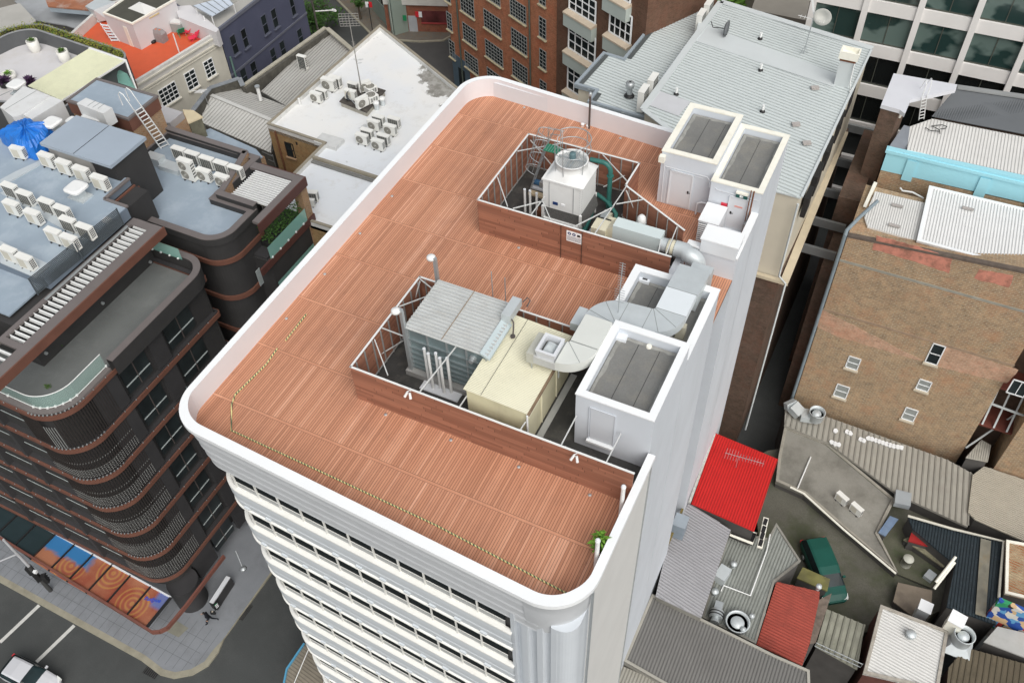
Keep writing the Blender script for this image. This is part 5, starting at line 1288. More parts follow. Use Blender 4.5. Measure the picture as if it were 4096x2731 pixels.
m=sheet(ap,ap[3]-ap[0],.12,.05,.02,.04);m.build('sheet',mat('yellow_sheet',(.84,.85,.62),.5,.05,1),AW)
m=MB();m.beam(ap[0],ap[1],.18,.12);m.beam(ap[1],ap[2],.07,.12);m.build('frame',STEELW,AW)
m=MB();m.beam(ap[1],(ap[1].x+.1,ap[1].y-.2,-9.6),.12);e_=q(0,0,1255,820,-9.4);m.beam(ap[1],e_,.10);m.build('post',STEELW,AW)
m=MB();g_=[q(0,0,1100,645,-8.2),q(0,0,1165,680,-8.2),q(0,0,1245,815,-9.3),q(0,0,960,720,-9.0)];m.plate(g_,.03);m.build('glass_panel',bpy.data.materials['green_glass'],AW)
#  cream building with the red terrace
CRB_=thing('cream_building',(-62,53,-33),'cream rendered building with a bright red roof terrace and black-paned windows','building')
CREAM=mat('cream_render',(.62,.60,.52),.85,.08,.8,stain=.3,stain_col=(.35,.33,.27),stain_scale=.5,streak=True)
cpA,cpB=Vector((-60.55,48.08)),Vector((-59.2,57.0));cu=(cpB-cpA).normalized()
rt=P2d([(0,0,1215,770)],-12)[0]
body=[(cpA.x-cu.x*3.5,cpA.y-cu.y*3.5),(cpB.x,cpB.y),(-69,60.5),(-73,57),(-71,46)]
m=MB();m.prism(body,-33,-12.9);m.build('wall',CREAM,CRB_)
m=MB();m.prism([(p[0]+.02,p[1])for p in inset(body,.3)],-12.9,-12.86);m.build('terrace_floor',mat('red_terrace',(.66,.115,.045),.6,.06,1.5,stain=.2,stain_col=(.45,.1,.06),stain_scale=1),CRB_)
m=MB();ring(m,body,inset(body,.3),-12.9,-12.0);m.build('parapet',mat('old_white_parapet',(.64,.63,.60),.8,.08,1,stain=.25,stain_col=(.2,.19,.14),stain_scale=1.2),CRB_)
m=MB()
n3=Vector((cu.y,-cu.x))
for z,d,h in((-12.35,.12,.15),(-13.0,.10,.12),(-13.3,.06,.08),(-17.6,.08,.1),(-17.95,.05,.08)):
 a=cpA-cu*3.5+n3*d/2;b=cpB+n3*d/2;m.beam((a.x,a.y,z),(b.x,b.y,z),d,h)
m.build('cornice',CREAM,CRB_)
def winpx(parent,p,u,bl,br,tl,nx,ny,fm=None,sill=None,gm=None):
 a0,z0=onL(*qd(*bl),p,u);a1,z1=onL(*qd(*br),p,u);a2,z2_=onL(*qd(*tl),p,u)
 o=Vector((p[0]+u[0]*a0,p[1]+u[1]*a0,z0));return window(parent,o,(u[0],u[1],0),a1-a0,z2_-z0,nx,ny,fm,gm,sill)
cs=mat('sill_cream',(.62,.60,.52),.8)
winpx(CRB_,cpA,cu,(0,0,1500,985),(0,0,1655,905),(0,0,1425,855),4,4,None,cs);winpx(CRB_,cpA,cu,(0,0,1738,838),(0,0,1828,788),(0,0,1684,688),2,4,None,cs);winpx(CRB_,cpA,cu,(0,0,1908,725),(0,0,1985,675),(0,0,1857,582),2,4,None,cs)
ST=thing('stair_room',(-67,56,-12.9),'white rendered stair room with dark flat roof and skylight on the red terrace','roof room')
sp=P2d([(0,0,950,125),(0,0,1215,225),(0,0,1610,0),(0,0,1330,-130)],-10.3)
m=MB();m.prism(sp,-12.9,-10.35);m.build('wall',mat('white_paint_wall',(.66,.65,.66),.8,.05,.7),ST)
m=MB();ring(m,inset(sp,-.06),inset(sp,.12),-10.35,-10.2);m.build('roof_edge',W_CREAM,ST)
m=MB();m.prism(inset(sp,.1),-10.36,-10.3);m.build('roof',mat('dark_roof',(.075,.075,.06),.9,.2,1),ST)
k4=[q(0,0,1170,65,-10.1),q(0,0,1330,125,-10.1),q(0,0,1430,65,-10.1),q(0,0,1265,5,-10.1)];c_=sum(k4,Vector())/4+Vector((0,0,.45))
m=MB()
for i in range(4):m.add([k4[i]-Vector((0,0,.15)),k4[(i+1)%4]-Vector((0,0,.15)),k4[(i+1)%4].lerp(c_,.8),k4[i].lerp(c_,.8)],[(0,1,2,3)])
m.add([p.lerp(c_,.8)for p in k4],[(0,1,2,3)]);m.build('skylight',clear_glass('dome_white',(.85,.85,.82),.85),ST)
m=MB();a,b=Vector((*sp[0],0)),Vector((*sp[1],0));
a3=a.lerp(b,.6);b3=a.lerp(b,.72);nrm=Vector((b-a).normalized().cross(Vector((0,0,1))));m.hexa([a3+nrm*.04+Vector((0,0,-12.9)),b3+nrm*.04+Vector((0,0,-12.9)),b3+Vector((0,0,-12.9)),a3+Vector((0,0,-12.9))],[a3+nrm*.04+Vector((0,0,-10.9)),b3+nrm*.04+Vector((0,0,-10.9)),b3+Vector((0,0,-10.9)),a3+Vector((0,0,-10.9))]);m.build('door',W_CREAM,ST)
yb=mat('tan_light',(.62,.5,.25),.5)
m=MB();p0_=q(0,0,1000,170,-10.7);p1_=q(0,0,1090,203,-10.7);m.beam(p0_,p1_,.08,.06);m.build('tube_lamp',yb,ST)
m=MB();p0_=q(0,0,1370,170,-10.6);p1_=q(0,0,1460,122,-10.6);m.beam(p0_,p1_,.12,.08);m.build('tube_lamp',yb,ST)
bw_=MB();bw_.prism(P2d([(0,0,1610,60),(0,0,1640,160),(0,0,1985,300),(0,0,2010,270),(0,0,1750,50)],-11.4),-12.9,-11.4);bwt=thing('terrace_wall',(-62,59,-12.9),'low white wall closing the back of the red terrace','wall');bw_.build('wall',bpy.data.materials['white_paint_wall'],bwt)
sl=thing('step_ladder',(-66,52,-13),'white timber steps leading down beside the stair room','steps')
a0,a1,b0,b1=q(0,0,1030,385,-12.9),q(0,0,1100,385,-12.9),q(0,0,920,215,-11.4),q(0,0,985,225,-11.4)
m=MB();m.beam(a0,b0,.06,.1);m.beam(a1,b1,.06,.1);m.build('side_rail',STEELW,sl)
m=MB()
for i in range(6):m.beam(a0.lerp(b0,(i+.5)/6),a1.lerp(b1,(i+.5)/6),.22,.04)
m.build('tread',W_GREY,sl)
BQ=thing('covered_barbecue',(0,0,0),'barbecue under a grey fabric cover against the stair room wall','barbecue');v=q(0,0,1475,345,-12.5);
m=MB();m.hexa([(v.x-.55,v.y-.35,-12.86),(v.x+.55,v.y-.35,-12.86),(v.x+.55,v.y+.35,-12.86),(v.x-.55,v.y+.35,-12.86)],[(v.x-.62,v.y-.3,-12.0),(v.x+.62,v.y-.3,-12.0),(v.x+.62,v.y+.3,-12.0),(v.x-.62,v.y+.3,-12.0)]);m.hexa([(v.x-.62,v.y-.3,-12.0),(v.x+.62,v.y-.3,-12.0),(v.x+.62,v.y+.3,-12.0),(v.x-.62,v.y+.3,-12.0)],[(v.x-.4,v.y-.2,-11.7),(v.x+.4,v.y-.2,-11.7),(v.x+.4,v.y+.2,-11.7),(v.x-.4,v.y+.2,-11.7)])
m.build('cover',mat('grey_cover',(.30,.28,.28),.8,.15,3),BQ)
m=MB();m.box(v.x-.3,v.x-.1,v.y-.15,v.y+.05,-11.7,-11.69);m.box(v.x+.1,v.x+.3,v.y-.1,v.y+.1,-11.7,-11.69);m.build('orange_patch',mat('orange_patch',(.6,.16,.06)),BQ);BQ.location=(0,0,0)
BT2=thing('wheeled_bin',(0,0,0),'small black wheeled base beside the covered barbecue','bin');v=q(0,0,1405,380,-12.7);m=MB();m.lathe([(.0,0),(.25,.02),(.27,.2),(.1,.26),(0,.26)],(v.x,v.y,-12.86),14);m.build('body',BLACK,BT2);m=MB();m.tube([(v.x,v.y,-12.6),(v.x-.15,v.y+.1,-11.7)],.02,5);m.build('handle',GALV,BT2)
LC=thing('garden_locker',(0,0,0),'grey plastic garden locker with white lid near the terrace back wall','locker');v=q(0,0,1635,235,-12.3);m=MB();m.obox((v.x,v.y,-12.86),(1.1,.8,.85),.2);m.build('box',mat('grey_plastic',(.32,.34,.33),.6),LC);m=MB();m.obox((v.x,v.y,-12.0),(1.0,.75,.15),.2);m.build('lid',mat('white_plastic',(.7,.7,.68),.5),LC)
def chair(px,col,lb_,rz):
 v=q(0,0,*px,-12.6);T=thing('lounge_chair',(0,0,0),lb_,'chair');M_=Matrix.Rotation(rz,4,'Z');m=MB()
 pr=[(-.3,.0,.35),(.3,.0,.35),(.3,.7,.3),(-.3,.7,.3)];w=lambda p:Vector((v.x,v.y,-12.86))+M_@Vector(p)
 m.plate([w(p)for p in pr],.04);m.plate([w(p)for p in((-.3,.0,.35),(.3,.0,.35),(.3,-.45,1.0),(-.3,-.45,1.0))],.04);m.build('sling_seat',col,T)
 m=MB()
 for x in(-.3,.3):m.beam(w((x,.6,0)),w((x,-.2,.6)),.04);m.beam(w((x,-.3,0)),w((x,.3,.55)),.04)
 m.build('frame',col,T)
chair((1670,310),mat('green_sling',(.01,.30,.16),.6),'green folding chair on the red terrace',1.0);chair((1745,290),mat('pink_sling',(.75,.04,.09),.6),'upright pinkish-red folding chair beside the green one',2.0);chair((1800,340),bpy.data.materials['pink_sling'],'pinkish-red folding chair tipped low at the terrace wall',2.5)
for(x,y,lb_)in((1590,315,'slim white post standing on the red terrace'),(1870,150,'slim white post on the terrace back wall')):
 v=q(0,0,x,y,-11.0);T=thing('slim_post',(v.x,v.y,-12.86),lb_,'post');m=MB();m.cyl((v.x,v.y,-12.86),(v.x,v.y,-11.0),.06,n=10);m.build('pipe',STEELW,T)
LG=thing('glazed_lean_to',(-62,63,-12),'blue-white glazed lean-to roof over outdoor condensers','lean-to')
gp=[q(0,0,1770,55,-10.6),q(0,0,1945,155,-10.9),q(0,0,2145,40,-10.9),q(0,0,2080,-30,-10.6)]
m=MB();m.plate(gp,.05);m.build('glazing',mat('blue_white_sheet',(.52,.58,.66),.3,.05),LG)
m=MB()
for i in range(6):m.beam(gp[0].lerp(gp[3],i/5)+Vector((0,0,.03)),gp[1].lerp(gp[2],i/5)+Vector((0,0,.03)),.05,.04)
m.build('bar',mat('steel_dark',(.25,.27,.28)),LG)
m=MB()
for p in(gp[1],gp[2],q(0,0,1800,80,-10.8)):m.beam(p,(p.x,p.y,-12.6),.08)
m.build('post',STEELW,LG)
#  blue painted building
BB=thing('navy_building',(-62,63,-33),'navy blue painted terrace building with dark sash windows','building')
NV=mat('navy_paint',(.085,.095,.15),.75,.1,.6,stain=.2,stain_col=(.12,.11,.15),stain_scale=.3)
XB=-59.2
m=MB();m.prism([(XB,57.1),(XB,69.75),(-70,72),(-70,60.6)],-33,-11.9);m.build('wall',NV,BB)
m=MB();m.box(XB-.1,XB+.12,57.0,69.9,-12.05,-11.75);m.box(XB-.05,XB+.08,57.0,69.8,-16.75,-16.55);m.build('cornice',mat('navy_cornice',(.14,.15,.19),.7),BB)
m=MB();m.prism([(XB-.2,57.2),(XB-.2,69.6),(-69.8,71.8),(-69.8,60.7)],-11.9,-11.85);m.build('roof',mat('tin_roof_grey',(.42,.41,.38),.6,.1,1),BB)
m=MB();ribs(m,[(XB-1.5,60,-11.84),(XB-1.5,69.5,-11.84),(-69,71,-11.84),(-69,62,-11.84)],(1,.1,0),.3,.08,.05);m.build('roof_ribs',mat('rib_grey',(.46,.45,.41)),BB)
for bl,br,tl in(((0,0,2150,512),(0,0,2197,483),(0,0,2105,345)),((0,0,2248,450),(0,0,2290,420),(0,0,2203,288)),((1,0,78,325),(1,0,122,298),(1,0,37,160)),((1,0,168,268),(1,0,210,240),(1,0,130,103)),((1,0,335,155),(1,0,370,130),(1,0,295,0)),((0,0,2238,800),(0,0,2288,768),(0,0,2200,650)),((1,0,-20,745),(1,0,28,715),(1,0,-58,590)),((1,0,157,610),(1,0,200,583),(1,0,120,468)),((1,0,242,543),(1,0,285,515),(1,0,207,400)),((1,0,402,430),(1,0,442,403),(1,0,368,288))):
 winpx(BB,(XB,57.1),(0,1),bl,br,tl,1,2,mat('navy_frame',(.10,.11,.15),.6)if 'navy_frame' not in bpy.data.materials else bpy.data.materials['navy_frame'],bpy.data.materials['navy_frame']if 'navy_frame' in bpy.data.materials else None)
m=MB();v=onX(*qd(0,0,2130,640),XB+.2);m.cyl((XB+.2,57.4,-33),(XB+.2,57.4,v.z+1.2),.1,n=10);m.build('downpipe',mat('verdigris_pipe',(.13,.22,.20),.7,.2),BB)
#  grey tin roofs and old stone party walls
F6=PIC(600,200,3.135)
TIN=mat('grey_tin_roof',(.46,.455,.43),.6,.08,.7,stain=.3,stain_col=(.30,.28,.24),stain_scale=.5)
TIN2=mat('pale_tin_roof',(.60,.60,.575),.6,.08,.7,stain=.25,stain_col=(.32,.31,.28),stain_scale=.5)
STONE=mat('old_stone_wall',(.11,.105,.09),.95,.35,2.5,stain=.6,stain_col=(.03,.03,.028),stain_scale=1.5,fine=.3)
TB=thing('tin_roof_house',(-50,50,-33),'low house with two-slope grey tin roof beside the stone parapet','building')
rl_=(F6(770,570,-12.9),F6(1535,890,-12.9))
lo=[rl_[0],rl_[1],F6(1475,960,-13.05),F6(1600,1200,-13.9),F6(1515,1290,-14.1),F6(680,925,-14.0),F6(560,790,-13.9)]
lo=[rl_[0],rl_[1],F6(1515,1290,-14.1),F6(680,925,-14.1),F6(565,795,-13.9)]
u_=Vector((0,1,.0))
m=MB();m.plate(lo,.08);ribs(m,lo,(rl_[0]-F6(565,795,-13.9)),.33,.06,.04);m.build('front_roof_slope',TIN2,TB)
up_=[rl_[0],F6(1075,460,-13.4),F6(1740,720,-13.5),rl_[1]]
m=MB();m.plate(up_,.08);ribs(m,up_,F6(1075,460,-13.4)-rl_[0],.33,.06,.04);m.build('rear_roof_slope',TIN,TB)
m=MB();m.beam(rl_[0]+Vector((0,0,.04)),rl_[1]+Vector((0,0,.04)),.35,.05);m.build('ridge_flashing',TIN2,TB)
m=MB();m.prism([xy(p)for p in(F6(1515,1290,-14.1),F6(690,935,-14.1),F6(1075,460,-13.5),F6(1740,720,-13.5))],-33,-14.2);m.build('wall',mat('dim_wall',(.12,.12,.11),.9,.3,2),TB)
m=MB();a,b=F6(690,945,-14.4),F6(1540,1330,-14.4)
for i in range(26):p=a.lerp(b,i/25);m.beam(p,p-Vector((0,0,1.1)),.06);
m.beam(a,b,.1,.12);m.beam(a-Vector((0,0,.6)),b-Vector((0,0,.6)),.08);m.build('eave_brackets',GALV,TB)
m=MB();m.tube([F6(735,695,-13.3),F6(670,530,-11.5)],.03,5);TA=thing('television_aerial',F6(735,695,-13.3),'leaning television aerial on the two-slope grey tin roof','aerial');m.build('mast',GALV,TA)
m=MB();a,b=F6(520,515,-11.5),F6(680,520,-11.5);m.beam(a,b,.04)
for i in range(7):p=a.lerp(b,.45+i*.09);m.beam(p-Vector((.05,.35,0)),p+Vector((.05,.35,0)),.025)
m.build('boom',STEELW,TA)
SW1=thing('stone_parapet',(-52,50,-33),'weathered stone parapet wall with blue-grey coping stepping round the tin roof','wall')
pts=[F6(530,775,-13.0),F6(755,480,-12.4),F6(1120,360,-12.5),F6(1165,455,-12.7)]
m=MB()
for a,b in zip(pts,pts[1:]):m.hexa([(a.x-.15,a.y,-33),(b.x-.15,b.y,-33),(b.x+.15,b.y,-33),(a.x+.15,a.y,-33)],[(a.x-.15,a.y,a.z),(b.x-.15,b.y,b.z),(b.x+.15,b.y,b.z),(a.x+.15,a.y,a.z)])
m.build('wall',STONE,SW1);m=MB()
for a,b in zip(pts,pts[1:]):m.beam(a+Vector((0,0,.04)),b+Vector((0,0,.04)),.42,.09)
m.build('coping',mat('bluish_coping',(.24,.26,.28),.9,.25,2),SW1)
TC=thing('long_tin_roof_house',(-49,58,-33),'long low building with plain grey tin roof and stone side wall','building')
r3=[F6(1395,520,-13.5),q(1,0,640,275,-13.1),q(1,0,895,475,-13.1),F6(1745,722,-13.6)]
m=MB();m.plate(r3,.08);ribs(m,r3,r3[1]-r3[0],.30,.06,.04);m.build('roof',TIN,TC)
m=MB();m.prism([xy(p)for p in r3],-33,-13.7);m.build('wall',bpy.data.materials['dim_wall'],TC)
a,b=F6(1180,480,-12.9),q(1,0,655,268,-12.6);d_=(b-a).normalized();s_=Vector((-d_.y,d_.x,0))*.25
m=MB();m.hexa([Vector((p.x,p.y,-33))for p in(a-s_,b-s_,b+s_,a+s_)],[a-s_,b-s_,b+s_,a+s_]);m.build('stone_side_wall',STONE,TC)
m=MB();m.beam(a+s_+Vector((0,0,.06)),b+s_+Vector((0,0,.06)),.35,.12);c=q(1,0,895,470,-12.7);m.beam(b+Vector((0,0,.06)),c,.4,.14);m.build('coping',mat('tan_coping',(.40,.38,.31),.9,.2,2),TC)
m=MB();m.prism([xy(F6(1195,500,-14)),xy(F6(1390,545,-14)),xy(q(1,0,640,290,-14)),xy(q(1,0,600,300,-14))],-33,-13.9);m.build('box_gutter',STONE,TC)
ac('tallcoil',1,0,415,512,-13.3,math.pi/2*0,'single white air conditioner alone on the long tin roof',None,.95)
T=thing('roof_flue',F6(1385,635,-13.2),'white capped flue pipe at the valley between the tin roofs','flue');p=F6(1390,632,-13.2);m=MB();m.cyl(p,p+Vector((0,0,1.3)),.16,n=12);m.build('pipe',STEELW,T);m=MB();m.cyl(p+Vector((0,0,1.3)),p+Vector((0,0,1.42)),.22,n=12);m.build('cap',GALV,T)
#  white-roofed building with the condensers
WZ=-10.6
WBD=thing('white_roof_building',(-37,48,-33),'tan brick building with patchy white membrane roof and brown-edged parapet','building')
WR=[(-44.5,45.05),(-39.0,44.75),(-39.0,41.5),(-39.0,36.8),(-25.6,36.8),(-25.6,51.4),(-33.3,55.5),(-44.05,61.3)]
m=MB();m.prism(WR,-33,WZ-.05);m.build('brick_wall',brick('tan_brick',(.36,.24,.11),(.28,.17,.075),(.33,.27,.17),ms=.01,dirt=.2),WBD)
def white_membrane():
 m_,n,b=nt('patchy_white_membrane');p=coords(n)
 base=mixc(n,ramp(n,noise(n,p,.16,5,.5),.4,.62),(.74,.77,.80),(.80,.80,.78))
 base=mixc(n,ramp(n,noise(n,p,.9,6,.7),.55,.75,0,.35),base,(.52,.50,.45))
 x,y,z=sep(n,p)
 along=math_(n,'ADD',math_(n,'MULTIPLY',math_(n,'SUBTRACT',x,-33.3),.47),math_(n,'MULTIPLY',math_(n,'SUBTRACT',y,55.5),.88))
 near=ramp(n,along,-3.6,-.4);zone=math_(n,'MULTIPLY',near,ramp(n,x,-38.5,-36.5))
 pat=math_(n,'ADD',math_(n,'MULTIPLY',zone,.36),noise(n,p,.55,8,.68))
 f=ramp(n,pat,.70,.73)
 base=mixc(n,math_(n,'MULTIPLY',f,.9),base,mixc(n,ramp(n,noise(n,p,1.5,5,.7),.4,.6),(.16,.15,.125),(.33,.32,.29)))
 s2=ramp(n,noise(n,p,.38,7,.6),.64,.655);base=mixc(n,math_(n,'MULTIPLY',s2,.55),base,(.40,.42,.42))
 n.links.new(base,b.inputs['Base Color']);b.inputs['Roughness'].default_value=.55;return m_
WMM=white_membrane()
m=MB();m.prism(inset(WR,.2),WZ-.05,WZ);m.build('roof_membrane',WMM,WBD)
m=MB();ring(m,WR,inset(WR,.22),WZ-.3,WZ+.32);m.build('parapet',mat('parapet_white_inner',(.68,.68,.66),.7,.1,1,stain=.35,stain_col=(.2,.19,.16),stain_scale=1.2),WBD)
m=MB();ring(m,inset(WR,-.03),inset(WR,.18),WZ+.32,WZ+.40);m.build('parapet_cap',mat('tan_cap',(.30,.27,.21),.7,.12,2),WBD)
m=MB();m.beam((-38.8,43.0,WZ+.3),(-25.8,42.7,WZ+.3),.2,.25);m.build('dividing_kerb',bpy.data.materials['tan_cap'],WBD)
m=MB();m.beam((-38.8,42.75,WZ+.1),(-25.8,42.45,WZ+.1),.25,.1);m.build('kerb_flashing',mat('dark_flash',(.2,.2,.19)),WBD)
for(x,y,w_,h_)in((300,1425,.75,1.3),(465,1470,.55,1.2)):
 a=onY(*qd(1,0,x,y),45.0);o_=window(WBD,(a.x,44.96,a.z),(1,0,0),w_,h_,1,2,BLACK,None,mat('brick_sill',(.3,.2,.12))if 'brick_sill' not in bpy.data.materials else bpy.data.materials['brick_sill'])
m=MB();a=onY(*qd(1,0,365,1300),44.95);m.box(a.x,a.x+.35,44.9,44.97,a.z-.3,a.z);m.build('wall_vent',BLACK,WBD)
m=MB();a=onY(*qd(1,0,175,1210),44.9);m.cyl((a.x,44.9,a.z),(a.x,44.9,-30),.07,n=8);m.build('downpipe',mat('brown_pipe',(.16,.07,.04)),WBD)
m=MB();v=q(1,0,670,1290,WZ+.3);m.obox((v.x,v.y,WZ),(2.0,1.2,.32),.0);m.build('roof_hatch',mat('hatch_white',(.62,.63,.62),.6,.1,2),WBD)
pl=thing('roof_plinth',(-40,51,WZ),'dark stained concrete plinth carrying condensers and the tall mast','plinth');pp=P2d([(1,0,778,935),(1,0,1015,1030),(1,0,1180,838),(1,0,945,760)],WZ+.45)
m=MB();m.prism(pp,WZ,WZ+.42);m.build('slab',mat('plinth_wall',(.38,.36,.31),.9,.2,2),pl)
m=MB();m.prism(inset(pp,-.08),WZ+.42,WZ+.5);m.build('top',mat('dark_plinth_top',(.07,.062,.055),.9,.3,2,stain=.4,stain_col=(.2,.18,.15),stain_scale=1.2),pl)
g='condensers on the white roof'
NM={1:'front cluster on the white roof'}
for i,(k_,x,y,lb_)in enumerate((('fan',1078,1107,'rear-left single-fan unit'),('fan',1228,1150,'rear-right single-fan unit'),('fan',970,1235,'front-left single-fan unit'),('fan',1115,1287,'front-right single-fan unit'),('coil',1120,1065,'rear-left dark-coil unit'),('coil',1262,1082,'rear-right dark-coil unit'),('coil',1015,1190,'front-left dark-coil unit'),('coil',1165,1238,'front-right dark-coil unit'))):
 ac(k_,1,0,x,y,WZ,0,'white air conditioner, '+lb_+' of the eight beside the roof stain','eight-unit cluster on the white roof',1.12)
ac('fan',1,0,660,725,WZ,0,'large single-fan air conditioner against the left edge of the white roof',None,1.35);ac('coil',1,0,720,705,WZ,0,'dark-coil air conditioner behind the large fan unit at the roof edge',None,1.2)
ac('fan',1,0,545,852,WZ,0,'smaller single-fan air conditioner at the left edge of the white roof',None,1.1);ac('coil',1,0,595,822,WZ,0,'dark-coil air conditioner behind the smaller edge unit',None,1.05)
PZ=WZ+.5
ac('coil',1,0,885,762,PZ-.5,0,'dark-coil air conditioner at the back left of the stained plinth',None,1.0);ac('plain',1,0,862,828,PZ,0,'plain-fronted air conditioner on the left of the stained plinth',None,1.1)
ac('fan',1,0,990,750,PZ,.9,'single-fan air conditioner turned towards the right on the plinth back edge',None,1.1);ac('topfan',1,0,1048,795,PZ,-.4,'top-fan condenser, rear one on the stained plinth',None,1.1);ac('topfan',1,0,1055,872,PZ,-.4,'top-fan condenser, front one on the stained plinth',None,1.15)
ac('fan',1,0,965,895,PZ,1.2,'upright air conditioner turned sideways at the front of the stained plinth',None,1.15)
for i,(x,y)in enumerate(((1105,965),(1160,925))):v=q(1,0,x,y,WZ+.4);whirly(v.x,v.y,WZ,.75,.26,('nearer' if i==0 else 'farther')+' of two small turbine vents beside the stained plinth')
ma=thing('antenna_mast',q(1,0,975,860,PZ),'very tall thin mast with a grid panel aerial rising from the plinth','mast');b_=q(1,0,975,860,PZ);m=MB();m.cyl(b_,b_+Vector((0,0,6.6)),.05,.03,8);m.build('pole',mat('dull_steel',(.30,.29,.27),.6),ma)
m=MB();t=b_+Vector((0,0,6.4));R_=Vector((.9,.44,0)).normalized()
for i in range(6):m.beam(t-R_*.75+Vector((0,0,-.5+i*.2)),t+R_*.75+Vector((0,0,-.5+i*.2)),.03)
for i in range(7):m.beam(t+R_*(-.75+i*.25)+Vector((0,0,-.5)),t+R_*(-.75+i*.25)+Vector((0,0,.5)),.02)
m.build('panel_aerial',bpy.data.materials['dull_steel'],ma)
m=MB()
for i in range(4):m.beam(b_+Vector((-.15,0,4.2+i*.12)),b_+Vector((.15,.05,4.2+i*.12)),.02)
m.build('rod_set',bpy.data.materials['dull_steel'],ma)
ds=thing('folded_parasol',q(1,0,830,880,PZ),'folded dark dish on a bent arm at the plinth left edge','dish');p=q(1,0,840,870,PZ+.5);m=MB();m.lathe([(0,0),(.25,.05),(.4,.2),(.42,.2),(.26,.02),(0,-.03)],p,16,'x');m.build('dish',mat('dark_dish',(.09,.1,.12),.5),ds);m=MB();m.tube([p,p+Vector((.5,-.2,-.3)),p+Vector((1.1,-.5,-.45))],.035,6);m.build('arm',GALV,ds)
ac('coil',1,1,500,190,WZ,.3,'dark-coil air conditioner at the roof edge behind the brick balcony pier',None,1.1);ac('plain',1,1,488,262,WZ,.3,'small white condenser below the dark-coil unit behind the balcony pier',None,.8)
T=thing('plumbing_vent',q(1,0,402,935,WZ),'short white vent stub by the left parapet of the white roof','vent pipe');p=q(1,0,405,965,WZ);m=MB();m.cyl(p,p+Vector((0,0,.6)),.09,n=10);m.build('pipe',STEELW,T)
#  back street
PVC=mat('leaf_strewn_paving',(.17,.155,.13),.9,.2,1.2,stain=.45,stain_col=(.30,.14,.04),stain_scale=3,fine=.3)
m=MB();kp=P2d([(1,0,740,0),(1,0,1060,325),(1,0,1310,372),(1,0,1500,385),(1,0,1720,375),(1,0,1900,280),(1,0,1700,0),(1,0,1500,-200),(1,0,700,-300)],-26.85)
m.prism(kp,-27.3,-26.85);tag(m.build('pavement',PVC),'leaf-strewn grey pavement of the back street','pavement',kind='structure')
m=MB();ring(m,inset(kp,-.02),inset(kp,.25),-27.0,-26.84);tag(m.build('kerb',KERBM),'pale stone kerb of the back street','kerb',kind='structure')
m=MB();m.prism(P2d([(1,0,1350,400),(1,0,1725,375),(1,0,1900,700),(1,0,1760,800)],-26.98),-27.1,-26.98);tag(m.build('side_road',mat('side_asphalt',(.08,.078,.075),.9,.12,1)),'paler asphalt side road beside the brick warehouse','road',kind='structure')
GB=thing('green_grey_building',(-63,89,-27),'green-grey rendered corner building with dark shopfront windows','building')
a,b=q(1,0,1280,330,-26.9),q(1,0,960,-30,-26.9);d_=(b-a).normalized();nn_=Vector((-d_.y,d_.x,0));nn_=nn_ if nn_.y>0 else-nn_
rb1=q(1,0,1330,200,-26.9)
m=MB();pl_=[a,b,b+nn_*10,a+nn_*10];m.prism([xy(p)for p in pl_],-27,-17);m.build('wall',mat('sage_render',(.27,.33,.29),.8,.08,.6),GB)
for s_ in(1.0,4.2):
 window(GB,b-d_*(s_+2.4)+Vector((0,0,2.6))-nn_*.05,-d_,2.2,1.8,2,1,mat('sage_frame',(.4,.45,.4))if 'sage_frame' not in bpy.data.materials else bpy.data.materials['sage_frame'])
m=MB();pz=a+d_*.4-nn_*.1;m.cyl((pz.x,pz.y,-27),(pz.x,pz.y,-17),.08,n=8);m.build('downpipe',bpy.data.materials['sage_frame'],GB)
RBG=thing('red_brick_shop',(-55,88,-27),'low red brick building with white fascia and a pale grey door','building')
a,b=q(1,0,1400,292,-26.9),q(1,0,1720,302,-26.9);d_=(b-a).normalized();nn_=Vector((-d_.y,d_.x,0));a=a-d_*2.6;b=b+d_*3
RBR=brick('red_brown_brick',(.30,.10,.055),(.22,.08,.045),(.24,.17,.13),ms=.012,dirt=.2)
m=MB();m.prism([xy(p)for p in(a,b,b+nn_*9,a+nn_*9)],-27,-23.3);m.build('brick_wall',RBR,RBG)
m=MB();m.prism([xy(p)for p in(a+nn_*.05-nn_*.3,b-nn_*.3,b+nn_*9,a+nn_*9)],-23.3,-20.5);m.build('white_fascia',mat('fascia_white',(.62,.61,.57),.7),RBG)
def onwallpt(p0,u,px,py):s,z=onL(px,py,xy(p0),xy(u));return s,z
s0,z0_=onwallpt(a,d_,*qd(1,0,1410,270));s1,z1_=onwallpt(a,d_,*qd(1,0,1490,285))
m=MB();p,r_=a+d_*s0,a+d_*s1;m.hexa([p-nn_*.06+Vector((0,0,.05)),r_-nn_*.06+Vector((0,0,.05)),r_+Vector((0,0,.05)),p+Vector((0,0,.05))],[p-nn_*.06+Vector((0,0,2.1)),r_-nn_*.06+Vector((0,0,2.1)),r_+Vector((0,0,2.1)),p+Vector((0,0,2.1))]);m.build('door',mat('door_grey',(.42,.44,.46),.6),RBG)
s0,z0_=onwallpt(a,d_,*qd(1,0,1520,195));m=MB();p=a+d_*s0;r_=p+d_*3.2
m.hexa([p-nn_*.06+Vector((0,0,1.3)),r_-nn_*.06+Vector((0,0,1.3)),r_+Vector((0,0,1.3)),p+Vector((0,0,1.3))],[p-nn_*.06+Vector((0,0,2.8)),r_-nn_*.06+Vector((0,0,2.8)),r_+Vector((0,0,2.8)),p+Vector((0,0,2.8))]);m.build('shop_window',glass('red_glass',(.07,.02,.02),.2),RBG)
m=MB();m.beam(p-nn_*.1+Vector((0,0,1.25)),r_-nn_*.1+Vector((0,0,1.25)),.15,.15);m.build('red_sill',mat('dull_red',(.35,.05,.05),.7),RBG)
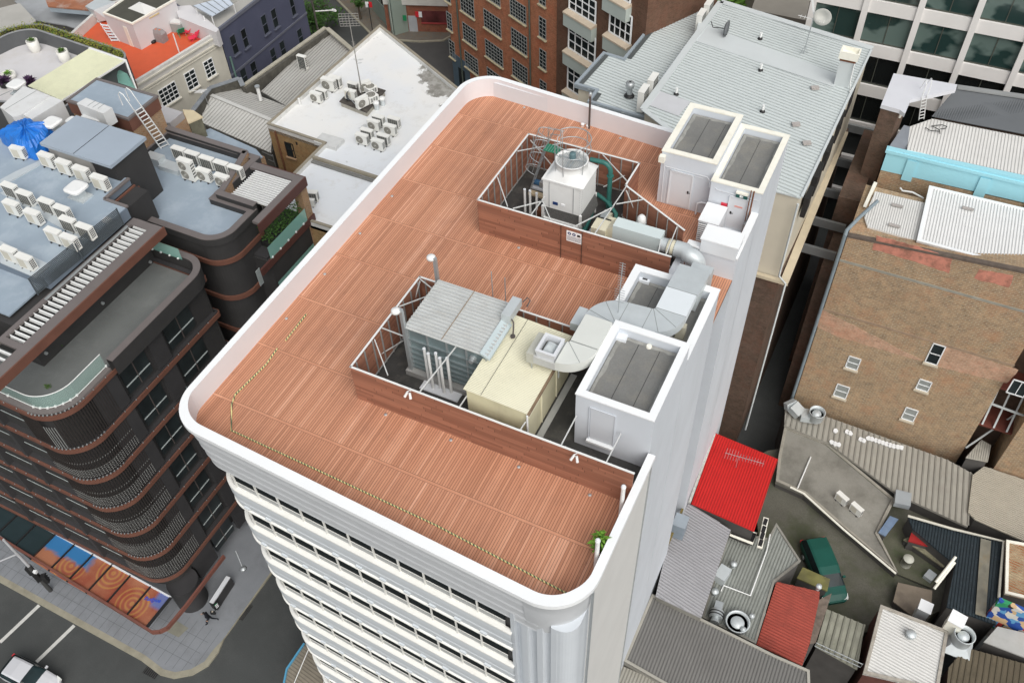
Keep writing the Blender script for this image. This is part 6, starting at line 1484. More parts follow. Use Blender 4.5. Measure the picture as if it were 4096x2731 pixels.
def street_sign(c,r,x,y,zt,cols,label,nm='shop_sign'):
 p=q(c,r,x,y,zt);T=thing(nm,(p.x,p.y,zt),label,'sign')
 for i,(cc,dx)in enumerate(cols):
  m=MB();m.obox((p.x+dx*.9,p.y+dx*.3,zt-.35),(.42,.05,.7),.3);m.build('panel',cc,T)
REDP=mat('sign_red',(.65,.03,.04),.5);GRNP=mat('sign_green',(.02,.25,.10),.5)
street_sign(1,0,1035,45,-23.5,((W_CAP,-.2),(REDP,.22)),'small white and red sign on a post in front of the green-grey building');street_sign(1,0,1493,135,-24.5,((REDP,-.2),(W_CAP,.22)),'small red and white sign above the pale grey door','door_sign');street_sign(1,0,1365,168,-24.7,((GRNP,0),),'small green sign on the red brick wall left of the door','wall_sign')
m=MB();p=q(1,0,1035,60,-23.5);m.cyl((p.x,p.y,-27),(p.x,p.y,-23.2),.05,n=8);T=thing('sign_post',(p.x,p.y,-27),'thin dark post carrying the red and white sign','post');m.build('pole',BLACK,T)
def tree(base,h,r,label,seed,n=1600,mat_=None,flat=.8,leaf=.16,cx_z=None):
 T=thing('street_tree',base,label,'tree');rr=random.Random(seed);b=Vector(base);m=MB();cz=b+Vector((0,0,h-r*flat))
 m.cyl(b,b+Vector((0,0,h*.55)),.18,.10,8);limbs=[]
 for i in range(7):
  a=rr.uniform(0,6.28);t=cz+Vector((math.cos(a)*r*.6,math.sin(a)*r*.6,rr.uniform(-.2,.5)*r));m.tube([b+Vector((0,0,h*.45)),(b+Vector((0,0,h*.55))).lerp(t,.5)+Vector((0,0,.2)),t],.05,5);limbs.append(t)
 m.build('trunk',mat('bark',(.09,.07,.05),.9,.2,3)if 'bark' not in bpy.data.materials else bpy.data.materials['bark'],T)
 m=MB();cl=[cz+Vector((rr.gauss(0,.42)*r,rr.gauss(0,.42)*r,rr.gauss(0,.35)*r*flat))for _ in range(22)]
 for i in range(n):
  c=rr.choice(cl)+Vector((rr.gauss(0,.16)*r,rr.gauss(0,.16)*r,rr.gauss(0,.12)*r));a=rr.uniform(0,6.28);e=rr.uniform(-.5,.9);s=leaf*rr.uniform(.6,1.4)
  u=Vector((math.cos(a),math.sin(a),e)).normalized()*s;w=Vector((-math.sin(a),math.cos(a),rr.uniform(-.6,.6)))*s*.55
  m.add([c-u,c+w,c+u,c-w],[(0,1,2,3)])
 m.build('crown',mat_ or LEAFD,T);return T
v=q(1,0,560,120,-24);tree((v.x,v.y,-27),5.6,3.0,'dark green street tree beyond the navy building',3,2600)
v=q(1,0,950,120,-26);tree((v.x,v.y,-27),3.2,.9,'small dark shrub-like tree on the leaf-strewn pavement',6,500,None,.9,.12)
LP=thing('street_lamp',(0,0,0),'white street lamp arm on a pole between the navy building and the road','street lamp');pb=q(1,0,580,290,-26.9);top=q(1,0,515,20,-18);pb2=Vector((top.x,top.y,-27.5));m=MB();m.cyl(pb2,(pb2.x,pb2.y,-16.5),.14,.1,10);m.build('pole',mat('pole_dark',(.12,.11,.1)),LP);a,b=q(1,0,540,107,-19.5),q(1,0,715,95,-19.5);m=MB();m.cyl(a,b,.07,n=8);m.build('arm',STEELW,LP);m=MB();m.hexa([b+Vector((-.25,-.12,-.1)),b+Vector((.3,-.12,-.1)),b+Vector((.3,.12,-.1)),b+Vector((-.25,.12,-.1))],[b+Vector((-.2,-.08,.1)),b+Vector((.2,-.08,.1)),b+Vector((.2,.08,.1)),b+Vector((-.2,.08,.1))]);m.build('lamp_head',STEELW,LP)
#  big brown brick warehouse
BK=thing('brick_warehouse',(-33,70,-27),'tall orange-brown brick warehouse with barred multi-pane windows','building')
WBK=brick('warehouse_brick',(.50,.19,.095),(.36,.13,.07),(.46,.27,.17),bw=.36,bh=.12,ms=.018,dirt=.22,dirt_col=(.08,.05,.04))
ca=at(1045,197,-26.9);ub=Vector((math.cos(math.radians(-28)),math.sin(math.radians(-28)),0));nb=Vector((ub.y,-ub.x,0))
L_,_z=onL(1279,150,xy(ca),xy(ub))
cb=ca+ub*L_
m=MB();m.prism([xy(ca),xy(cb),xy(cb-nb*14),xy(ca-nb*16)],-27.2,4);m.build('brick_wall',WBK,BK)
m=MB();a,b=ca+nb*.05,ca+ub*3.4+nb*.05;m.hexa([Vector((p.x,p.y,-27))for p in(a,b,b-nb*.06,a-nb*.06)],[Vector((p.x,p.y,-22.6))for p in(a,b,b-nb*.06,a-nb*.06)]);m.build('blue_base',mat('slate_blue_paint',(.11,.16,.20),.7,.1),BK)
m=MB();a,b=ca+ub*1.2+nb*.1,ca+ub*2.4+nb*.1;m.hexa([Vector((p.x,p.y,-26.9))for p in(a,b,b-nb*.06,a-nb*.06)],[Vector((p.x,p.y,-23.9))for p in(a,b,b-nb*.06,a-nb*.06)]);m.build('doorway',GLASS,BK)
SSL=mat('sandstone_sill',(.48,.42,.28),.85,.15,2);BFR=mat('window_bar_grey',(.33,.34,.33),.5)
A2=PIC(1700,0,1.68)
def wp2(bl,br,tl,nx,ny):
 f=lambda p:((1700+p[0]/1.68)*2352/4096,(p[1]/1.68)*2352/4096)
 a0,z0=onL(*f(bl),xy(ca),xy(ub));a1,z1=onL(*f(br),xy(ca),xy(ub));a2,z2_=onL(*f(tl),xy(ca),xy(ub))
 window(BK,(ca.x+ub.x*a0,ca.y+ub.y*a0,z0),ub,a1-a0,z2_-z0,nx,ny,BFR,None,SSL,fw=.035)
for w_ in(((245,65),(335,128),(240,-60),5,5),((262,262),(350,325),(255,148),5,5),((275,442),(362,500),(268,338),5,5),((402,178),(515,258),(397,58),6,5),((412,372),(527,455),(407,260),6,5),((425,560),(540,640),(420,450),6,5),((576,97),(682,170),(572,-20),6,5),((585,305),(688,378),(580,182),6,5),((592,503),(692,572),(588,390),6,5),((155,190),(188,218),(148,78),2,5),((172,375),(207,400),(166,265),2,5),((770,240),(815,275),(770,108),2,5),((773,445),(816,480),(772,323),2,5),((775,640),(817,670),(775,532),2,5),((770,20),(812,45),(770,-100),2,5),((140,0),(175,25),(135,-100),2,4),((415,-15),(508,55),(410,-130),6,5)):
 wp2(*w_)
for s_,n_ in((3.35,'a'),(13.2,'b')):
 m=MB();s_=onL(*[v_*1 for v_ in((1700+(225 if n_=='a' else 708)/1.68)*.57422,100/1.68*.57422)],xy(ca),xy(ub))[0];p=ca+ub*s_+nb*.12;m.cyl((p.x,p.y,-27),(p.x,p.y,4),.09,n=8);m.build('downpipe',mat('pipe_green_grey',(.10,.12,.10),.6)if 'pipe_green_grey' not in bpy.data.materials else bpy.data.materials['pipe_green_grey'],BK)
BW=thing('bay_window_wing',(-28,71,-27),'brick wing with big white-framed bay windows and pale green spandrels','building')
DBK=brick('dark_brown_brick',(.16,.085,.055),(.11,.06,.04),(.20,.13,.09),ms=.014,dirt=.25)
ww=Vector((math.cos(math.radians(-27)),math.sin(math.radians(-27)),0));wn_=Vector((ww.y,-ww.x,0));wa=cb+Vector((.2,-.4,0))
f2=lambda x,y:onL((1700+x/1.68)*.57422,(y/1.68)*.57422,xy(wa),xy(ww))
m=MB();m.prism([xy(wa-ww*.1),xy(wa+ww*11),xy(wa+ww*11-wn_*8),xy(wa-wn_*8)],-27.2,4);m.build('wall',DBK,BW)
GSP=mat('pale_green_spandrel',(.50,.56,.52),.7,.05,.7);PLG=mat('peach_ledge',(.62,.52,.40),.8,.08)
def bay(x0,x1,ytop,ybot,hasled=True):
 """one bay: x0,x1,y in the A2 picture at the left edge"""
 s0,zt=f2(x0,ytop);s1,_=f2(x1,ytop+70);_,zb=f2(x0,ybot)
 o=wa+ww*s0+wn_*.08;o.z=zb;window(BW,o,ww,s1-s0,zt-zb,4,3,W_CAP,None,None,fw=.09)
 m=MB();a,b=wa+ww*(s0-.25),wa+ww*(s1+.1)
 m.hexa([Vector((p.x,p.y,zb-1.5))for p in(a-wn_*.1,b-wn_*.1,b+wn_*.6,a+wn_*.6)],[Vector((p.x,p.y,zb-.35))for p in(a-wn_*.1,b-wn_*.1,b+wn_*.6,a+wn_*.6)]);m.build('spandrel',GSP,BW)
 m=MB();m.hexa([Vector((p.x,p.y,zb-.35))for p in(a-wn_*.1,b-wn_*.1,b+wn_*.68,a+wn_*.68)],[Vector((p.x,p.y,z))for p,z in((a-wn_*.1,zb-.02),(b-wn_*.1,zb-.02),(b+wn_*.68,zb-.2),(a+wn_*.68,zb-.2))]);m.build('ledge',PLG,BW)
bay(975,1155,148,320);bay(980,1158,-90,55);bay(968,1140,420,590)
bay(1255,1400,30,215);bay(1240,1400,318,480)
bay(1255,1400,-250,-55)
m=MB();s0,z=f2(870,560);a=wa+ww*(s0+.2)+wn_*.1;m.hexa([Vector((p.x,p.y,-27))for p in(a,a+ww*3.6,a+ww*3.6+wn_*1.6,a+wn_*1.6)],[Vector((p.x,p.y,z-2.2))for p in(a,a+ww*3.6,a+ww*3.6+wn_*1.6,a+wn_*1.6)]);m.build('rendered_base',mat('base_cream',(.60,.56,.47),.8,.06),BW)
#  right side: grey metal roof building
GMR=mat('zincalume_roof',(.60,.65,.645),.6,.03,.5,metal=0,stain=.1,stain_col=(.56,.59,.57),stain_scale=.3)
GMF=mat('roof_flashing',(.60,.64,.645),.5,.05,.6)
CRW2=mat('beige_render',(.64,.59,.48),.85,.06,.6,stain=.2,stain_col=(.36,.32,.26),stain_scale=.5,streak=True)
ALB=brick('alley_brick',(.16,.10,.07),(.11,.075,.055),(.13,.11,.09),ms=.012,dirt=.35)
GB1=thing('metal_roof_building',(-10,58,-33),'big cream building with pale grey ribbed metal roof and wide ridge flashing','building')
E0=-6.0
C=lambda l,z:[q(*p,z)for p in l]
g1=C([(2,0,1205,1005),(2,0,1920,15),(3,0,960,445),(3,1,300,250)],E0)+[q(3,1,-300,90,E0)]
m=MB();m.prism([xy(p)for p in inset([xy(p)for p in g1],.12)],-13.2,E0-.08);m.build('wall',CRW2,GB1)
m=MB();m.prism([xy(p)for p in inset([xy(p)for p in g1],.0)],-33,-13.2);m.build('brick_base',ALB,GB1)
m=MB();m.plate(g1,.1);rd=Vector((math.cos(math.radians(-12.5)),math.sin(math.radians(-12.5)),0));ribs(m,g1,rd,.33,.09,.05);m.build('roof',GMR,GB1)
m=MB();k_=C([(2,0,1715,205),(3,0,660,690),(3,0,610,800),(2,0,1665,370)],E0+.06);m.plate(k_,.03)
a,b=q(2,0,1205,1005,E0+.08),q(2,0,1920,15,E0+.08);m.beam(a,b,.5,.06);m.beam(b,q(3,0,960,445,E0+.08),.55,.06);m.beam(q(3,0,950,460,E0+.06),q(3,1,310,240,E0+.06),.16,.1);m.beam(a,q(3,1,-300,90,E0+.08),.35,.07)
m.build('flashing',GMF,GB1)
m=MB();m.plate(C([(2,0,1345,835),(2,0,1640,935),(2,0,1530,1065),(2,0,1255,965)],E0+.09),.03);m.build('pale_sheet',mat('pale_roof_sheet',(.60,.61,.63),.5,.05),GB1)
for i,(y0_,y1_)in enumerate(((49.2,50.6),(51.6,53.4),(54.6,56.6),(58,60),(61.5,63.5))):
 for zz in(-8.9,):
  m=MB();m.box(-4.05,-3.72,y0_,y1_,zz,zz+1.6);m.build('window_awning',BLACK,GB1)
m=MB();m.box(-4.0,-3.45,47.3,66,-13.35,-13.1);m.box(-12,-3.45,47.2,47.5,-13.3,-13.05);m.build('cream_ledge',mat('cream_ledge',(.60,.52,.38),.8,.1),GB1)
m=MB();m.tube([(-4.15,47.2,E0-.3),(-4.15,47.2,-12.6),(-3.6,47.2,-13.1),(-3.6,47.2,-30)],.07,8);m.build('downpipe',GMF,GB1)
G2=thing('stepped_roof_wing',(-20,58,-33),'stepped lower wing with ribbed metal roof and zig-zag front edge','building')
g2=C([(2,0,570,785),(2,0,838,488),(2,0,1022,545),(2,0,1248,268),(2,0,1038,235),(2,0,1250,8),(2,0,1765,88),(2,0,1790,200),(2,0,1215,990),(2,0,1275,1065),(2,0,1275,1110),(2,0,690,945),(2,0,765,840)],-7.2)
m=MB();m.prism([xy(p)for p in inset([xy(p)for p in g2],.25)],-33,-7.3);m.build('wall',CRW2,G2)
m=MB();m.plate(g2,.1);ribs(m,inset_v(g2,.35)if False else g2,rd,.33,.09,.05);m.build('roof',GMR,G2)
m=MB();ring(m,[xy(p)for p in g2],inset([xy(p)for p in g2],.22),-7.4,-7.05);m.build('edge_flashing',mat('bluish_flashing',(.33,.38,.42),.5,.06),G2)
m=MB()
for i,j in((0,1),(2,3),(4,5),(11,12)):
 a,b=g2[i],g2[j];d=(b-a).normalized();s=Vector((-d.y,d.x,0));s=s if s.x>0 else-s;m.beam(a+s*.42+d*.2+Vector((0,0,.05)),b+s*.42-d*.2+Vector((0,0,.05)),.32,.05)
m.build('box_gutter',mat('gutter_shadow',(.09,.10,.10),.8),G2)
for i,(x,y,lb_)in enumerate(((1298,705,'nearest pair, the right one'),(1212,812,'nearest pair, the left one'),(1745,112,'far pair, the left one'),(1812,18,'far pair, the right one'))):
 ac('tallcoil',2,0,x,y,-7.1,math.pi/2,'tall white condenser beside the metal roof step, '+lb_,'tall condensers by the metal roof step',1.25)
def flue(c,r,x,y,z,h,rad,label,capr=None,mt=None):
 p=q(c,r,x,y,z);T=thing('roof_flue',(p.x,p.y,z),label,'flue');m=MB();m.cyl(p,p+Vector((0,0,h)),rad,n=12);m.build('pipe',mt or STEELW,T)
 m=MB();m.lathe([(rad*2,0),(rad*1.6,.12),(rad,.18)],p,12);m.build('black_boot',BLACK,T)
 if capr:m=MB();m.lathe([(rad,h*.55),(capr,h*.65),(capr,h*.9),(rad*.4,h),(0,h)],p,14);m.build('cap',GALV,T)
flue(2,0,1077,882,-7.1,1.2,.2,'round steel flue with glassy mesh cap on the stepped wing',.32,GALV)
for x,y,lb_ in((1508,872,'beside the pale roof sheets'),(2280,362,'nearest the dark satellite dish'),(2282,652,'on the right half of the metal roof, middle'),(2300,1030,'right of the plant room, nearest it')):flue(2,0,x,y,E0,.55,.1,'small white pipe with black boot '+lb_)
for x,y,lb_ in((430,812,'the farthest'),(255,1147,'the middle one'),(355,1318,'the nearest')):
 p=q(3,0,x,y,E0+.1);m=MB();m.obox((0,0,0),(.55,.3,.12),0);m.obox((0,-.2,0),(.5,.06,.06));m.obox((0,.2,0),(.5,.06,.06));o_=m.build('roof_bracket',mat('bracket_tan',(.42,.39,.37))if 'bracket_tan' not in bpy.data.materials else bpy.data.materials['bracket_tan'],None);o_.location=p;o_.rotation_euler.z=.5;tag(o_,'small flat metal bracket on the ribbed roof, '+lb_+' from the chimney','roof bracket')
CH=thing('roof_chimney',q(3,0,680,790,E0),'square grey duct chimney with open white and rust-red top near the metal roof edge','chimney');p=q(3,0,675,780,E0)
m=MB();m.box(p.x-.5,p.x+.5,p.y-.3,p.y+.3,E0,E0+2.0);m.build('shaft',GMF,CH)
m=MB();m.box(p.x-.55,p.x+.55,p.y-.35,p.y+.35,E0+2.0,E0+2.2);m.build('rust_band',RUST,CH)
o4=[(p.x-.65,p.y-.45),(p.x+.65,p.y-.45),(p.x+.65,p.y+.45),(p.x-.65,p.y+.45)];m=MB();ring(m,o4,inset(o4,.1),E0+2.2,E0+2.75);m.prism(inset(o4,.1),E0+2.4,E0+2.45);m.build('cowl_box',W_CREAM,CH)
m=MB();m.tube([(p.x+.5,p.y-.4,E0+2.0),(p.x+.55,p.y-.5,E0+.8),(p.x+.75,p.y-.9,E0+.1),(p.x+.8,p.y-.3,E0+.1)],.04,6);m.build('cable',STEELW,CH)
T=thing('satellite_dish',q(2,0,1950,330,E0),'dark satellite dish seen edge-on near the ridge flashing','satellite dish');p=q(2,0,1945,330,E0);m=MB();m.lathe([(0,0),(.35,.05),(.62,.2),(.63,.17),(.36,.0),(0,-.04)],p+Vector((0,0,.65)),20,'x');m.build('dish',mat('dish_grey',(.16,.17,.18),.5),T);m=MB();m.tube([p,p+Vector((-.05,0,.6)),p+Vector((-.9,-.1,.55)),p+Vector((-1.1,-.1,1.0))],.035,6);m.beam(p,p+Vector((.3,-.3,.3)),.04);m.build('arm',BLACK,T)
T=thing('aerial_and_dish',q(3,0,320,500,E0),'leaning mast with white grid dish and rod aerials near the far roof edge','aerial');p=q(3,0,325,500,E0);t=p+Vector((.1,.2,3.0));m=MB();m.tube([p,t],.04,6)
for dx in(-.25,.25):m.beam(p+Vector((dx,dx,0)),p+Vector((0,0,.7)),.03)
m.build('mast',GALV,T)
m=MB();m.lathe([(0,0),(.36,.08),(.64,.27),(.65,.24),(.36,.04),(0,-.04)],t+Vector((.6,.1,.1)),22,'y');m.build('grid_dish',mat('grid_dish',(.62,.62,.58),.6),T)
m=MB();m.beam(t+Vector((-1.1,0,-.2)),t+Vector((1.0,0,-.35)),.03)
for i in range(7):m.beam(t+Vector((-.9+i*.28,-.3,-.22)),t+Vector((-.9+i*.28,.3,-.25)),.02)
m.beam(t+Vector((-.5,0,1.5)),t,.06,.12);m.build('rods',STEELW,T)
p=q(2,0,2050,30,-24);tree((p.x,p.y,-27),4.2,4.5,'leafy green bushes beyond the metal roof',21,2400,LEAF,.4,.3)
m=MB();m.prism(P2d([(2,0,2230,0),(2,0,2180,-200),(3,0,500,-200),(3,0,500,60),(3,0,350,190),(2,0,2200,90)],-20),-27,-20);T=thing('paved_terrace',(-10,95,-27),'plain beige paved roof terrace between the bushes and the office tower','building');m.build('roof_slab',mat('beige_slab',(.36,.33,.28),.8,.08,.5),T)
m=MB();m.prism(P2d([(2,0,1330,-10),(2,0,1760,80),(2,0,1850,-100),(2,0,1300,-200)],-16),-27,-16);T=thing('gravel_roof_building',(-20,88,-27),'flat brown gravel roof beyond the stepped wing','building');m.build('gravel_roof',mat('brown_gravel',(.17,.13,.10),.95,.3,6,fine=.4),T)
#  office tower at the top right
OT=thing('glazed_office_tower',(2,74,-27),'white-framed office building with wide green-grey windows in a grid','building')
OW=mat('warm_white_concrete',(.80,.78,.76),.8,.05,.5,stain=.12,stain_col=(.45,.42,.38),stain_scale=.4)
m=MB();m.box(-9.5,26,72.12,86,-27.5,2);m.build('core',mat('inner_dark',(.03,.035,.035)),OT)
TG=glass('green_glass_dark',(.012,.035,.032),.12)
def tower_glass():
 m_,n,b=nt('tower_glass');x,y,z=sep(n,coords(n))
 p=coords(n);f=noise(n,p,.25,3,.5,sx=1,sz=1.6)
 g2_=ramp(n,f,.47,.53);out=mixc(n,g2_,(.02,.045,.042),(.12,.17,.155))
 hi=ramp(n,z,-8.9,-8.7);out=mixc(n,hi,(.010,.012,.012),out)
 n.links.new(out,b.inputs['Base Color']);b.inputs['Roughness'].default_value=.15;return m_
TGM=tower_glass()
cols=[-9.3+3.97*i for i in range(9)]
for r_ in range(-2,5):
 zt=-6.02-3.6*r_;zb=zt-2.55
 m=MB();m.box(-9.5,26,71.72,72.1,zb-1.05+.02,zb);m.build('spandrel',OW,OT)
 for i,cx0 in enumerate(cols):
  if r_>2:continue
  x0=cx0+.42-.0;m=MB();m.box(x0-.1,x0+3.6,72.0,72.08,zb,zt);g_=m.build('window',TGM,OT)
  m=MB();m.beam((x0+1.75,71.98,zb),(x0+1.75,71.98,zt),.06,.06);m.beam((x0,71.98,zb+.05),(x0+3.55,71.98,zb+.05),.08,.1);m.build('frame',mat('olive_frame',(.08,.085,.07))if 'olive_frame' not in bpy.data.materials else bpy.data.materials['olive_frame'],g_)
for i,cx0 in enumerate(cols):
 m=MB();m.box(cx0-.08,cx0+.38,71.55,72.1,-27.4,2);m.build('column',OW,OT)
#  right brick building and the roofs behind it
BRN=brick('weathered_brown_brick',(.44,.29,.16),(.28,.19,.12),(.52,.46,.35),bw=.42,bh=.14,ms=.024,dirt=.35,dirt_col=(.17,.14,.10))
RB2=thing('brown_brick_building',(6,51,-33),'weathered brown brick building with a blank side wall and few small white windows','building')
YW=50.7
tl_=onY(*qd(3,1,740,595),YW);tr_=onY(*qd(3,1,2200,870),YW)
m=MB();m.hexa([(-.78,YW,-33.2),(12.25,YW,-33.2),(12.25,57,-33.2),(-.78,57,-33.2)],[(-.78,YW,-10.7),(12.25,YW,-9.6),(12.25,57,-10.9),(-.78,57,-10.9)]);m.build('brick_wall',BRN,RB2)
m=MB();m.box(12.25,14.6,53.2,57,-33.2,-9.6);m.build('recess_wall',ALB,RB2)
m=MB();m.box(14.6,24,YW-.6,57,-33.2,-9.6);m.build('brick_wing',BRN,RB2)
m=MB();m.hexa([(-.8,YW-.05,-10.72),(12.25,YW-.05,-9.62),(12.25,YW+.3,-9.62),(-.8,YW+.3,-10.72)],[(-.8,YW-.05,-10.55),(12.25,YW-.05,-9.45),(12.25,YW+.3,-9.45),(-.8,YW+.3,-10.55)]);m.build('parapet_cap',mat('dirty_brick_cap',(.14,.11,.09),.9,.3,3),RB2)
for(z0_,z1_,c_)in((-12.95,-12.7,(.34,.33,.28)),(-17.9,-17.4,(.36,.26,.18))):
 m=MB();m.hexa([(-.8,YW-.03,z0_),(12.3,YW-.03,z0_),(12.3,YW+.05,z0_),(-.8,YW+.05,z0_)],[(-.8,YW-.03,z0_+.2),(12.3,YW-.03,z0_+.2),(12.3,YW+.05,z0_+.2),(-.8,YW+.05,z0_+.2)]);m.build('string_course',mat('string_%d'%int(-z0_),c_,.9,.25,2,stain=.4,stain_col=(.2,.18,.12),stain_scale=1),RB2)
PK=mat('faded_red_paint',(.60,.25,.18),.9,.25,2,stain=.65,stain_col=(.14,.09,.06),stain_scale=1.1,edge=(.45,.6))
def blotch(pts_,mt,nm,seed):
 rr=random.Random(seed);P_=[onY(*qd(*p),YW)for p in pts_];out=[]
 for i in range(len(P_)):
  a,b=P_[i],P_[(i+1)%len(P_)];n=max(2,int((b-a).length/.3))
  for k in range(n):w=a.lerp(b,k/n);out.append((w.x+rr.uniform(-.05,.05),YW-.012,w.z+rr.uniform(-.05,.05)))
 m=MB();m.add([(x,y,z)for x,y,z in out]+[(x,y+.03,z)for x,y,z in out],[tuple(range(len(out)))]+[(i,(i+1)%len(out),len(out)+(i+1)%len(out),len(out)+i)for i in range(len(out))]);m.build(nm,mt,RB2)
blotch([(3,1,1000,600),(3,1,1250,660),(3,1,1700,800),(3,1,1660,940),(3,1,1300,820),(3,1,960,720)],PK,'faded_paint',1);blotch([(3,1,1935,905),(3,1,2255,960),(3,1,2215,1070),(3,1,1890,990)],PK,'faded_paint',2)
PNK=brick('pinkish_brick',(.56,.34,.22),(.44,.26,.17),(.55,.44,.33),bw=.42,bh=.14,ms=.02,dirt=.15)
blotch([(3,1,500,1275),(3,2,1420,175),(3,2,1300,150),(3,2,600,-60),(3,1,430,1420)],PNK,'pinkish_brickwork',3);blotch([(3,2,1600,30),(3,2,2300,260),(3,2,2200,380),(3,2,1560,230)],PNK,'pinkish_brickwork',4)
for i,(bl,br,tl)in enumerate((((3,2,1443,180),(3,2,1555,203),(3,2,1520,12)),((3,2,712,228),(3,2,820,250),(3,2,745,128)),((3,2,602,488),(3,2,712,522),(3,2,640,385)),((3,2,1358,425),(3,2,1470,450),(3,2,1395,340)),((3,2,1225,698),(3,2,1335,727),(3,2,1268,598)))):
 winpx(RB2,(-.78,YW),(1,0),bl,br,tl,1,2,W_CAP,mat('sill_tan',(.5,.44,.34))if 'sill_tan' not in bpy.data.materials else bpy.data.materials['sill_tan'],None if i in(0,)else(mat('pale_pane',(.30,.32,.31),.4)if 'pale_pane' not in bpy.data.materials else bpy.data.materials['pale_pane']))
winpx(RB2,(14.6,YW-.6),(1,0),(3,2,2190,460),(3,2,2351,500),(3,2,2260,345),2,1,W_CAP)
m=MB();m.box(12.3,14.8,51.2,53.2,-20.9,-20.7);m.box(12.3,14.8,50.9,53.2,-24.9,-24.7);m.build('rusty_balcony',mat('oxide_balcony',(.17,.05,.035),.8,.25,2),RB2)
m=MB()
for x in(12.5,13.3,14.2):m.beam((x,50.9,-24.7),(x+.1,53,-20.8),.12)
m.beam((12.3,51,-22.4),(14.8,51,-22.6),.12);m.beam((12.3,50.6,-27.5),(14.6,52.5,-24),.1);m.build('stair_steel',GMF,RB2)
m=MB();m.cyl((-.95,50.4,-33),(-.95,50.4,-10.4),.13,n=10);m.tube([(-.95,50.4,-10.4),(-.95,50.6,-10.1),(-.5,52.0,-10.0),(.3,53.8,-9.6)],.13,8);m.build('downpipe',mat('grey_blue_pipe',(.22,.27,.30),.6),RB2)
m=MB();m.box(-2.35,-.78,57.0,66,-33.2,-12.5);m.box(-1.9,-.8,52.5,57,-33.2,-15.5);T=thing('alley_brick_building',(-1.5,60,-33),'dark brick rear building closing the alley with pipes down its wall','building');m.build('brick_wall',ALB,T)
m=MB();a,b=q(3,0,1155,1040,-8.9),q(3,0,1060,1310,-12.8);m.tube([a,b,b+Vector((.05,-.2,-.8)),(b.x,b.y-.3,-33)],.12,8);m.build('yellow_grey_pipe',mat('tan_pipe',(.5,.44,.28),.6),T)
for i,(x,y,z)in enumerate(((690,200,-14.5),(600,470,-14.5),(520,725,-14.5))):
 p=q(3,1,x,y,z);m=MB();m.box(-3.85,-1.2,p.y-.12,p.y+.12,z-.7,z+.0);T=thing('concrete_strut',(-2.5,p.y,z),'pale concrete strut across the dark alley, '+('farthest','middle','nearest')[i]+' of the lower three','beam','concrete struts across the alley');m.build('beam',mat('strut_grey',(.22,.23,.23),.9)if 'strut_grey' not in bpy.data.materials else bpy.data.materials['strut_grey'],T)
for i,(x,y)in enumerate(((885,1170),(785,1485))):
 p=q(3,0,x,y,-14.5);m=MB();m.box(-3.85,-1.2,p.y-.12,p.y+.12,-15.2,-14.5);T=thing('concrete_strut',(-2.5,p.y,-14.5),'pale concrete strut across the far alley, '+('far','near')[i]+' one beside the metal roof eave','beam','concrete struts across the alley');m.build('beam',bpy.data.materials['strut_grey'],T)
WHC=mat('white_corrugated',(.76,.755,.73),.6,.06,.6,stain=.15,stain_col=(.45,.42,.38),stain_scale=.5)
WHS=mat('white_steel_roof',(.84,.84,.83),.55,.03,.5)
CONC=mat('stained_concrete',(.32,.31,.275),.9,.2,.6,stain=.75,stain_col=(.09,.085,.07),stain_scale=.3,fine=.25,edge=(.42,.64))
GRC=mat('grey_corrugated',(.38,.365,.32),.75,.12,.6,stain=.4,stain_col=(.24,.22,.19),stain_scale=.4)
DWL=mat('dark_wall',(.09,.085,.08),.9,.25,1)
def roof(label,name,pts_,z,rm,rib=None,base=-33.2,wall=None,cat='roof',curb=None,dz=None,t=.12):
 P_=[q(*p,z+(dz[i]if dz else 0))for i,p in enumerate(pts_)]
 T=thing(name,(P_[0].x,P_[0].y,base),label,cat);m=MB();zl=min(p.z for p in P_)-t
 m.prism([xy(p)for p in inset([xy(p)for p in P_],.05)],base,zl);m.build('wall',wall or DWL,T)
 m=MB();m.plate(P_,t)
 if rib:ribs(m,P_,rib[0],rib[1],rib[1]*.4,rib[2])
 m.build('roof',rm,T)
 if curb:
  m=MB();P2_=[xy(p)for p in P_];ring(m,P2_,inset(P2_,curb[0]),z-.1,z+curb[1]);m.build('parapet',curb[2],T)
 return T
roof('small white corrugated roof behind the left end of the brown brick wall','corrugated_roof',[(3,1,985,190),(3,1,1440,295),(3,1,1372,645),(3,1,915,515),(3,1,885,425)],-10.6,WHC,((-.03,1,0),.16,.03),wall=BRN)
roof('large bright white corrugated roof with white edging behind the brown brick wall','corrugated_roof',[(3,1,1480,140),(3,1,2700,430),(3,1,2700,1000),(3,1,2265,885),(3,1,1365,645)],-10.3,WHS,((-.03,1,0),.2,.03),wall=BRN,curb=(.22,.06,W_CAP))
for c,r,x,y,z,lb_ in((3,1,1185,325,-10.5,'upper one on the small white roof'),(3,1,1160,508,-10.5,'lower one on the small white roof'),(3,1,1835,352,-10.2,'on the large bright white roof'),(3,0,1965,1403,-9.4,'on the far corrugated roof behind the blue wall')):
 p=q(c,r,x,y,z);m=MB();m.obox((0,0,0),(.75,.2,.1));o_=m.build('roof_vent_strip',bpy.data.materials['bracket_tan'],None);o_.location=p;tag(o_,'short grey vent strip, '+lb_,'roof vent')
T=thing('blue_wall_building',(5,59.3,-33),'building with a pale sky-blue side wall and white corrugated roof','building');YB=58.7
SKY=mat('sky_blue_paint',(.36,.70,.80),.7,.03,.5)
tz0,tz1=onY(*qd(3,0,1100,1372),YB),onY(*qd(3,1,2290,60),YB);bz0,bz1=onY(*qd(3,1,1100,10),YB),onY(*qd(3,1,2290,280),YB);sl_=(bz1.z-bz0.z)/(bz1.x-bz0.x)
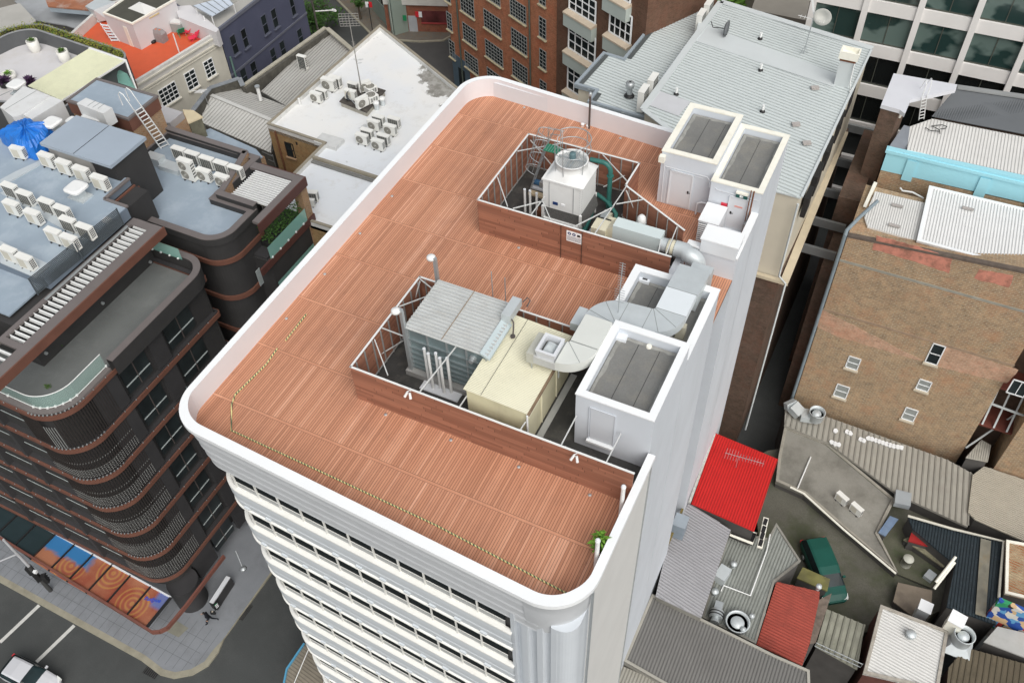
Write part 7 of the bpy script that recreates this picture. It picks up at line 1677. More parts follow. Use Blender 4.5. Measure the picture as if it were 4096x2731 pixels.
m=MB();m.hexa([(tz0.x,YB,bz0.z),(14,YB,bz0.z+sl_*13.8),(14,YB+.4,bz0.z+sl_*13.8),(tz0.x,YB+.4,bz0.z)],[(tz0.x,YB,tz0.z),(14,YB,tz0.z+.35),(14,YB+.4,tz0.z+.35),(tz0.x,YB+.4,tz0.z)]);m.build('blue_wall',SKY,T)
m=MB();
for x in(tz0.x+1.5,6.2,9.6):m.box(x,x+.7,YB-.12,YB,bz0.z-.3,tz0.z-.4)
m.box(tz0.x-.1,14,YB-.12,YB+.45,tz0.z-.25,tz0.z-.02);m.build('blue_pier',SKY,T)
m=MB();m.box(tz0.x,14,YB+.03,62,-33,bz0.z-.0);m.build('brick_base',BRN,T)
rf=C([(3,0,1300,1165),(3,0,1510,1092),(3,0,2500,1290),(3,0,2500,1640),(3,0,1280,1375)],-8.7)
m=MB();m.prism(inset([xy(p)for p in rf],.5),-33,-8.9);m.build('wall',BRN,T);m=MB();m.plate(rf,.1);ribs(m,rf,(-.03,1,0),.22,.07,.03);m.build('roof',WHC,T)
m=MB();m.plate([q(3,0,1250,1150,-8.2),q(3,0,1305,1165,-8.2),q(3,0,1275,1380,-8.9),q(3,0,1100,1365,-8.9)],.1);m.build('side_flashing',mat('slate_flashing',(.22,.24,.27),.6),T)
T=thing('dark_corrugated_roof',(6,66,-33),'dark slate-grey fine-ribbed roof below the office tower windows','roof');rf=C([(3,0,1505,1065),(3,0,1490,1000),(3,0,1740,800),(3,0,2600,920),(3,0,2600,1300)],-7.6);rf[0].z=rf[4].z=-8.6
rf=[q(3,0,1505,1070,-8.5),q(3,0,1740,800,-7.0),q(3,0,2600,925,-7.0),q(3,0,2600,1280,-8.5)]
m=MB();m.plate(rf,.1);ribs(m,rf,rf[1]-rf[0]+Vector((-.8,0,0)),.16,.07,.03);m.build('roof',mat('slate_corrugated',(.105,.115,.125),.6,.06),T);m=MB();m.beam(rf[1],rf[2],.45,.12);m.build('ridge_cap',mat('pale_slate',(.30,.31,.31)),T)
m=MB();m.prism([xy(p)for p in rf],-33,-8.9);m.build('wall',ALB,T)
T=thing('white_canopy_roof',(-1,66,-33),'flat pale lilac-white angular roof at the corner below the office tower','roof');cz=-6.3;cp_=C([(3,0,1155,675),(3,0,1740,778),(3,0,1728,822),(3,0,1312,915),(3,0,1258,1045),(3,0,1212,1010),(3,0,1040,962)],cz)
m=MB();m.plate(cp_,.3);m.build('roof',mat('lilac_white',(.66,.67,.71),.6,.03),T);m=MB();m.prism([xy(p)for p in C([(3,0,1160,690),(3,0,1300,720),(3,0,1290,925),(3,0,1212,1005),(3,0,1050,955)],cz)],-33,cz-.3);m.build('wall',ALB,T)
m=MB();p=q(3,0,1170,1020,cz-.6);m.obox((p.x,p.y,cz-.9),(1.0,.5,.4),-.1);m.build('rain_head',W_CREAM,T)
T=thing('roof_ladder',q(3,0,1415,1100,-8.6),'pale steel ladder with hooped handrails at the angular white roof','ladder');a0,a1=q(3,0,1385,1105,-8.6),q(3,0,1432,1095,-8.6);b0,b1=q(3,0,1412,905,cz),q(3,0,1460,890,cz);m=MB()
for a,b in((a0,b0),(a1,b1)):m.beam(a,b,.05);m.tube([b,b+Vector((0,.1,1.0)),b+Vector((-.1,.5,1.15)),b+Vector((-.15,.9,.9)),b+Vector((-.3,1.2,.05))],.03,6)
m.build('side_rail',STEELW,T);m=MB()
for i in range(7):m.beam(a0.lerp(b0,(i+.5)/7),a1.lerp(b1,(i+.5)/7),.04)
m.build('rung',STEELW,T)
T=thing('loose_cable',q(3,0,1550,1180,-8.5),'looped black cable lying on the white corrugated roof','cable');m=MB();m.tube([q(3,0,x,y,-8.55)for x,y in((1445,1172),(1490,1200),(1575,1208),(1580,1230),(1575,1195),(1530,1170),(1500,1160),(1530,1155),(1600,1148),(1645,1165),(1630,1182),(1585,1185))],.03,5);m.build('cable',BLACK,T)
ac('fan',3,1,1185,80,-12.2,.0,'lone single-fan air conditioner on the brick ledge under the sky-blue wall',None,1.1)
m=MB();m.hexa([q(3,1,880,345,-11.2),q(3,1,900,350,-11.2),q(3,1,1005,120,-11.2),q(3,1,975,105,-11.2)],[q(3,1,872,330,-10.4),q(3,1,900,338,-10.4),q(3,1,1005,110,-10.4),q(3,1,975,100,-10.4)]);T=thing('white_gutter_box',(0,52,-11),'white box gutter at the left end of the small corrugated roof','gutter');m.build('gutter',W_CREAM,T)
T=thing('service_pipe',(2,56,-11),'white pipe and cable run trailing from the lone air conditioner','pipe');m=MB();m.tube([q(3,1,x,y,-10.9)for x,y in((1215,160),(1235,185),(1330,200),(1430,255))],.07,6);m.build('pipe',STEELW,T)
#  lower right: yards and small roofs
m=MB();yp=P2d([(2,3,2200,-500),(3,2,0,1000),(3,2,560,900),(3,3,1500,0),(3,3,1750,400),(3,3,1600,900),(3,3,900,1100),(3,3,300,900),(2,3,2300,600)],-29.4)
m.prism(yp,-33.3,-29.4);tag(m.build('courtyard',DIRT),'mossy dark concrete yard where the green van is parked','yard',kind='structure')
YX=(.0,1,0);XX=(1,0,0)
roof('bright red corrugated roof beside the white office block','red_roof_building',[(2,2,1868,840),(3,2,90,1078),(2,3,2225,170),(2,3,1650,-85)],-21.5,mat('bright_red_roof',(.62,.02,.018),.6,.1,1.2,stain=.25,stain_col=(.40,.02,.015),stain_scale=.6),((.0,1,0),.18,.035),cat='building')
m=MB();m.beam(q(2,2,1872,800,-21.2),q(2,3,905,1566,-21.2),.14,.14);T=thing('mossy_gutter',(-5,40,-21.2),'long yellow-brown mossy gutter running along the foot of the white block','gutter');m.build('gutter',mat('mossy_gutter',(.22,.17,.06),.9,.35,5),T)
m=MB();m.beam(q(2,2,1860,850,-21.1),q(2,2,1630,1480,-21.1),.16,.12);T=thing('broken_flashing',(-4.6,43,-21.1),'crumbling white mortar flashing along the left of the red roof','flashing');m.build('mortar',mat('crumbly_white',(.55,.54,.5),.9,.4,6),T)
roof('light grey cross-ribbed roof below the red roof','ribbed_roof',[(2,2,1620,1480),(2,3,2010,160),(2,3,1740,965),(2,3,1320,765),(2,3,1420,330)],-21.8,mat('cool_grey_corrugated',(.40,.395,.41),.65,.08),(rd,.20,.05),wall=CONC)
m=MB();m.plate(C([(2,2,1640,1490),(2,2,1900,1566+40),(2,3,2010,150),(2,3,1990,175),(2,3,1590,0)],-21.6),.1)
T=thing('metal_cabinet',q(2,3,1540,100,-21.6),'upright blue-grey metal cabinet against the light grey ribbed roof','cabinet');p=q(2,3,1535,150,-21.2);m=MB();m.obox((p.x,p.y,-21.7),(.8,.9,1.5),0);m.build('body',mat('blue_grey_metal',(.27,.32,.37),.5),T);m=MB();m.obox((p.x,p.y,-20.2),(.86,.96,.06),0);m.build('lid',mat('blue_grey_lid',(.36,.41,.46),.5),T)
roof('wide dark grey corrugated roof at the bottom of the picture','ribbed_roof',[(2,3,1285,750),(3,3,60,1310),(3,3,380,1450),(3,3,400,2000),(2,3,1700,1750),(2,3,1025,1365)],-22.5,mat('dark_grey_roof',(.20,.195,.185),.7,.12,.5,stain=.35,stain_col=(.13,.125,.115),stain_scale=.3),(YX,.2,.04),wall=CONC,curb=(.16,.1,GRC))
roof('lower grey corrugated strip roof at the foot of the white block','ribbed_roof',[(2,3,1000,1400),(2,3,1450,1600),(2,3,1300,1900),(2,3,850,1640)],-23.0,GRC,(YX,.2,.04),wall=CONC)
roof('grey-green corrugated kitchen roof crowded with exhaust fans','kitchen_roof',[(2,3,1990,170),(2,3,2351,240),(3,3,75,100),(3,3,300,450),(3,3,60,640),(2,3,2240,1210),(2,3,1745,965)],-23.6,mat('grey_green_corrugated',(.30,.315,.29),.75,.15,1,stain=.4,stain_col=(.14,.15,.13),stain_scale=.7),((.05,1,0),.2,.04),curb=(.14,.1,CONC))
roof('faded rust-red corrugated roof with dark stains','rusty_roof',[(3,3,78,635),(3,3,475,725),(3,3,470,800),(3,3,385,1195),(3,3,315,1400),(3,3,-105,1210),(3,3,0,880)],-24.2,mat('faded_red_roof',(.42,.085,.06),.8,.25,.7,stain=.6,stain_col=(.10,.035,.03),stain_scale=.8,streak=False),((1,-.08,0),.2,.04))
roof('weathered timber-boarded deck roof between the faded red and white roofs','boarded_roof',[(3,3,540,885),(3,3,890,1030),(3,3,820,1440),(3,3,440,1230),(3,3,520,960)],-27.2,mat('mossy_boards',(.32,.32,.26),.9,.25,1.2,stain=.4,stain_col=(.1,.11,.05),stain_scale=.8),(YX,.42,.06))
roof('white corrugated workshop roof with a small round vent','workshop_roof',[(3,3,1030,850),(3,3,1655,1090),(3,3,1560,1640),(3,3,870,1480)],-26.5,WHC,((1,-.15,0),.21,.05),wall=mat('dark_red_wall',(.12,.045,.035),.9,.3,2),curb=(.2,.12,mat('crumbled_edge',(.42,.39,.34),.95,.25,3,stain=.5,stain_col=(.2,.12,.08),stain_scale=2)))
m=MB();p=q(3,3,1305,1130,-26.4);m.lathe([(.3,0),(.3,.25),(.34,.25),(.3,.36),(0,.4)],p,16);T=thing('round_vent',p,'small grey round vent in the middle of the white workshop roof','roof vent');m.build('cap',GALVD,T)
roof('glossy dark teal corrugated roof with a clear ribbed strip','teal_roof',[(3,3,1285,35),(3,3,2150,265),(3,3,2095,1030),(3,3,1640,865),(3,3,1720,480),(3,3,1330,150)],-27.4,mat('teal_black_roof',(.03,.045,.055),.5,.3,3,stain=.3,stain_col=(.25,.27,.28),stain_scale=4,edge=(.62,.7)),((-.04,1,0),.2,.05))
m=MB();m.plate(C([(3,3,1955,235),(3,3,2050,260),(3,3,2000,960),(3,3,1905,930)],-27.25),.03);T=thing('clear_roof_strip',q(3,3,1980,600,-25.9),'brownish translucent strip along the dark teal roof','skylight');m.build('sheet',mat('dirty_clear_sheet',(.22,.21,.17),.5,.3,1.5,stain=.5,stain_col=(.3,.22,.1),stain_scale=1),T)
m=MB();p2=C([(3,3,1285,30),(3,3,1700,150),(3,3,2165,265),(3,3,2120,780)],-27.1);m.tube(p2,.1,8);T=thing('white_pipe_run',p2[1],'white pipe bending round the edge of the dark teal roof','pipe');m.build('pipe',mat('cream_pipe',(.62,.6,.52)),T)
roof('orange rust-streaked corrugated roof at the right frame edge','rusty_roof',[(3,3,2185,255),(3,3,2600,330),(3,3,2600,850),(3,3,2172,745)],-26.8,mat('orange_rust_roof',(.50,.40,.26),.85,.2,1,stain=.9,stain_col=(.32,.10,.03),stain_scale=.9,edge=(.42,.58)),((1,-.1,0),.2,.05),curb=(.2,.12,W_CREAM))
def mural():
 m_,n,b=nt('mural_paint');v=coords(n);mp=n.nodes.new('ShaderNodeMapping');mp.inputs['Rotation'].default_value=(0,0,.5);n.links.new(v,mp.inputs[0])
 t=n.nodes.new('ShaderNodeTexVoronoi');t.inputs['Scale'].default_value=1.9;t.distance='CHEBYCHEV';n.links.new(mp.outputs[0],t.inputs['Vector'])
 s=sep(n,t.outputs['Color']);cr=n.nodes.new('ShaderNodeValToRGB');cr.color_ramp.interpolation='CONSTANT';n.links.new(s[0],cr.inputs[0]);e=cr.color_ramp.elements
 cl=[(.02,.08,.35),(.65,.63,.58),(.5,.05,.04),(.03,.03,.03),(.03,.3,.12),(.65,.45,.25),(.12,.35,.6),(.7,.68,.6)]
 e[0].color=(*cl[0],1);e[1].position=.125;e[1].color=(*cl[1],1)
 for i in range(2,8):x=e.new(i/8);x.color=(*cl[i],1)
 n.links.new(cr.outputs[0],b.inputs['Base Color']);b.inputs['Roughness'].default_value=.7;return m_
T=thing('mural_wall',q(3,3,2200,900,-26),'wall painted with an abstract mural of coloured geometric shapes','mural');a,b=q(3,3,2125,800,-25.0),q(3,3,2700,900,-25.0);m=MB();m.hexa([(a.x,a.y-.1,-28.3),(b.x,a.y-.4,-28.3),(b.x,a.y,-28.3),(a.x,a.y+.2,-28.3)],[(a.x,a.y-.1,-25),(b.x,a.y-.4,-25),(b.x,a.y,-25),(a.x,a.y+.2,-25)]);m.build('painted_wall',mural(),T)
roof('flat off-white roof with a dark edge under the mural','flat_roof',[(3,3,2110,1045),(3,3,2600,1160),(3,3,2600,1420),(3,3,1985,1185)],-27,mat('off_white_roof',(.45,.45,.43),.7,.1,.8,stain=.3,stain_col=(.25,.24,.2),stain_scale=.7))
roof('rotting brown boarded roof in the bottom right corner','boarded_roof',[(3,3,1820,1240),(3,3,2700,1480),(3,3,2700,2000),(3,3,1620,1800),(3,3,1660,1420)],-27,mat('rotten_boards',(.15,.125,.085),.95,.35,1.2,stain=.6,stain_col=(.06,.04,.03),stain_scale=.6,fine=.3),(YX,.35,.05))
roof('grey seamed roof along the foot of the brown brick wall with white paint blobs','seamed_roof',[(3,2,160,600),(3,2,540,690),(3,2,1650,1085),(3,2,1885,1215),(3,2,1835,1700),(3,2,1190,1400),(3,2,555,930),(3,2,150,765)],-28.2,GRC,((-.1,1,0),.42,.05),t=.2)
for i,(x,y)in enumerate(((620,820),(725,830),(755,843),(850,898),(880,912),(920,890),(955,898),(990,908),(1022,918),(1053,930),(1088,942),(1120,952),(1155,962),(1190,968),(1225,975),(585,925),(615,940),(648,948))):
 m=MB();p=q(3,2,x,y,-28.12);rr=random.Random(i);r_=.17;m.prism([(r_*(1+rr.uniform(-.15,.2))*math.cos(t*.785),r_*1.3*(1+rr.uniform(-.15,.2))*math.sin(t*.785))for t in range(8)],0,.07);o_=m.build('paint_blob',W_CAP,None);o_.location=p;tag(o_,'white paint blob on the seamed roof below the brown brick wall','paint blob','white paint blobs on the seamed roof')
roof('stained grey concrete slab roof sloping to the green van yard','concrete_roof',[(3,2,150,780),(3,2,540,935),(3,2,1165,1455),(3,3,1010,200),(3,3,1190,560),(3,2,330,1400),(3,2,70,1285),(3,2,95,1050)],-28.6,CONC,t=.3,curb=(.22,.14,mat('slab_edge',(.36,.34,.29),.9,.15,2,stain=.4,stain_col=(.15,.14,.11),stain_scale=1.5)))
T=thing('white_gutter',q(3,2,330,1400,-28.5),'long crooked white gutter along the edge of the stained concrete slab','gutter');m=MB();m.tube([q(3,2,205,1335,-28.5),q(3,2,330,1395,-28.5),q(3,3,700,160,-28.5),q(3,3,950,370,-28.5),q(3,3,1175,560,-28.5)],.09,6);m.build('gutter',W_CREAM,T)
T=thing('white_conduit',q(3,2,330,1200,-28.5),'straight white conduit lying across the concrete slab','pipe');m=MB();m.tube([q(3,2,392,1058,-28.5),q(3,2,268,1352,-28.5)],.06,6);m.build('pipe',STEELW,T)
ac('plain',3,2,690,1415,-28.6,-.5,'white air conditioner on the stained concrete slab, upper of two','air conditioners on the concrete slab',1.05);ac('plain',3,2,825,1515,-28.6,-.5,'white air conditioner on the stained concrete slab, lower of two','air conditioners on the concrete slab',1.05)
roof('tan fine-ribbed corrugated roof at the right frame edge','ribbed_roof',[(3,2,1880,1225),(3,2,1985,1145),(3,2,2700,1380),(3,3,2700,420),(3,3,1900,60),(3,2,1840,1566)],-28,mat('tan_corrugated',(.50,.46,.38),.75,.08),((1,-.1,0),.17,.045))
roof('narrow white ribbed lean-to roof wedged between the brick walls','lean_to_roof',[(3,2,1960,900),(3,2,2050,950),(3,2,2020,1100),(3,2,1820,1060)],-27.2,mat('dirty_white_ribbed',(.50,.48,.42),.7,.1,1,stain=.5,stain_col=(.2,.16,.1),stain_scale=1),(YX,.16,.04))
def exhaust(c,r,x,y,z,rad,h,label,base=True):
 p=q(c,r,x,y,z+h);T=thing('exhaust_fan',(p.x,p.y,z),label,'exhaust fan')
 m=MB();m.lathe([(rad*.9,0),(rad,h*.1),(rad,h),(rad*1.08,h+.03),(rad*.95,h+.03),(rad*.88,h*.6)],(p.x,p.y,z),24);m.build('cylinder',GALVD,T)
 m=MB();m.lathe([(rad*.88,h*.6),(0,h*.6)],(p.x,p.y,z),24);m.build('dark_inside',BLACK,T)
 m=MB();m.lathe([(rad*.6,h*.7),(rad*.55,h*.85),(0,h*.9)],(p.x,p.y,z),20);m.build('fan_disc',GALVD,T)
 if base:m=MB();m.hexa([(p.x-rad*1.5,p.y-rad*1.5,z-.5),(p.x+rad*1.5,p.y-rad*1.5,z-.5),(p.x+rad*1.5,p.y+rad*1.5,z-.5),(p.x-rad*1.5,p.y+rad*1.5,z-.5)],[(p.x-rad*.8,p.y-rad*.8,z+.05),(p.x+rad*.8,p.y-rad*.8,z+.05),(p.x+rad*.8,p.y+rad*.8,z+.05),(p.x-rad*.8,p.y+rad*.8,z+.05)]);m.build('tapered_base',GALVD,T)
exhaust(3,3,1810,1120,-26.6,.62,1.0,'large round exhaust fan on a tapered white duct by the workshop roof');exhaust(2,3,2075,1000,-23.6,.72,.5,'large round extractor fan on the kitchen roof',False);exhaust(3,2,455,645,-27.8,.6,.9,'round blue-grey extractor fan at the end of the bent duct',False)
T=thing('bent_duct',q(3,2,250,640,-28),'blue-grey sheet duct bending over the seamed roof edge to the round fan','duct');m=MB();P_=[q(3,2,190,570,-27.6),q(3,2,225,590,-27.4),q(3,2,300,670,-27.7),q(3,2,430,690,-27.7)]
for a,b in zip(P_,P_[1:]):m.beam(a,b,.95,.6)
m.build('duct',GALVD,T)
for c,r,x,y,z,rad,lb_ in((2,3,2030,500,-23.6,.22,'round mushroom vent on the upper kitchen roof'),(2,3,1857,750,-23.6,.25,'round mushroom vent left on the kitchen roof'),(2,3,2195,975,-23.6,.18,'small dark round vent beside the large extractor'),(2,3,2115,1100,-23.6,.2,'small pale round vent below the large extractor'),(3,3,455,705,-24.1,.2,'white round cap at the corner of the faded red roof')):
 p=q(c,r,x,y,z);T=thing('mushroom_vent',p,lb_,'roof vent');m=MB();m.lathe([(rad*.6,0),(rad*.6,.35),(rad,.35),(rad*.9,.5),(0,.58)],p,16);m.build('cap',GALVD,T)
T=thing('box_vent',q(2,3,1930,560,-23.6),'square grey box vent on the left of the kitchen roof','roof vent');p=q(2,3,1935,560,-23.0);m=MB();m.obox((p.x,p.y,-23.6),(.75,1.0,.8),-.2);m.build('box',GALVD,T)
T=thing('inline_fan',q(2,3,1870,930,-23.6),'bundled motor and duct fan at the lower left of the kitchen roof','fan unit');m=MB();a,b=q(2,3,1905,830,-23.2),q(2,3,1860,1010,-23.2);m.beam(a,a.lerp(b,.4),.5,.5);m.cyl(a.lerp(b,.4),a.lerp(b,.75),.42,n=16);m.cyl(a.lerp(b,.75),b,.25,.3,12);m.build('housing',GALV,T);m=MB();m.cyl(a.lerp(b,.5),a.lerp(b,.54),.46,n=16);m.cyl(a.lerp(b,.64),a.lerp(b,.68),.46,n=16);m.build('band',BLACK,T)
T=thing('roof_pipework',q(2,3,2200,760,-23.4),'thin white pipe loop laid over the kitchen roof','pipe');m=MB();m.tube([q(2,3,x,y,-23.4)for x,y in((1920,720),(1945,668),(2190,762),(2340,350),(3*0+2351+20,200))],.05,6);m.build('pipe',STEELW,T)
for i,(px,py,lb_)in enumerate(((1690,1053,'television aerial with many short rods above the red roof'),)):
 p=at(px,py+20,-21.4);yagi((p.x,p.y,-21.4),1.3,(1,.05,.05),2.6,14,.9,lb_)
T=thing('round_drum',q(3,3,1270,440,-31.2),'white round drum standing on the mossy yard roof','drum');p=q(3,3,1262,475,-28.9)
roof('moss-covered low shed roof with a white drum','mossy_shed',[(3,3,1190,60),(3,3,1290,110),(3,3,1640,480),(3,3,1500,690),(3,3,1185,560),(3,3,1020,215)],-29.1,mat('mossy_roof',(.12,.12,.085),.95,.3,.8,stain=.6,stain_col=(.06,.10,.025),stain_scale=.9,fine=.3))
p=q(3,3,1262,475,-29.1);m=MB();m.lathe([(.36,0),(.36,.8),(.38,.8),(.36,.86),(0,.86)],(p.x,p.y,-29.1),18);m.build('drum',mat('aged_white',(.55,.55,.48),.6,.15,3),T);T.location=T.location
T=thing('square_hatch',q(3,3,1490,575,-29.3),'square pale metal hatch cover on the mossy shed roof','hatch');m=MB();m.prism(P2d([(3,3,1480,518),(3,3,1552,572),(3,3,1502,632),(3,3,1430,578)],-28.8),-29.1,-28.75);m.build('cover',GALVD,T)
T=thing('corner_hatch',q(3,2,1240,1430,-28),'square pale blue-grey sheet at the corner of the seamed roof','hatch');m=MB();m.prism(P2d([(3,2,1178,1355),(3,2,1320,1390),(3,2,1310,1510),(3,2,1165,1478)],-27.8),-28.3,-27.8);m.build('cover',mat('pale_blue_sheet',(.36,.39,.41),.5),T)
roof('stained plywood lean-to roof with white barge boards in the yard','plywood_roof',[(3,3,1195,640),(3,3,1510,715),(3,3,1500,860),(3,3,1340,960),(3,3,1150,815)],-28.6,mat('stained_ply',(.24,.20,.155),.9,.2,1,stain=.6,stain_col=(.09,.07,.06),stain_scale=.6))
T=thing('square_flue_box',q(3,3,1450,880,-27),'white square box flue beside the plywood roof','flue');p=q(3,3,1445,870,-27);m=MB();m.obox((p.x,p.y,-28.6),(.75,.75,1.7),-.1);m.build('box',GALVD,T);m=MB();m.obox((p.x,p.y,-26.9),(.85,.85,.05),-.1);m.build('lid',W_CAP,T)
T=thing('square_flue_box',q(3,3,1745,975,-26),'white open-topped square flue next to the round exhaust fan','flue');p=q(3,3,1745,975,-25.2);m=MB();m.obox((p.x,p.y,-27),(.9,.9,1.75),-.2);m.build('box',W_CREAM,T);m=MB();m.obox((p.x,p.y,-25.25),(.98,.98,.06),-.2);m.build('lid',W_CAP,T)
T=thing('white_pipes',q(3,3,1620,560,-27),'pair of long white pipes sloping across the gap left of the teal roof','pipe');m=MB();m.cyl(q(3,3,1725,405,-26.6),q(3,3,1540,640,-27.6),.1,n=10);m.cyl(q(3,3,1715,455,-26.8),q(3,3,1525,700,-27.8),.1,n=10);m.build('pipe',W_CREAM,T)
roof('small mossy yellow-green concrete roof beside the van','mossy_outhouse',[(3,3,320,500),(3,3,570,610),(3,3,545,720),(3,3,265,600)],-27.6,mat('yellow_moss',(.20,.19,.07),.95,.35,1.5,stain=.5,stain_col=(.10,.09,.07),stain_scale=1.2))
roof('dark rear part of the faded red roof with crumbling brick edge','brick_wall_top',[(3,3,470,800),(3,3,585,740),(3,3,545,870),(3,3,440,1190),(3,3,385,1200)],-24.9,mat('crumbling_brick',(.20,.16,.13),.95,.4,3,stain=.6,stain_col=(.05,.05,.04),stain_scale=2))
roof('rough mossy ledge between the white drum roof and the dark teal roof','mossy_wall',[(3,3,1245,245),(3,3,1290,225),(3,3,1650,470),(3,3,1610,500)],-28.4,mat('mossy_stone',(.27,.25,.17),.95,.35,3,stain=.6,stain_col=(.08,.10,.03),stain_scale=2))
roof('small red tarpaulin-covered shelter tucked beside the dark teal roof','red_shelter',[(3,3,1330,150),(3,3,1420,200),(3,3,1520,320),(3,3,1430,300),(3,3,1290,260)],-27.9,mat('dull_red_cover',(.35,.02,.02),.8,.2,2))
roof('blue-painted sheet propped at the corner of the concrete slab','blue_sheet',[(3,3,1120,30),(3,3,1200,60),(3,3,1080,215),(3,3,1015,180)],-28.2,mat('faded_blue_sheet',(.18,.25,.36),.7,.2,2,stain=.4,stain_col=(.1,.2,.45),stain_scale=1.5))
T=thing('steel_railing',q(3,3,500,1200,-26),'thin grey steel railing along the lower edge of the timber-boarded roof','railing');m=MB()
for y_ in(0,.5):m.tube([q(3,3,430,1225,-26.9)+Vector((0,0,y_)),q(3,3,850,1420,-26.9)+Vector((0,0,y_))],.035,5)
for i in range(6):p=q(3,3,430,1225,-26.9).lerp(q(3,3,850,1420,-26.9),i/5);m.cyl(p,p+Vector((0,0,.55)),.03,n=5)
m.build('rail',GALV,T)
T=thing('window_strip',q(3,3,0,100,-21),'tall white-framed window strip standing right of the red roof edge','window frame');m=MB();a,b=q(2,3,2335,50,-22.4),q(2,3,2275,325,-22.4);m.beam(a,b,.35,.12);m.build('frame',W_CREAM,T);m=MB()
for t in(.15,.4,.62,.85):p=a.lerp(b,t);m.obox((p.x,p.y,p.z+.06),(.24,.5,.04),0)
m.build('dark_pane',BLACK,T)
T=thing('roof_grille',q(2,3,2100,150,-22.6),'dark steel grille frame with white pipes below the red roof','grille');P_=[q(2,3,x,y,-22.8)for x,y in((2030,110),(2250,190),(2210,290),(2000,210))];m=MB();m.plate([p-Vector((0,0,.15))for p in P_],.05);m.build('dark_grille',BLACK,T);m=MB();m.tube(P_,.06,6,closed=True);m.tube([P_[3]+Vector((0,0,.1)),P_[2]+Vector((0,0,.1))],.09,6);m.build('pipe_frame',W_CREAM,T)
# ---- green minivan
def vehicle(name,origin,rz,L,W_,Ht,prof,paint,label,van=False):
 T=thing(name,origin,label,'car',rz=0);M_=Matrix.Translation(origin)@Matrix.Rotation(rz,4,'Z');tf=lambda x,y,z:M_@Vector((x,y,z))
 def sec(x,hw,zb,zs,zr,hr,n=7):
  """cross-section: lower half-width hw, shoulder height zs, roof height zr, roof half-width hr"""
  pts=[(x,-hw*.93,zb),(x,-hw,zb+.2),(x,-hw,zs-.1),(x,-hw*.97,zs)]+([(x,-hr,zr-.06),(x,-hr*.82,zr)]if zr>zs+.1 else[(x,-hw*.85,zs+.05),(x,-hw*.5,zr+.06)])
  return pts+[(a,-b,c)for a,b,c in pts[::-1]]
 S=[sec(*p)for p in prof];n=len(S[0]);m=MB();gm=MB()
 for i in range(len(S)-1):
  A_,B_=S[i],S[i+1];cab=prof[i][4]>prof[i][3]+.1 or prof[i+1][4]>prof[i+1][3]+.1
  for k in range(n-1):
   f=[tf(*A_[k]),tf(*A_[k+1]),tf(*B_[k+1]),tf(*B_[k])]
   slope=abs(prof[i][4]-prof[i+1][4])>.28
   isg=cab and(k in(3,n-5)or(slope and 3<=k<=n-5))
   (gm if isg else m).add(f,[(0,1,2,3)],not isg)
 m.add([tf(*p)for p in S[0]],[tuple(range(n))]);m.add([tf(*p)for p in S[-1]],[tuple(range(n))])
 m.build('body',paint,T);gm.build('windows',glass('car_glass',(.01,.018,.02),.2,.3,.2)if 'car_glass' not in bpy.data.materials else bpy.data.materials['car_glass'],T)
 for sx in(L*.30,-L*.29):
  for sy in(-1,1):
   w=MB();w.cyl(tf(sx,sy*(W_/2-.2),.33),tf(sx,sy*(W_/2+.01),.33),.33,n=18);w_=w.build('wheel',BLACK,T);w=MB();w.cyl(tf(sx,sy*(W_/2+.005),.33),tf(sx,sy*(W_/2+.03),.33),.2,n=10);w.build('rim',GALV,w_)
 for sy in(-1,1):
  w=MB();w.hexa([tf(L/2-.35,sy*W_*.30,.62),tf(L/2-.05,sy*W_*.28,.6),tf(L/2-.12,sy*W_*.46,.62),tf(L/2-.5,sy*W_*.49,.66)],[tf(L/2-.35,sy*W_*.30,.80),tf(L/2-.08,sy*W_*.28,.76),tf(L/2-.16,sy*W_*.46,.78),tf(L/2-.5,sy*W_*.49,.84)]);w.build('headlight',clear_glass('lamp_glass',(.8,.82,.8),.9)if 'lamp_glass' not in bpy.data.materials else bpy.data.materials['lamp_glass'],T)
  w=MB();w.hexa([tf(-L/2+.0,sy*W_*.36,.75),tf(-L/2+.12,sy*W_*.36,.75),tf(-L/2+.12,sy*W_*.48,.75),tf(-L/2+.02,sy*W_*.48,.75)],[tf(-L/2+.0,sy*W_*.36,1.0),tf(-L/2+.12,sy*W_*.36,1.0),tf(-L/2+.12,sy*W_*.48,1.0),tf(-L/2+.02,sy*W_*.48,1.0)]);w.build('tail_light',REDP,T)
  w=MB();w.obox(tf(L*.17,sy*(W_/2+.1),1.0),(.12,.2,.14),rz);w.build('mirror',paint,T)
 return T
VG=mat('dark_green_car_paint',(.01,.085,.065),.42,.15,1,spec=.35)
va,vb=q(3,3,440,230,-28.4),q(3,3,650,790,-28.8);vd=vb-va;ang=math.atan2(vd.y,vd.x);vc=q(3,3,520,520,-28.5)
vehicle('minivan',Vector((vc.x,vc.y,-29.4)),ang,4.9,1.9,1.75,[(-2.45,.80,.45,.8,.82,.6),(-2.38,.90,.35,1.02,1.12,.74),(-2.05,.94,.3,1.05,1.70,.74),(-1.2,.95,.3,1.05,1.78,.76),(.2,.95,.3,1.05,1.76,.76),(.75,.95,.3,1.03,1.62,.72),(1.45,.94,.3,1.0,1.02,.8),(2.0,.90,.3,.88,.9,.7),(2.35,.78,.35,.7,.72,.6),(2.45,.62,.45,.62,.63,.5)],VG,'dark green minivan parked in the mossy yard')
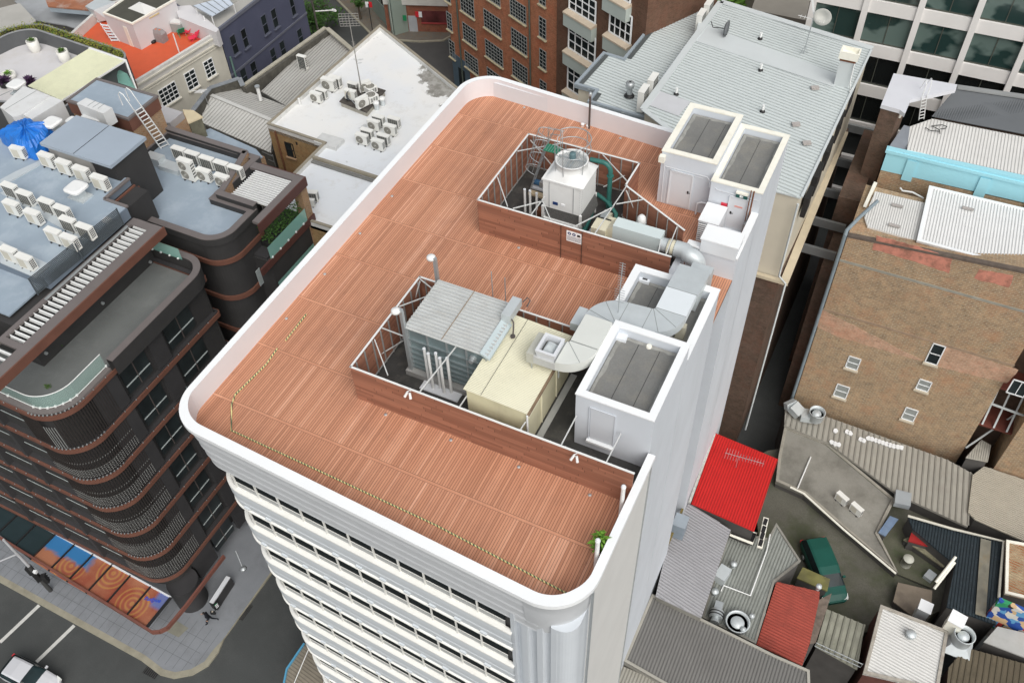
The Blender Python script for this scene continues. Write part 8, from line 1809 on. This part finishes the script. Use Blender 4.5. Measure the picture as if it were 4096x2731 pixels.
#  front street, bottom left
SP=P2d([(0,3,-900,70),(0,3,0,545),(0,3,1330,1345)],-32.85)
ps=[SP[0],SP[1],SP[2]]
kp=[(-75,11.75),(-37.6,11.4)]+[xy(q(0,3,x,y,-32.85))for x,y in((1480,1470),(1600,1500),(1760,1470),(1900,1390),(1990,1270),(2060,1150))]+[(-33.1,15.0),(-32.9,34),(-37.5,34),(-75,34)]
m=MB();m.prism(kp,-33.2,-32.85);tag(m.build('pavement',PAVE),'blue-grey paved footpath round the dark apartment corner','pavement',kind='structure')
m=MB();ring(m,inset(kp,-.16),inset(kp,.28),-33.2,-32.84);tag(m.build('kerb',KERBM),'worn sandstone kerb edging the footpath','kerb',kind='structure')
for i in range(28):
 x=-52.5+i*.62;m=MB()
m=MB()
for i in range(30):x=-54+i*.7;m.box(x,x+.02,11.75,15.4,-32.852,-32.845)
for y in(12.6,13.5,14.4):m.box(-56,-34,y,y+.02,-32.852,-32.845)
tag(m.build('paving_joint',mat('joint_dark',(.10,.11,.12))),'dark joints between the paving slabs','paving joints',kind='structure')
for a,b,lb_ in(((360,850),(0,1190),'upper left'),((682,1035),(335,1370),'lower right')):
 A_,B_=q(0,3,*a,-32.99),q(0,3,*b,-32.99);d=(B_-A_).normalized();s=Vector((-d.y,d.x,0))*.14;m=MB();m.plate([A_-s,B_-s,B_+s,A_+s],.01);tag(m.build('road_marking',LINEW),'white painted parking line on the street, '+lb_,'road marking',kind='structure')
def grate(c,r,x,y,w,h,rz,label):
 p=q(c,r,x,y,-32.97);T=thing('drain_grate',p,label,'drain');m=MB();m.obox((p.x,p.y,-32.99),(w,h,.03),rz);m.build('pit',BLACK,T);m=MB()
 for i in range(7):
  t=(i-3)/7*w;m.obox((p.x+math.cos(rz)*t,p.y+math.sin(rz)*t,-32.96),(.03,h,.02),rz)
 m.build('bar',mat('grate_iron',(.08,.08,.075))if 'grate_iron' not in bpy.data.materials else bpy.data.materials['grate_iron'],T)
grate(0,3,1395,1455,1.1,.75,0,'black street drain grate at the kerb near the white car');grate(0,3,2245,910,.6,1.3,0,'black drain grate in the side lane by the white tower')
m=MB();m.prism(P2d([(0,3,1620,990),(0,3,1732,1060),(0,3,1640,1145),(0,3,1530,1090)],-32.84),-32.86,-32.835);T=thing('access_cover',q(0,3,1630,1070,-32.85),'large square concrete access cover in the footpath','access cover');m.build('cover',mat('cover_tan',(.24,.235,.19),.9,.15,2),T)
def artwork():
 m_,n,b=nt('awning_artwork');p=coords(n);x,y,z=sep(n,p)
 base=mixc(n,ramp(n,noise(n,p,.5,4),.4,.6),(.30,.085,.05),(.38,.16,.09))
 ctr=[(-41.9,14.9),(-39.0,13.6),(-45.2,14.0)]
 for cx,cy in ctr:
  d=n.nodes.new('ShaderNodeVectorMath');d.operation='DISTANCE';n.links.new(p,d.inputs[0]);d.inputs[1].default_value=(cx,cy,-29.4)
  w=math_(n,'SINE',math_(n,'MULTIPLY',d.outputs['Value'],17.0));ins=ramp(n,d.outputs['Value'],1.45,1.25)
  base=mixc(n,math_(n,'MULTIPLY',ins,ramp(n,w,.1,.8,0,.5)),base,(.50,.27,.07))
  base=mixc(n,math_(n,'MULTIPLY',ins,ramp(n,w,-.1,-.9,0,.35)),base,(.30,.03,.03))
 v=n.nodes.new('ShaderNodeTexVoronoi');v.inputs['Scale'].default_value=9;n.links.new(p,v.inputs['Vector'])
 base=mixc(n,ramp(n,v.outputs['Distance'],.22,.12,0,.35),base,(.62,.30,.12))
 bl=math_(n,'MULTIPLY',ramp(n,math_(n,'ADD',x,math_(n,'MULTIPLY',noise(n,p,1.2,3),1.0)),-43.2,-43.7),ramp(n,math_(n,'ADD',y,math_(n,'MULTIPLY',noise(n,p,1.5,3),.9)),14.6,14.9))
 base=mixc(n,bl,base,(.04,.18,.40));br=math_(n,'MULTIPLY',ramp(n,x,-37.9,-37.6),ramp(n,y,13.9,14.2));base=mixc(n,math_(n,'MULTIPLY',br,.7),base,(.06,.2,.5))
 n.links.new(base,b.inputs['Base Color']);b.inputs['Roughness'].default_value=.3;return m_
AWG=thing('glass_awning',(-43,14,-29.4),'street awning of glass panels printed with orange and blue dotted artwork','awning')
az=-29.4;ART=artwork();TEALG=mat('dark_teal_glass',(.028,.045,.05),.15,.1,1)
e0,e1=q(0,3,180,5,az),q(0,3,0,185,az)
tops=[(-20,-95),(180,5),(350,92),(520,190),(690,290),(858,382),(1035,475),(1200,575),(1385,680),(1570,780)];bots=[(-260,60),(-20,190),(125,310),(275,430),(445,535),(612,635),(790,740),(968,840),(1155,950),(1345,1058)]
for i in range(9):
 m=MB();m.plate([q(0,3,*tops[i],az),q(0,3,*tops[i+1],az),q(0,3,*bots[i+1],az),q(0,3,*bots[i],az)],.04);m.build('printed_panel' if i>2 else 'dark_glass_panel',ART if i>2 else TEALG,AWG)
for i in range(10):
 m=MB();m.beam(q(0,3,*tops[i],az+.05),q(0,3,*bots[i],az+.05),.10 if i<9 else .2,.12);m.build('steel_rib',BLACK,AWG)
m=MB();m.beam(q(0,3,*tops[0],az),q(0,3,*tops[-1],az),.12,.2);m.build('back_channel',W_GREY,AWG)
fr_=[q(0,3,x,y,az)for x,y in((-260,70),(1345,1065),(1400,1100),(1470,1095),(1540,1060),(1590,1000),(1700,870),(2060,400))]
m=MB()
for a,b in zip(fr_,fr_[1:]):m.beam(a,b,.16,.38)
m.build('copper_fascia',mat('awning_copper',(.20,.08,.06),.6,.15,2),AWG)
cu_=bpy.data.curves.new('awning_script','FONT');cu_.body='Budjyue';cu_.size=.5;cu_.extrude=.006;cu_.offset=.012;cu_.shear=.3
to=bpy.data.objects.new('script_lettering',cu_);COL.objects.link(to);a,b=q(0,3,1318,800,az+.03),q(0,3,1490,800,az+.03)
dg=bpy.context.evaluated_depsgraph_get();me=bpy.data.meshes.new_from_object(to.evaluated_get(dg));bpy.data.objects.remove(to);to=bpy.data.objects.new('script_lettering',me);COL.objects.link(to)
me.materials.clear();me.materials.append(mat('script_blue',(.05,.10,.55),.4));d=b-a;to.parent=AWG;to.location=a-parent_loc(AWG);to.rotation_euler=(0,0,math.atan2(d.y,d.x)*.6);k=.95*d.length/max(v.co.x for v in me.vertices);to.scale=(k,k,1)
CC=thing('corner_column',(-36.9,16.9,-33),'dark round column at the apartment corner with a green and white vertical sign','column');m=MB();m.cyl((-37.2,16.7,-33),(-37.2,16.7,-30),1.15,n=32);m.build('column',DARK2,CC)
m=MB();p=q(0,3,1960,810,-31.2);m.obox((p.x,p.y,-32.4),(.1,.5,.8),-.2);sn=m.build('sign_blade',BLACK,CC)
m=MB()
for i in range(3):m.obox((p.x+.07,p.y,-32.2+i*.18),(.02,.25,.08),-.2)
m.build('white_lettering',W_CAP,sn);m=MB();m.obox((p.x+.07,p.y-.05,-31.68),(.02,.22,.06),-.2);m.build('green_lettering',GRNP,sn)
m=MB();a,b=q(0,3,2115,620,-32.3),q(0,3,1960,860,-32.3);m.beam(a,b,.5,1.0);SB=thing('lane_wall',a,'low pale-topped dark wall beside the lane at the apartment base','wall');m.build('wall',DARK2,SB);m=MB();m.beam(a+Vector((0,0,.55)),b+Vector((0,0,.55)),.35,.08);m.build('pale_cap',W_GREY,SB)
TLP=thing('traffic_light_pole',(-46,13,-33),'grey street pole with traffic light heads leaning over the awning','traffic light');pb=q(0,3,465,715,-32.85);m=MB();m.cyl(pb,(pb.x,pb.y,-28.9),.17,n=12);m.build('base_pole',mat('pole_charcoal',(.06,.06,.06),.6),TLP)
m=MB();m.cyl((pb.x,pb.y,-28.9),(pb.x-.3,pb.y,-25.2),.12,.09,n=12);a=Vector((pb.x-.3,pb.y,-25.2));m.cyl((pb.x-.15,pb.y,-27.2),q(0,3,-60,470,-28),.07,n=8);m.build('upper_pole',mat('pole_grey',(.45,.46,.48),.5),TLP)
for i,(x,y,rz)in enumerate(((270,530,.4),(330,590,1.3),(410,600,2.2))):
 p=q(0,3,x,y,-30);m=MB();m.obox((p.x,p.y,-30.6),(.32,.3,1.0),rz);h_=m.build('signal_head',BLACK,TLP);m=MB()
 for k in range(3):m.obox((p.x+math.cos(rz)*.22,p.y+math.sin(rz)*.22,-30.45+k*.3),(.16,.26,.05),rz)
 m.build('visor',BLACK,h_)
m=MB();p=q(0,3,320,540,-29.0);m.obox((p.x,p.y,-29.2),(.25,.2,.25),.3);m.build('white_camera',W_CAP,TLP)
T=thing('lane_lamp',(0,0,0),'small hanging lamp on a thin arm over the dark lane','lamp');a,b=q(0,3,2165,350,-27),q(0,3,2235,515,-28);m=MB();m.tube([a,b+Vector((0,0,.3))],.03,6);m.build('arm',GALV,T);m=MB();m.lathe([(0,.15),(.2,.1),(.26,0),(0,-.03)],b,16);m.build('disc',GALV,T)
WC=mat('silver_white_car_paint',(.62,.63,.66),.3,.03,1,spec=.6)
c_=q(0,3,230,1520,-32.0);
vehicle('parked_car',Vector((-43.65,6.75,-33)),math.radians(2),4.5,1.8,1.5,[(-2.25,.70,.45,.8,.82,.6),(-2.15,.84,.35,.98,1.02,.7),(-1.75,.89,.3,1.0,1.40,.68),(-.9,.9,.3,1.0,1.52,.70),(.05,.9,.3,.98,1.50,.70),(.85,.9,.3,.96,.99,.78),(1.6,.87,.3,.86,.88,.7),(2.1,.76,.35,.7,.72,.6),(2.25,.55,.42,.62,.63,.5)],WC,'silver-white car at the bottom left corner of the street')
T=thing('street_canopy',(-27,12,-29.6),'timber-brown ribbed street canopy with blue edge at the foot of the white tower','canopy');cz=-30.2
cp_=C([(1,3,445,1205),(1,3,285,1440),(1,3,245,1640),(1,3,700,1900),(1,3,640,1480),(1,3,500,1200)],cz);m=MB();m.plate(cp_,.15);ribs(m,cp_,(1,-.15,0),.22,.05,.03);m.build('roof',mat('tan_canopy',(.27,.24,.19),.85,.15,1.5),T)
m=MB();m.beam(cp_[0],cp_[1],.12,.3);m.beam(cp_[1],cp_[2],.12,.3);m.build('blue_fascia',mat('canopy_blue',(.10,.35,.55),.5),T);m=MB();m.tube([q(1,3,350,1566,cz),q(1,3,480,1260,-28.5)],.03,5);m.tube([q(1,3,610,1600,cz),q(1,3,645,1470,-28)],.03,5);m.build('tie_rod',STEELW,T)
PX=q(0,3,1950,1010,-32.85);fx=Vector((PX.x,PX.y,-32.85))
def person(base,yaw,label):
 nm='person';co={}
 def J(n_,x,y,z):co[n_]=Vector((x,y,z))
 J('pel',0,0,.95);J('sp',.04,0,1.15);J('ch',.10,0,1.38);J('nk',.13,0,1.50);J('hd',.17,0,1.60)
 J('lh',0,.10,.92);J('lk',.28,.10,.52);J('la',.32,.10,.10);J('lt',.50,.10,.04)
 J('rh',0,-.10,.92);J('rk',-.10,-.11,.50);J('ra',-.46,-.11,.26);J('rt',-.46,-.11,.06)
 J('ls',.10,.19,1.40);J('le',-.10,.26,1.16);J('lw',.06,.28,.96);J('rs',.10,-.19,1.40);J('re',.22,-.27,1.14);J('rw',.44,-.25,1.10)
 ed=[('pel','sp'),('sp','ch'),('ch','nk'),('nk','hd'),('pel','lh'),('lh','lk'),('lk','la'),('la','lt'),('pel','rh'),('rh','rk'),('rk','ra'),('ra','rt'),('ch','ls'),('ls','le'),('le','lw'),('ch','rs'),('rs','re'),('re','rw')]
 rad=dict(pel=.15,sp=.14,ch=.16,nk=.06,hd=.075,lh=.10,rh=.10,lk=.065,rk=.065,la=.045,ra=.045,lt=.04,rt=.04,ls=.07,rs=.07,le=.05,re=.05,lw=.032,rw=.032)
 T=thing(nm,base,label,'person',rz=0);keys=list(co);R_=Matrix.Rotation(yaw,3,'Z')
 me=bpy.data.meshes.new('body');me.from_pydata([tuple(R_@co[k])for k in keys],[(keys.index(a),keys.index(b))for a,b in ed],[]);ob=bpy.data.objects.new('body',me);COL.objects.link(ob);ob.parent=T
 md=ob.modifiers.new('skin','SKIN');sv=me.skin_vertices[0].data
 for i,k in enumerate(keys):sv[i].radius=(rad[k],rad[k]*(.8 if k in('ch','sp')else 1));sv[i].use_root=(k=='pel')
 ob.modifiers.new('sub','SUBSURF').levels=2;ob.modifiers['sub'].render_levels=2;me.materials.append(mat('black_clothes',(.012,.014,.02),.9,.1,3))
 SK=mat('skin_tone',(.50,.30,.21),.6,.04);W2=lambda*v:base+R_@Vector(v)
 m=MB();m.lathe([(0,-.12),(.05,-.10),(.075,-.03),(.082,.03),(.07,.09),(0,.125)],W2(.19,0,1.66),14);h_=m.build('head',SK,T)
 m=MB();m.lathe([(.085,-.02),(.09,.04),(.076,.10),(0,.135)],W2(.175,0,1.66),14);m.build('hair',mat('dark_hair',(.02,.015,.012)),T)
 for s_,(x,y,z)in((1,(.08,.285,.93)),(-1,(.48,-.25,1.10))):
  m=MB();m.hexa([W2(x-.03,y-.015,z-.05),W2(x+.05,y-.015,z-.05),W2(x+.05,y+.015,z-.05),W2(x-.03,y+.015,z-.05)],[W2(x-.025,y-.015,z+.03),W2(x+.04,y-.015,z+.03),W2(x+.04,y+.015,z+.03),W2(x-.025,y+.015,z+.03)])
  for k in range(4):m.tube([W2(x+.05*(1 if s_<0 else .3),y,z+.025-k*.02),W2(x+.09+.005*k,y-.01,z+.02-k*.022),W2(x+.10,y-.03,z+.005-k*.02)],.009,5)
  m.tube([W2(x,y+.02*s_,z+.02),W2(x+.05,y+.035*s_,z+.03)],.01,5);m.build('hand',SK,T)
 return T
dirv=q(0,3,1900,1010,-32.85)-q(0,3,2030,990,-32.85)
person(fx,math.atan2(dirv.y,dirv.x),'person in black clothes striding along the footpath by the dark column')
BG=thing('shoulder_bag',PX,'dark bag with a round pale badge carried behind the striding person','bag');p=q(0,3,1955,915,-31.7);m=MB();m.obox((p.x,p.y,-31.95),(.34,.16,.36),.4);m.build('bag',BLACK,BG);m=MB();m.cyl((p.x,p.y,-31.58),(p.x,p.y,-31.57),.07,n=12);m.build('badge',mat('badge_tan',(.45,.4,.33)),BG)
#  backdrop buildings just outside the first row, top left
def block(label,name,pts_,z,mt,wall=None):return roof(label,name,pts_,z,mt,base=-33.2,wall=wall,cat='building')
block('pale concrete building with steep grey gable in the top left corner','concrete_building',[(0,0,-200,330),(0,0,-100,100),(0,0,180,30),(0,0,330,190),(0,0,100,340)],-12.5,mat('pale_concrete',(.42,.41,.38),.85,.1,.6))
block('long grey-blue flat roof behind the planted parapet','flat_roof_building',[(0,0,130,10),(0,0,480,-60),(0,0,900,190),(0,0,1000,350),(0,0,860,320),(0,0,600,230),(0,0,330,190)],-14,mat('grey_blue_flat',(.36,.375,.39),.7,.15,.5,stain=.4,stain_col=(.2,.2,.19),stain_scale=.3))
roof('rust-red corrugated canopy on steel legs in the top left','rusty_canopy',[(0,0,410,-20),(0,0,440,60),(0,0,830,95),(0,0,880,-60),(0,0,500,-120)],-12.2,mat('rust_canopy',(.34,.14,.075),.85,.25,1,stain=.5,stain_col=(.5,.5,.47),stain_scale=.8),base=-12.8,wall=mat('pale_blue_side',(.36,.42,.47)))
T=thing('twisted_duct',q(0,0,900,150,-13),'grey sheet-metal duct cowl dropping behind the stair room','duct');m=MB();m.hexa(C([(0,0,870,110),(0,0,990,80),(0,0,1000,190),(0,0,910,200)],-12.6),C([(0,0,780,60),(0,0,900,-20),(0,0,1060,20),(0,0,860,95)],-11.4));m.cyl(q(0,0,930,230,-14),q(0,0,920,170,-12.6),.45,n=14);m.build('duct',GALVD,T)
for i,(x0,y0,w,d,h,c_)in enumerate(((-110,62,30,30,-16,(.30,.28,.25)),(-92,95,34,22,-12,(.22,.13,.09)),(-86,75,12,16,-15,(.4,.39,.36)))):
 T=thing('distant_building',(x0,y0,-33),('broad stone-coloured','reddish brick','small pale grey')[i]+' flat-roofed block far beyond the top left corner','building');m=MB();m.box(x0,x0+w,y0,y0+d,-33,h);m.build('wall',mat('far_wall_%d'%i,c_,.9,.12,.3),T)
for k_ in PR:
 if not PR[k_].get('_used'):
  for o_ in list(PR[k_].children_recursive):bpy.data.objects.remove(o_)
  bpy.data.objects.remove(PR[k_])
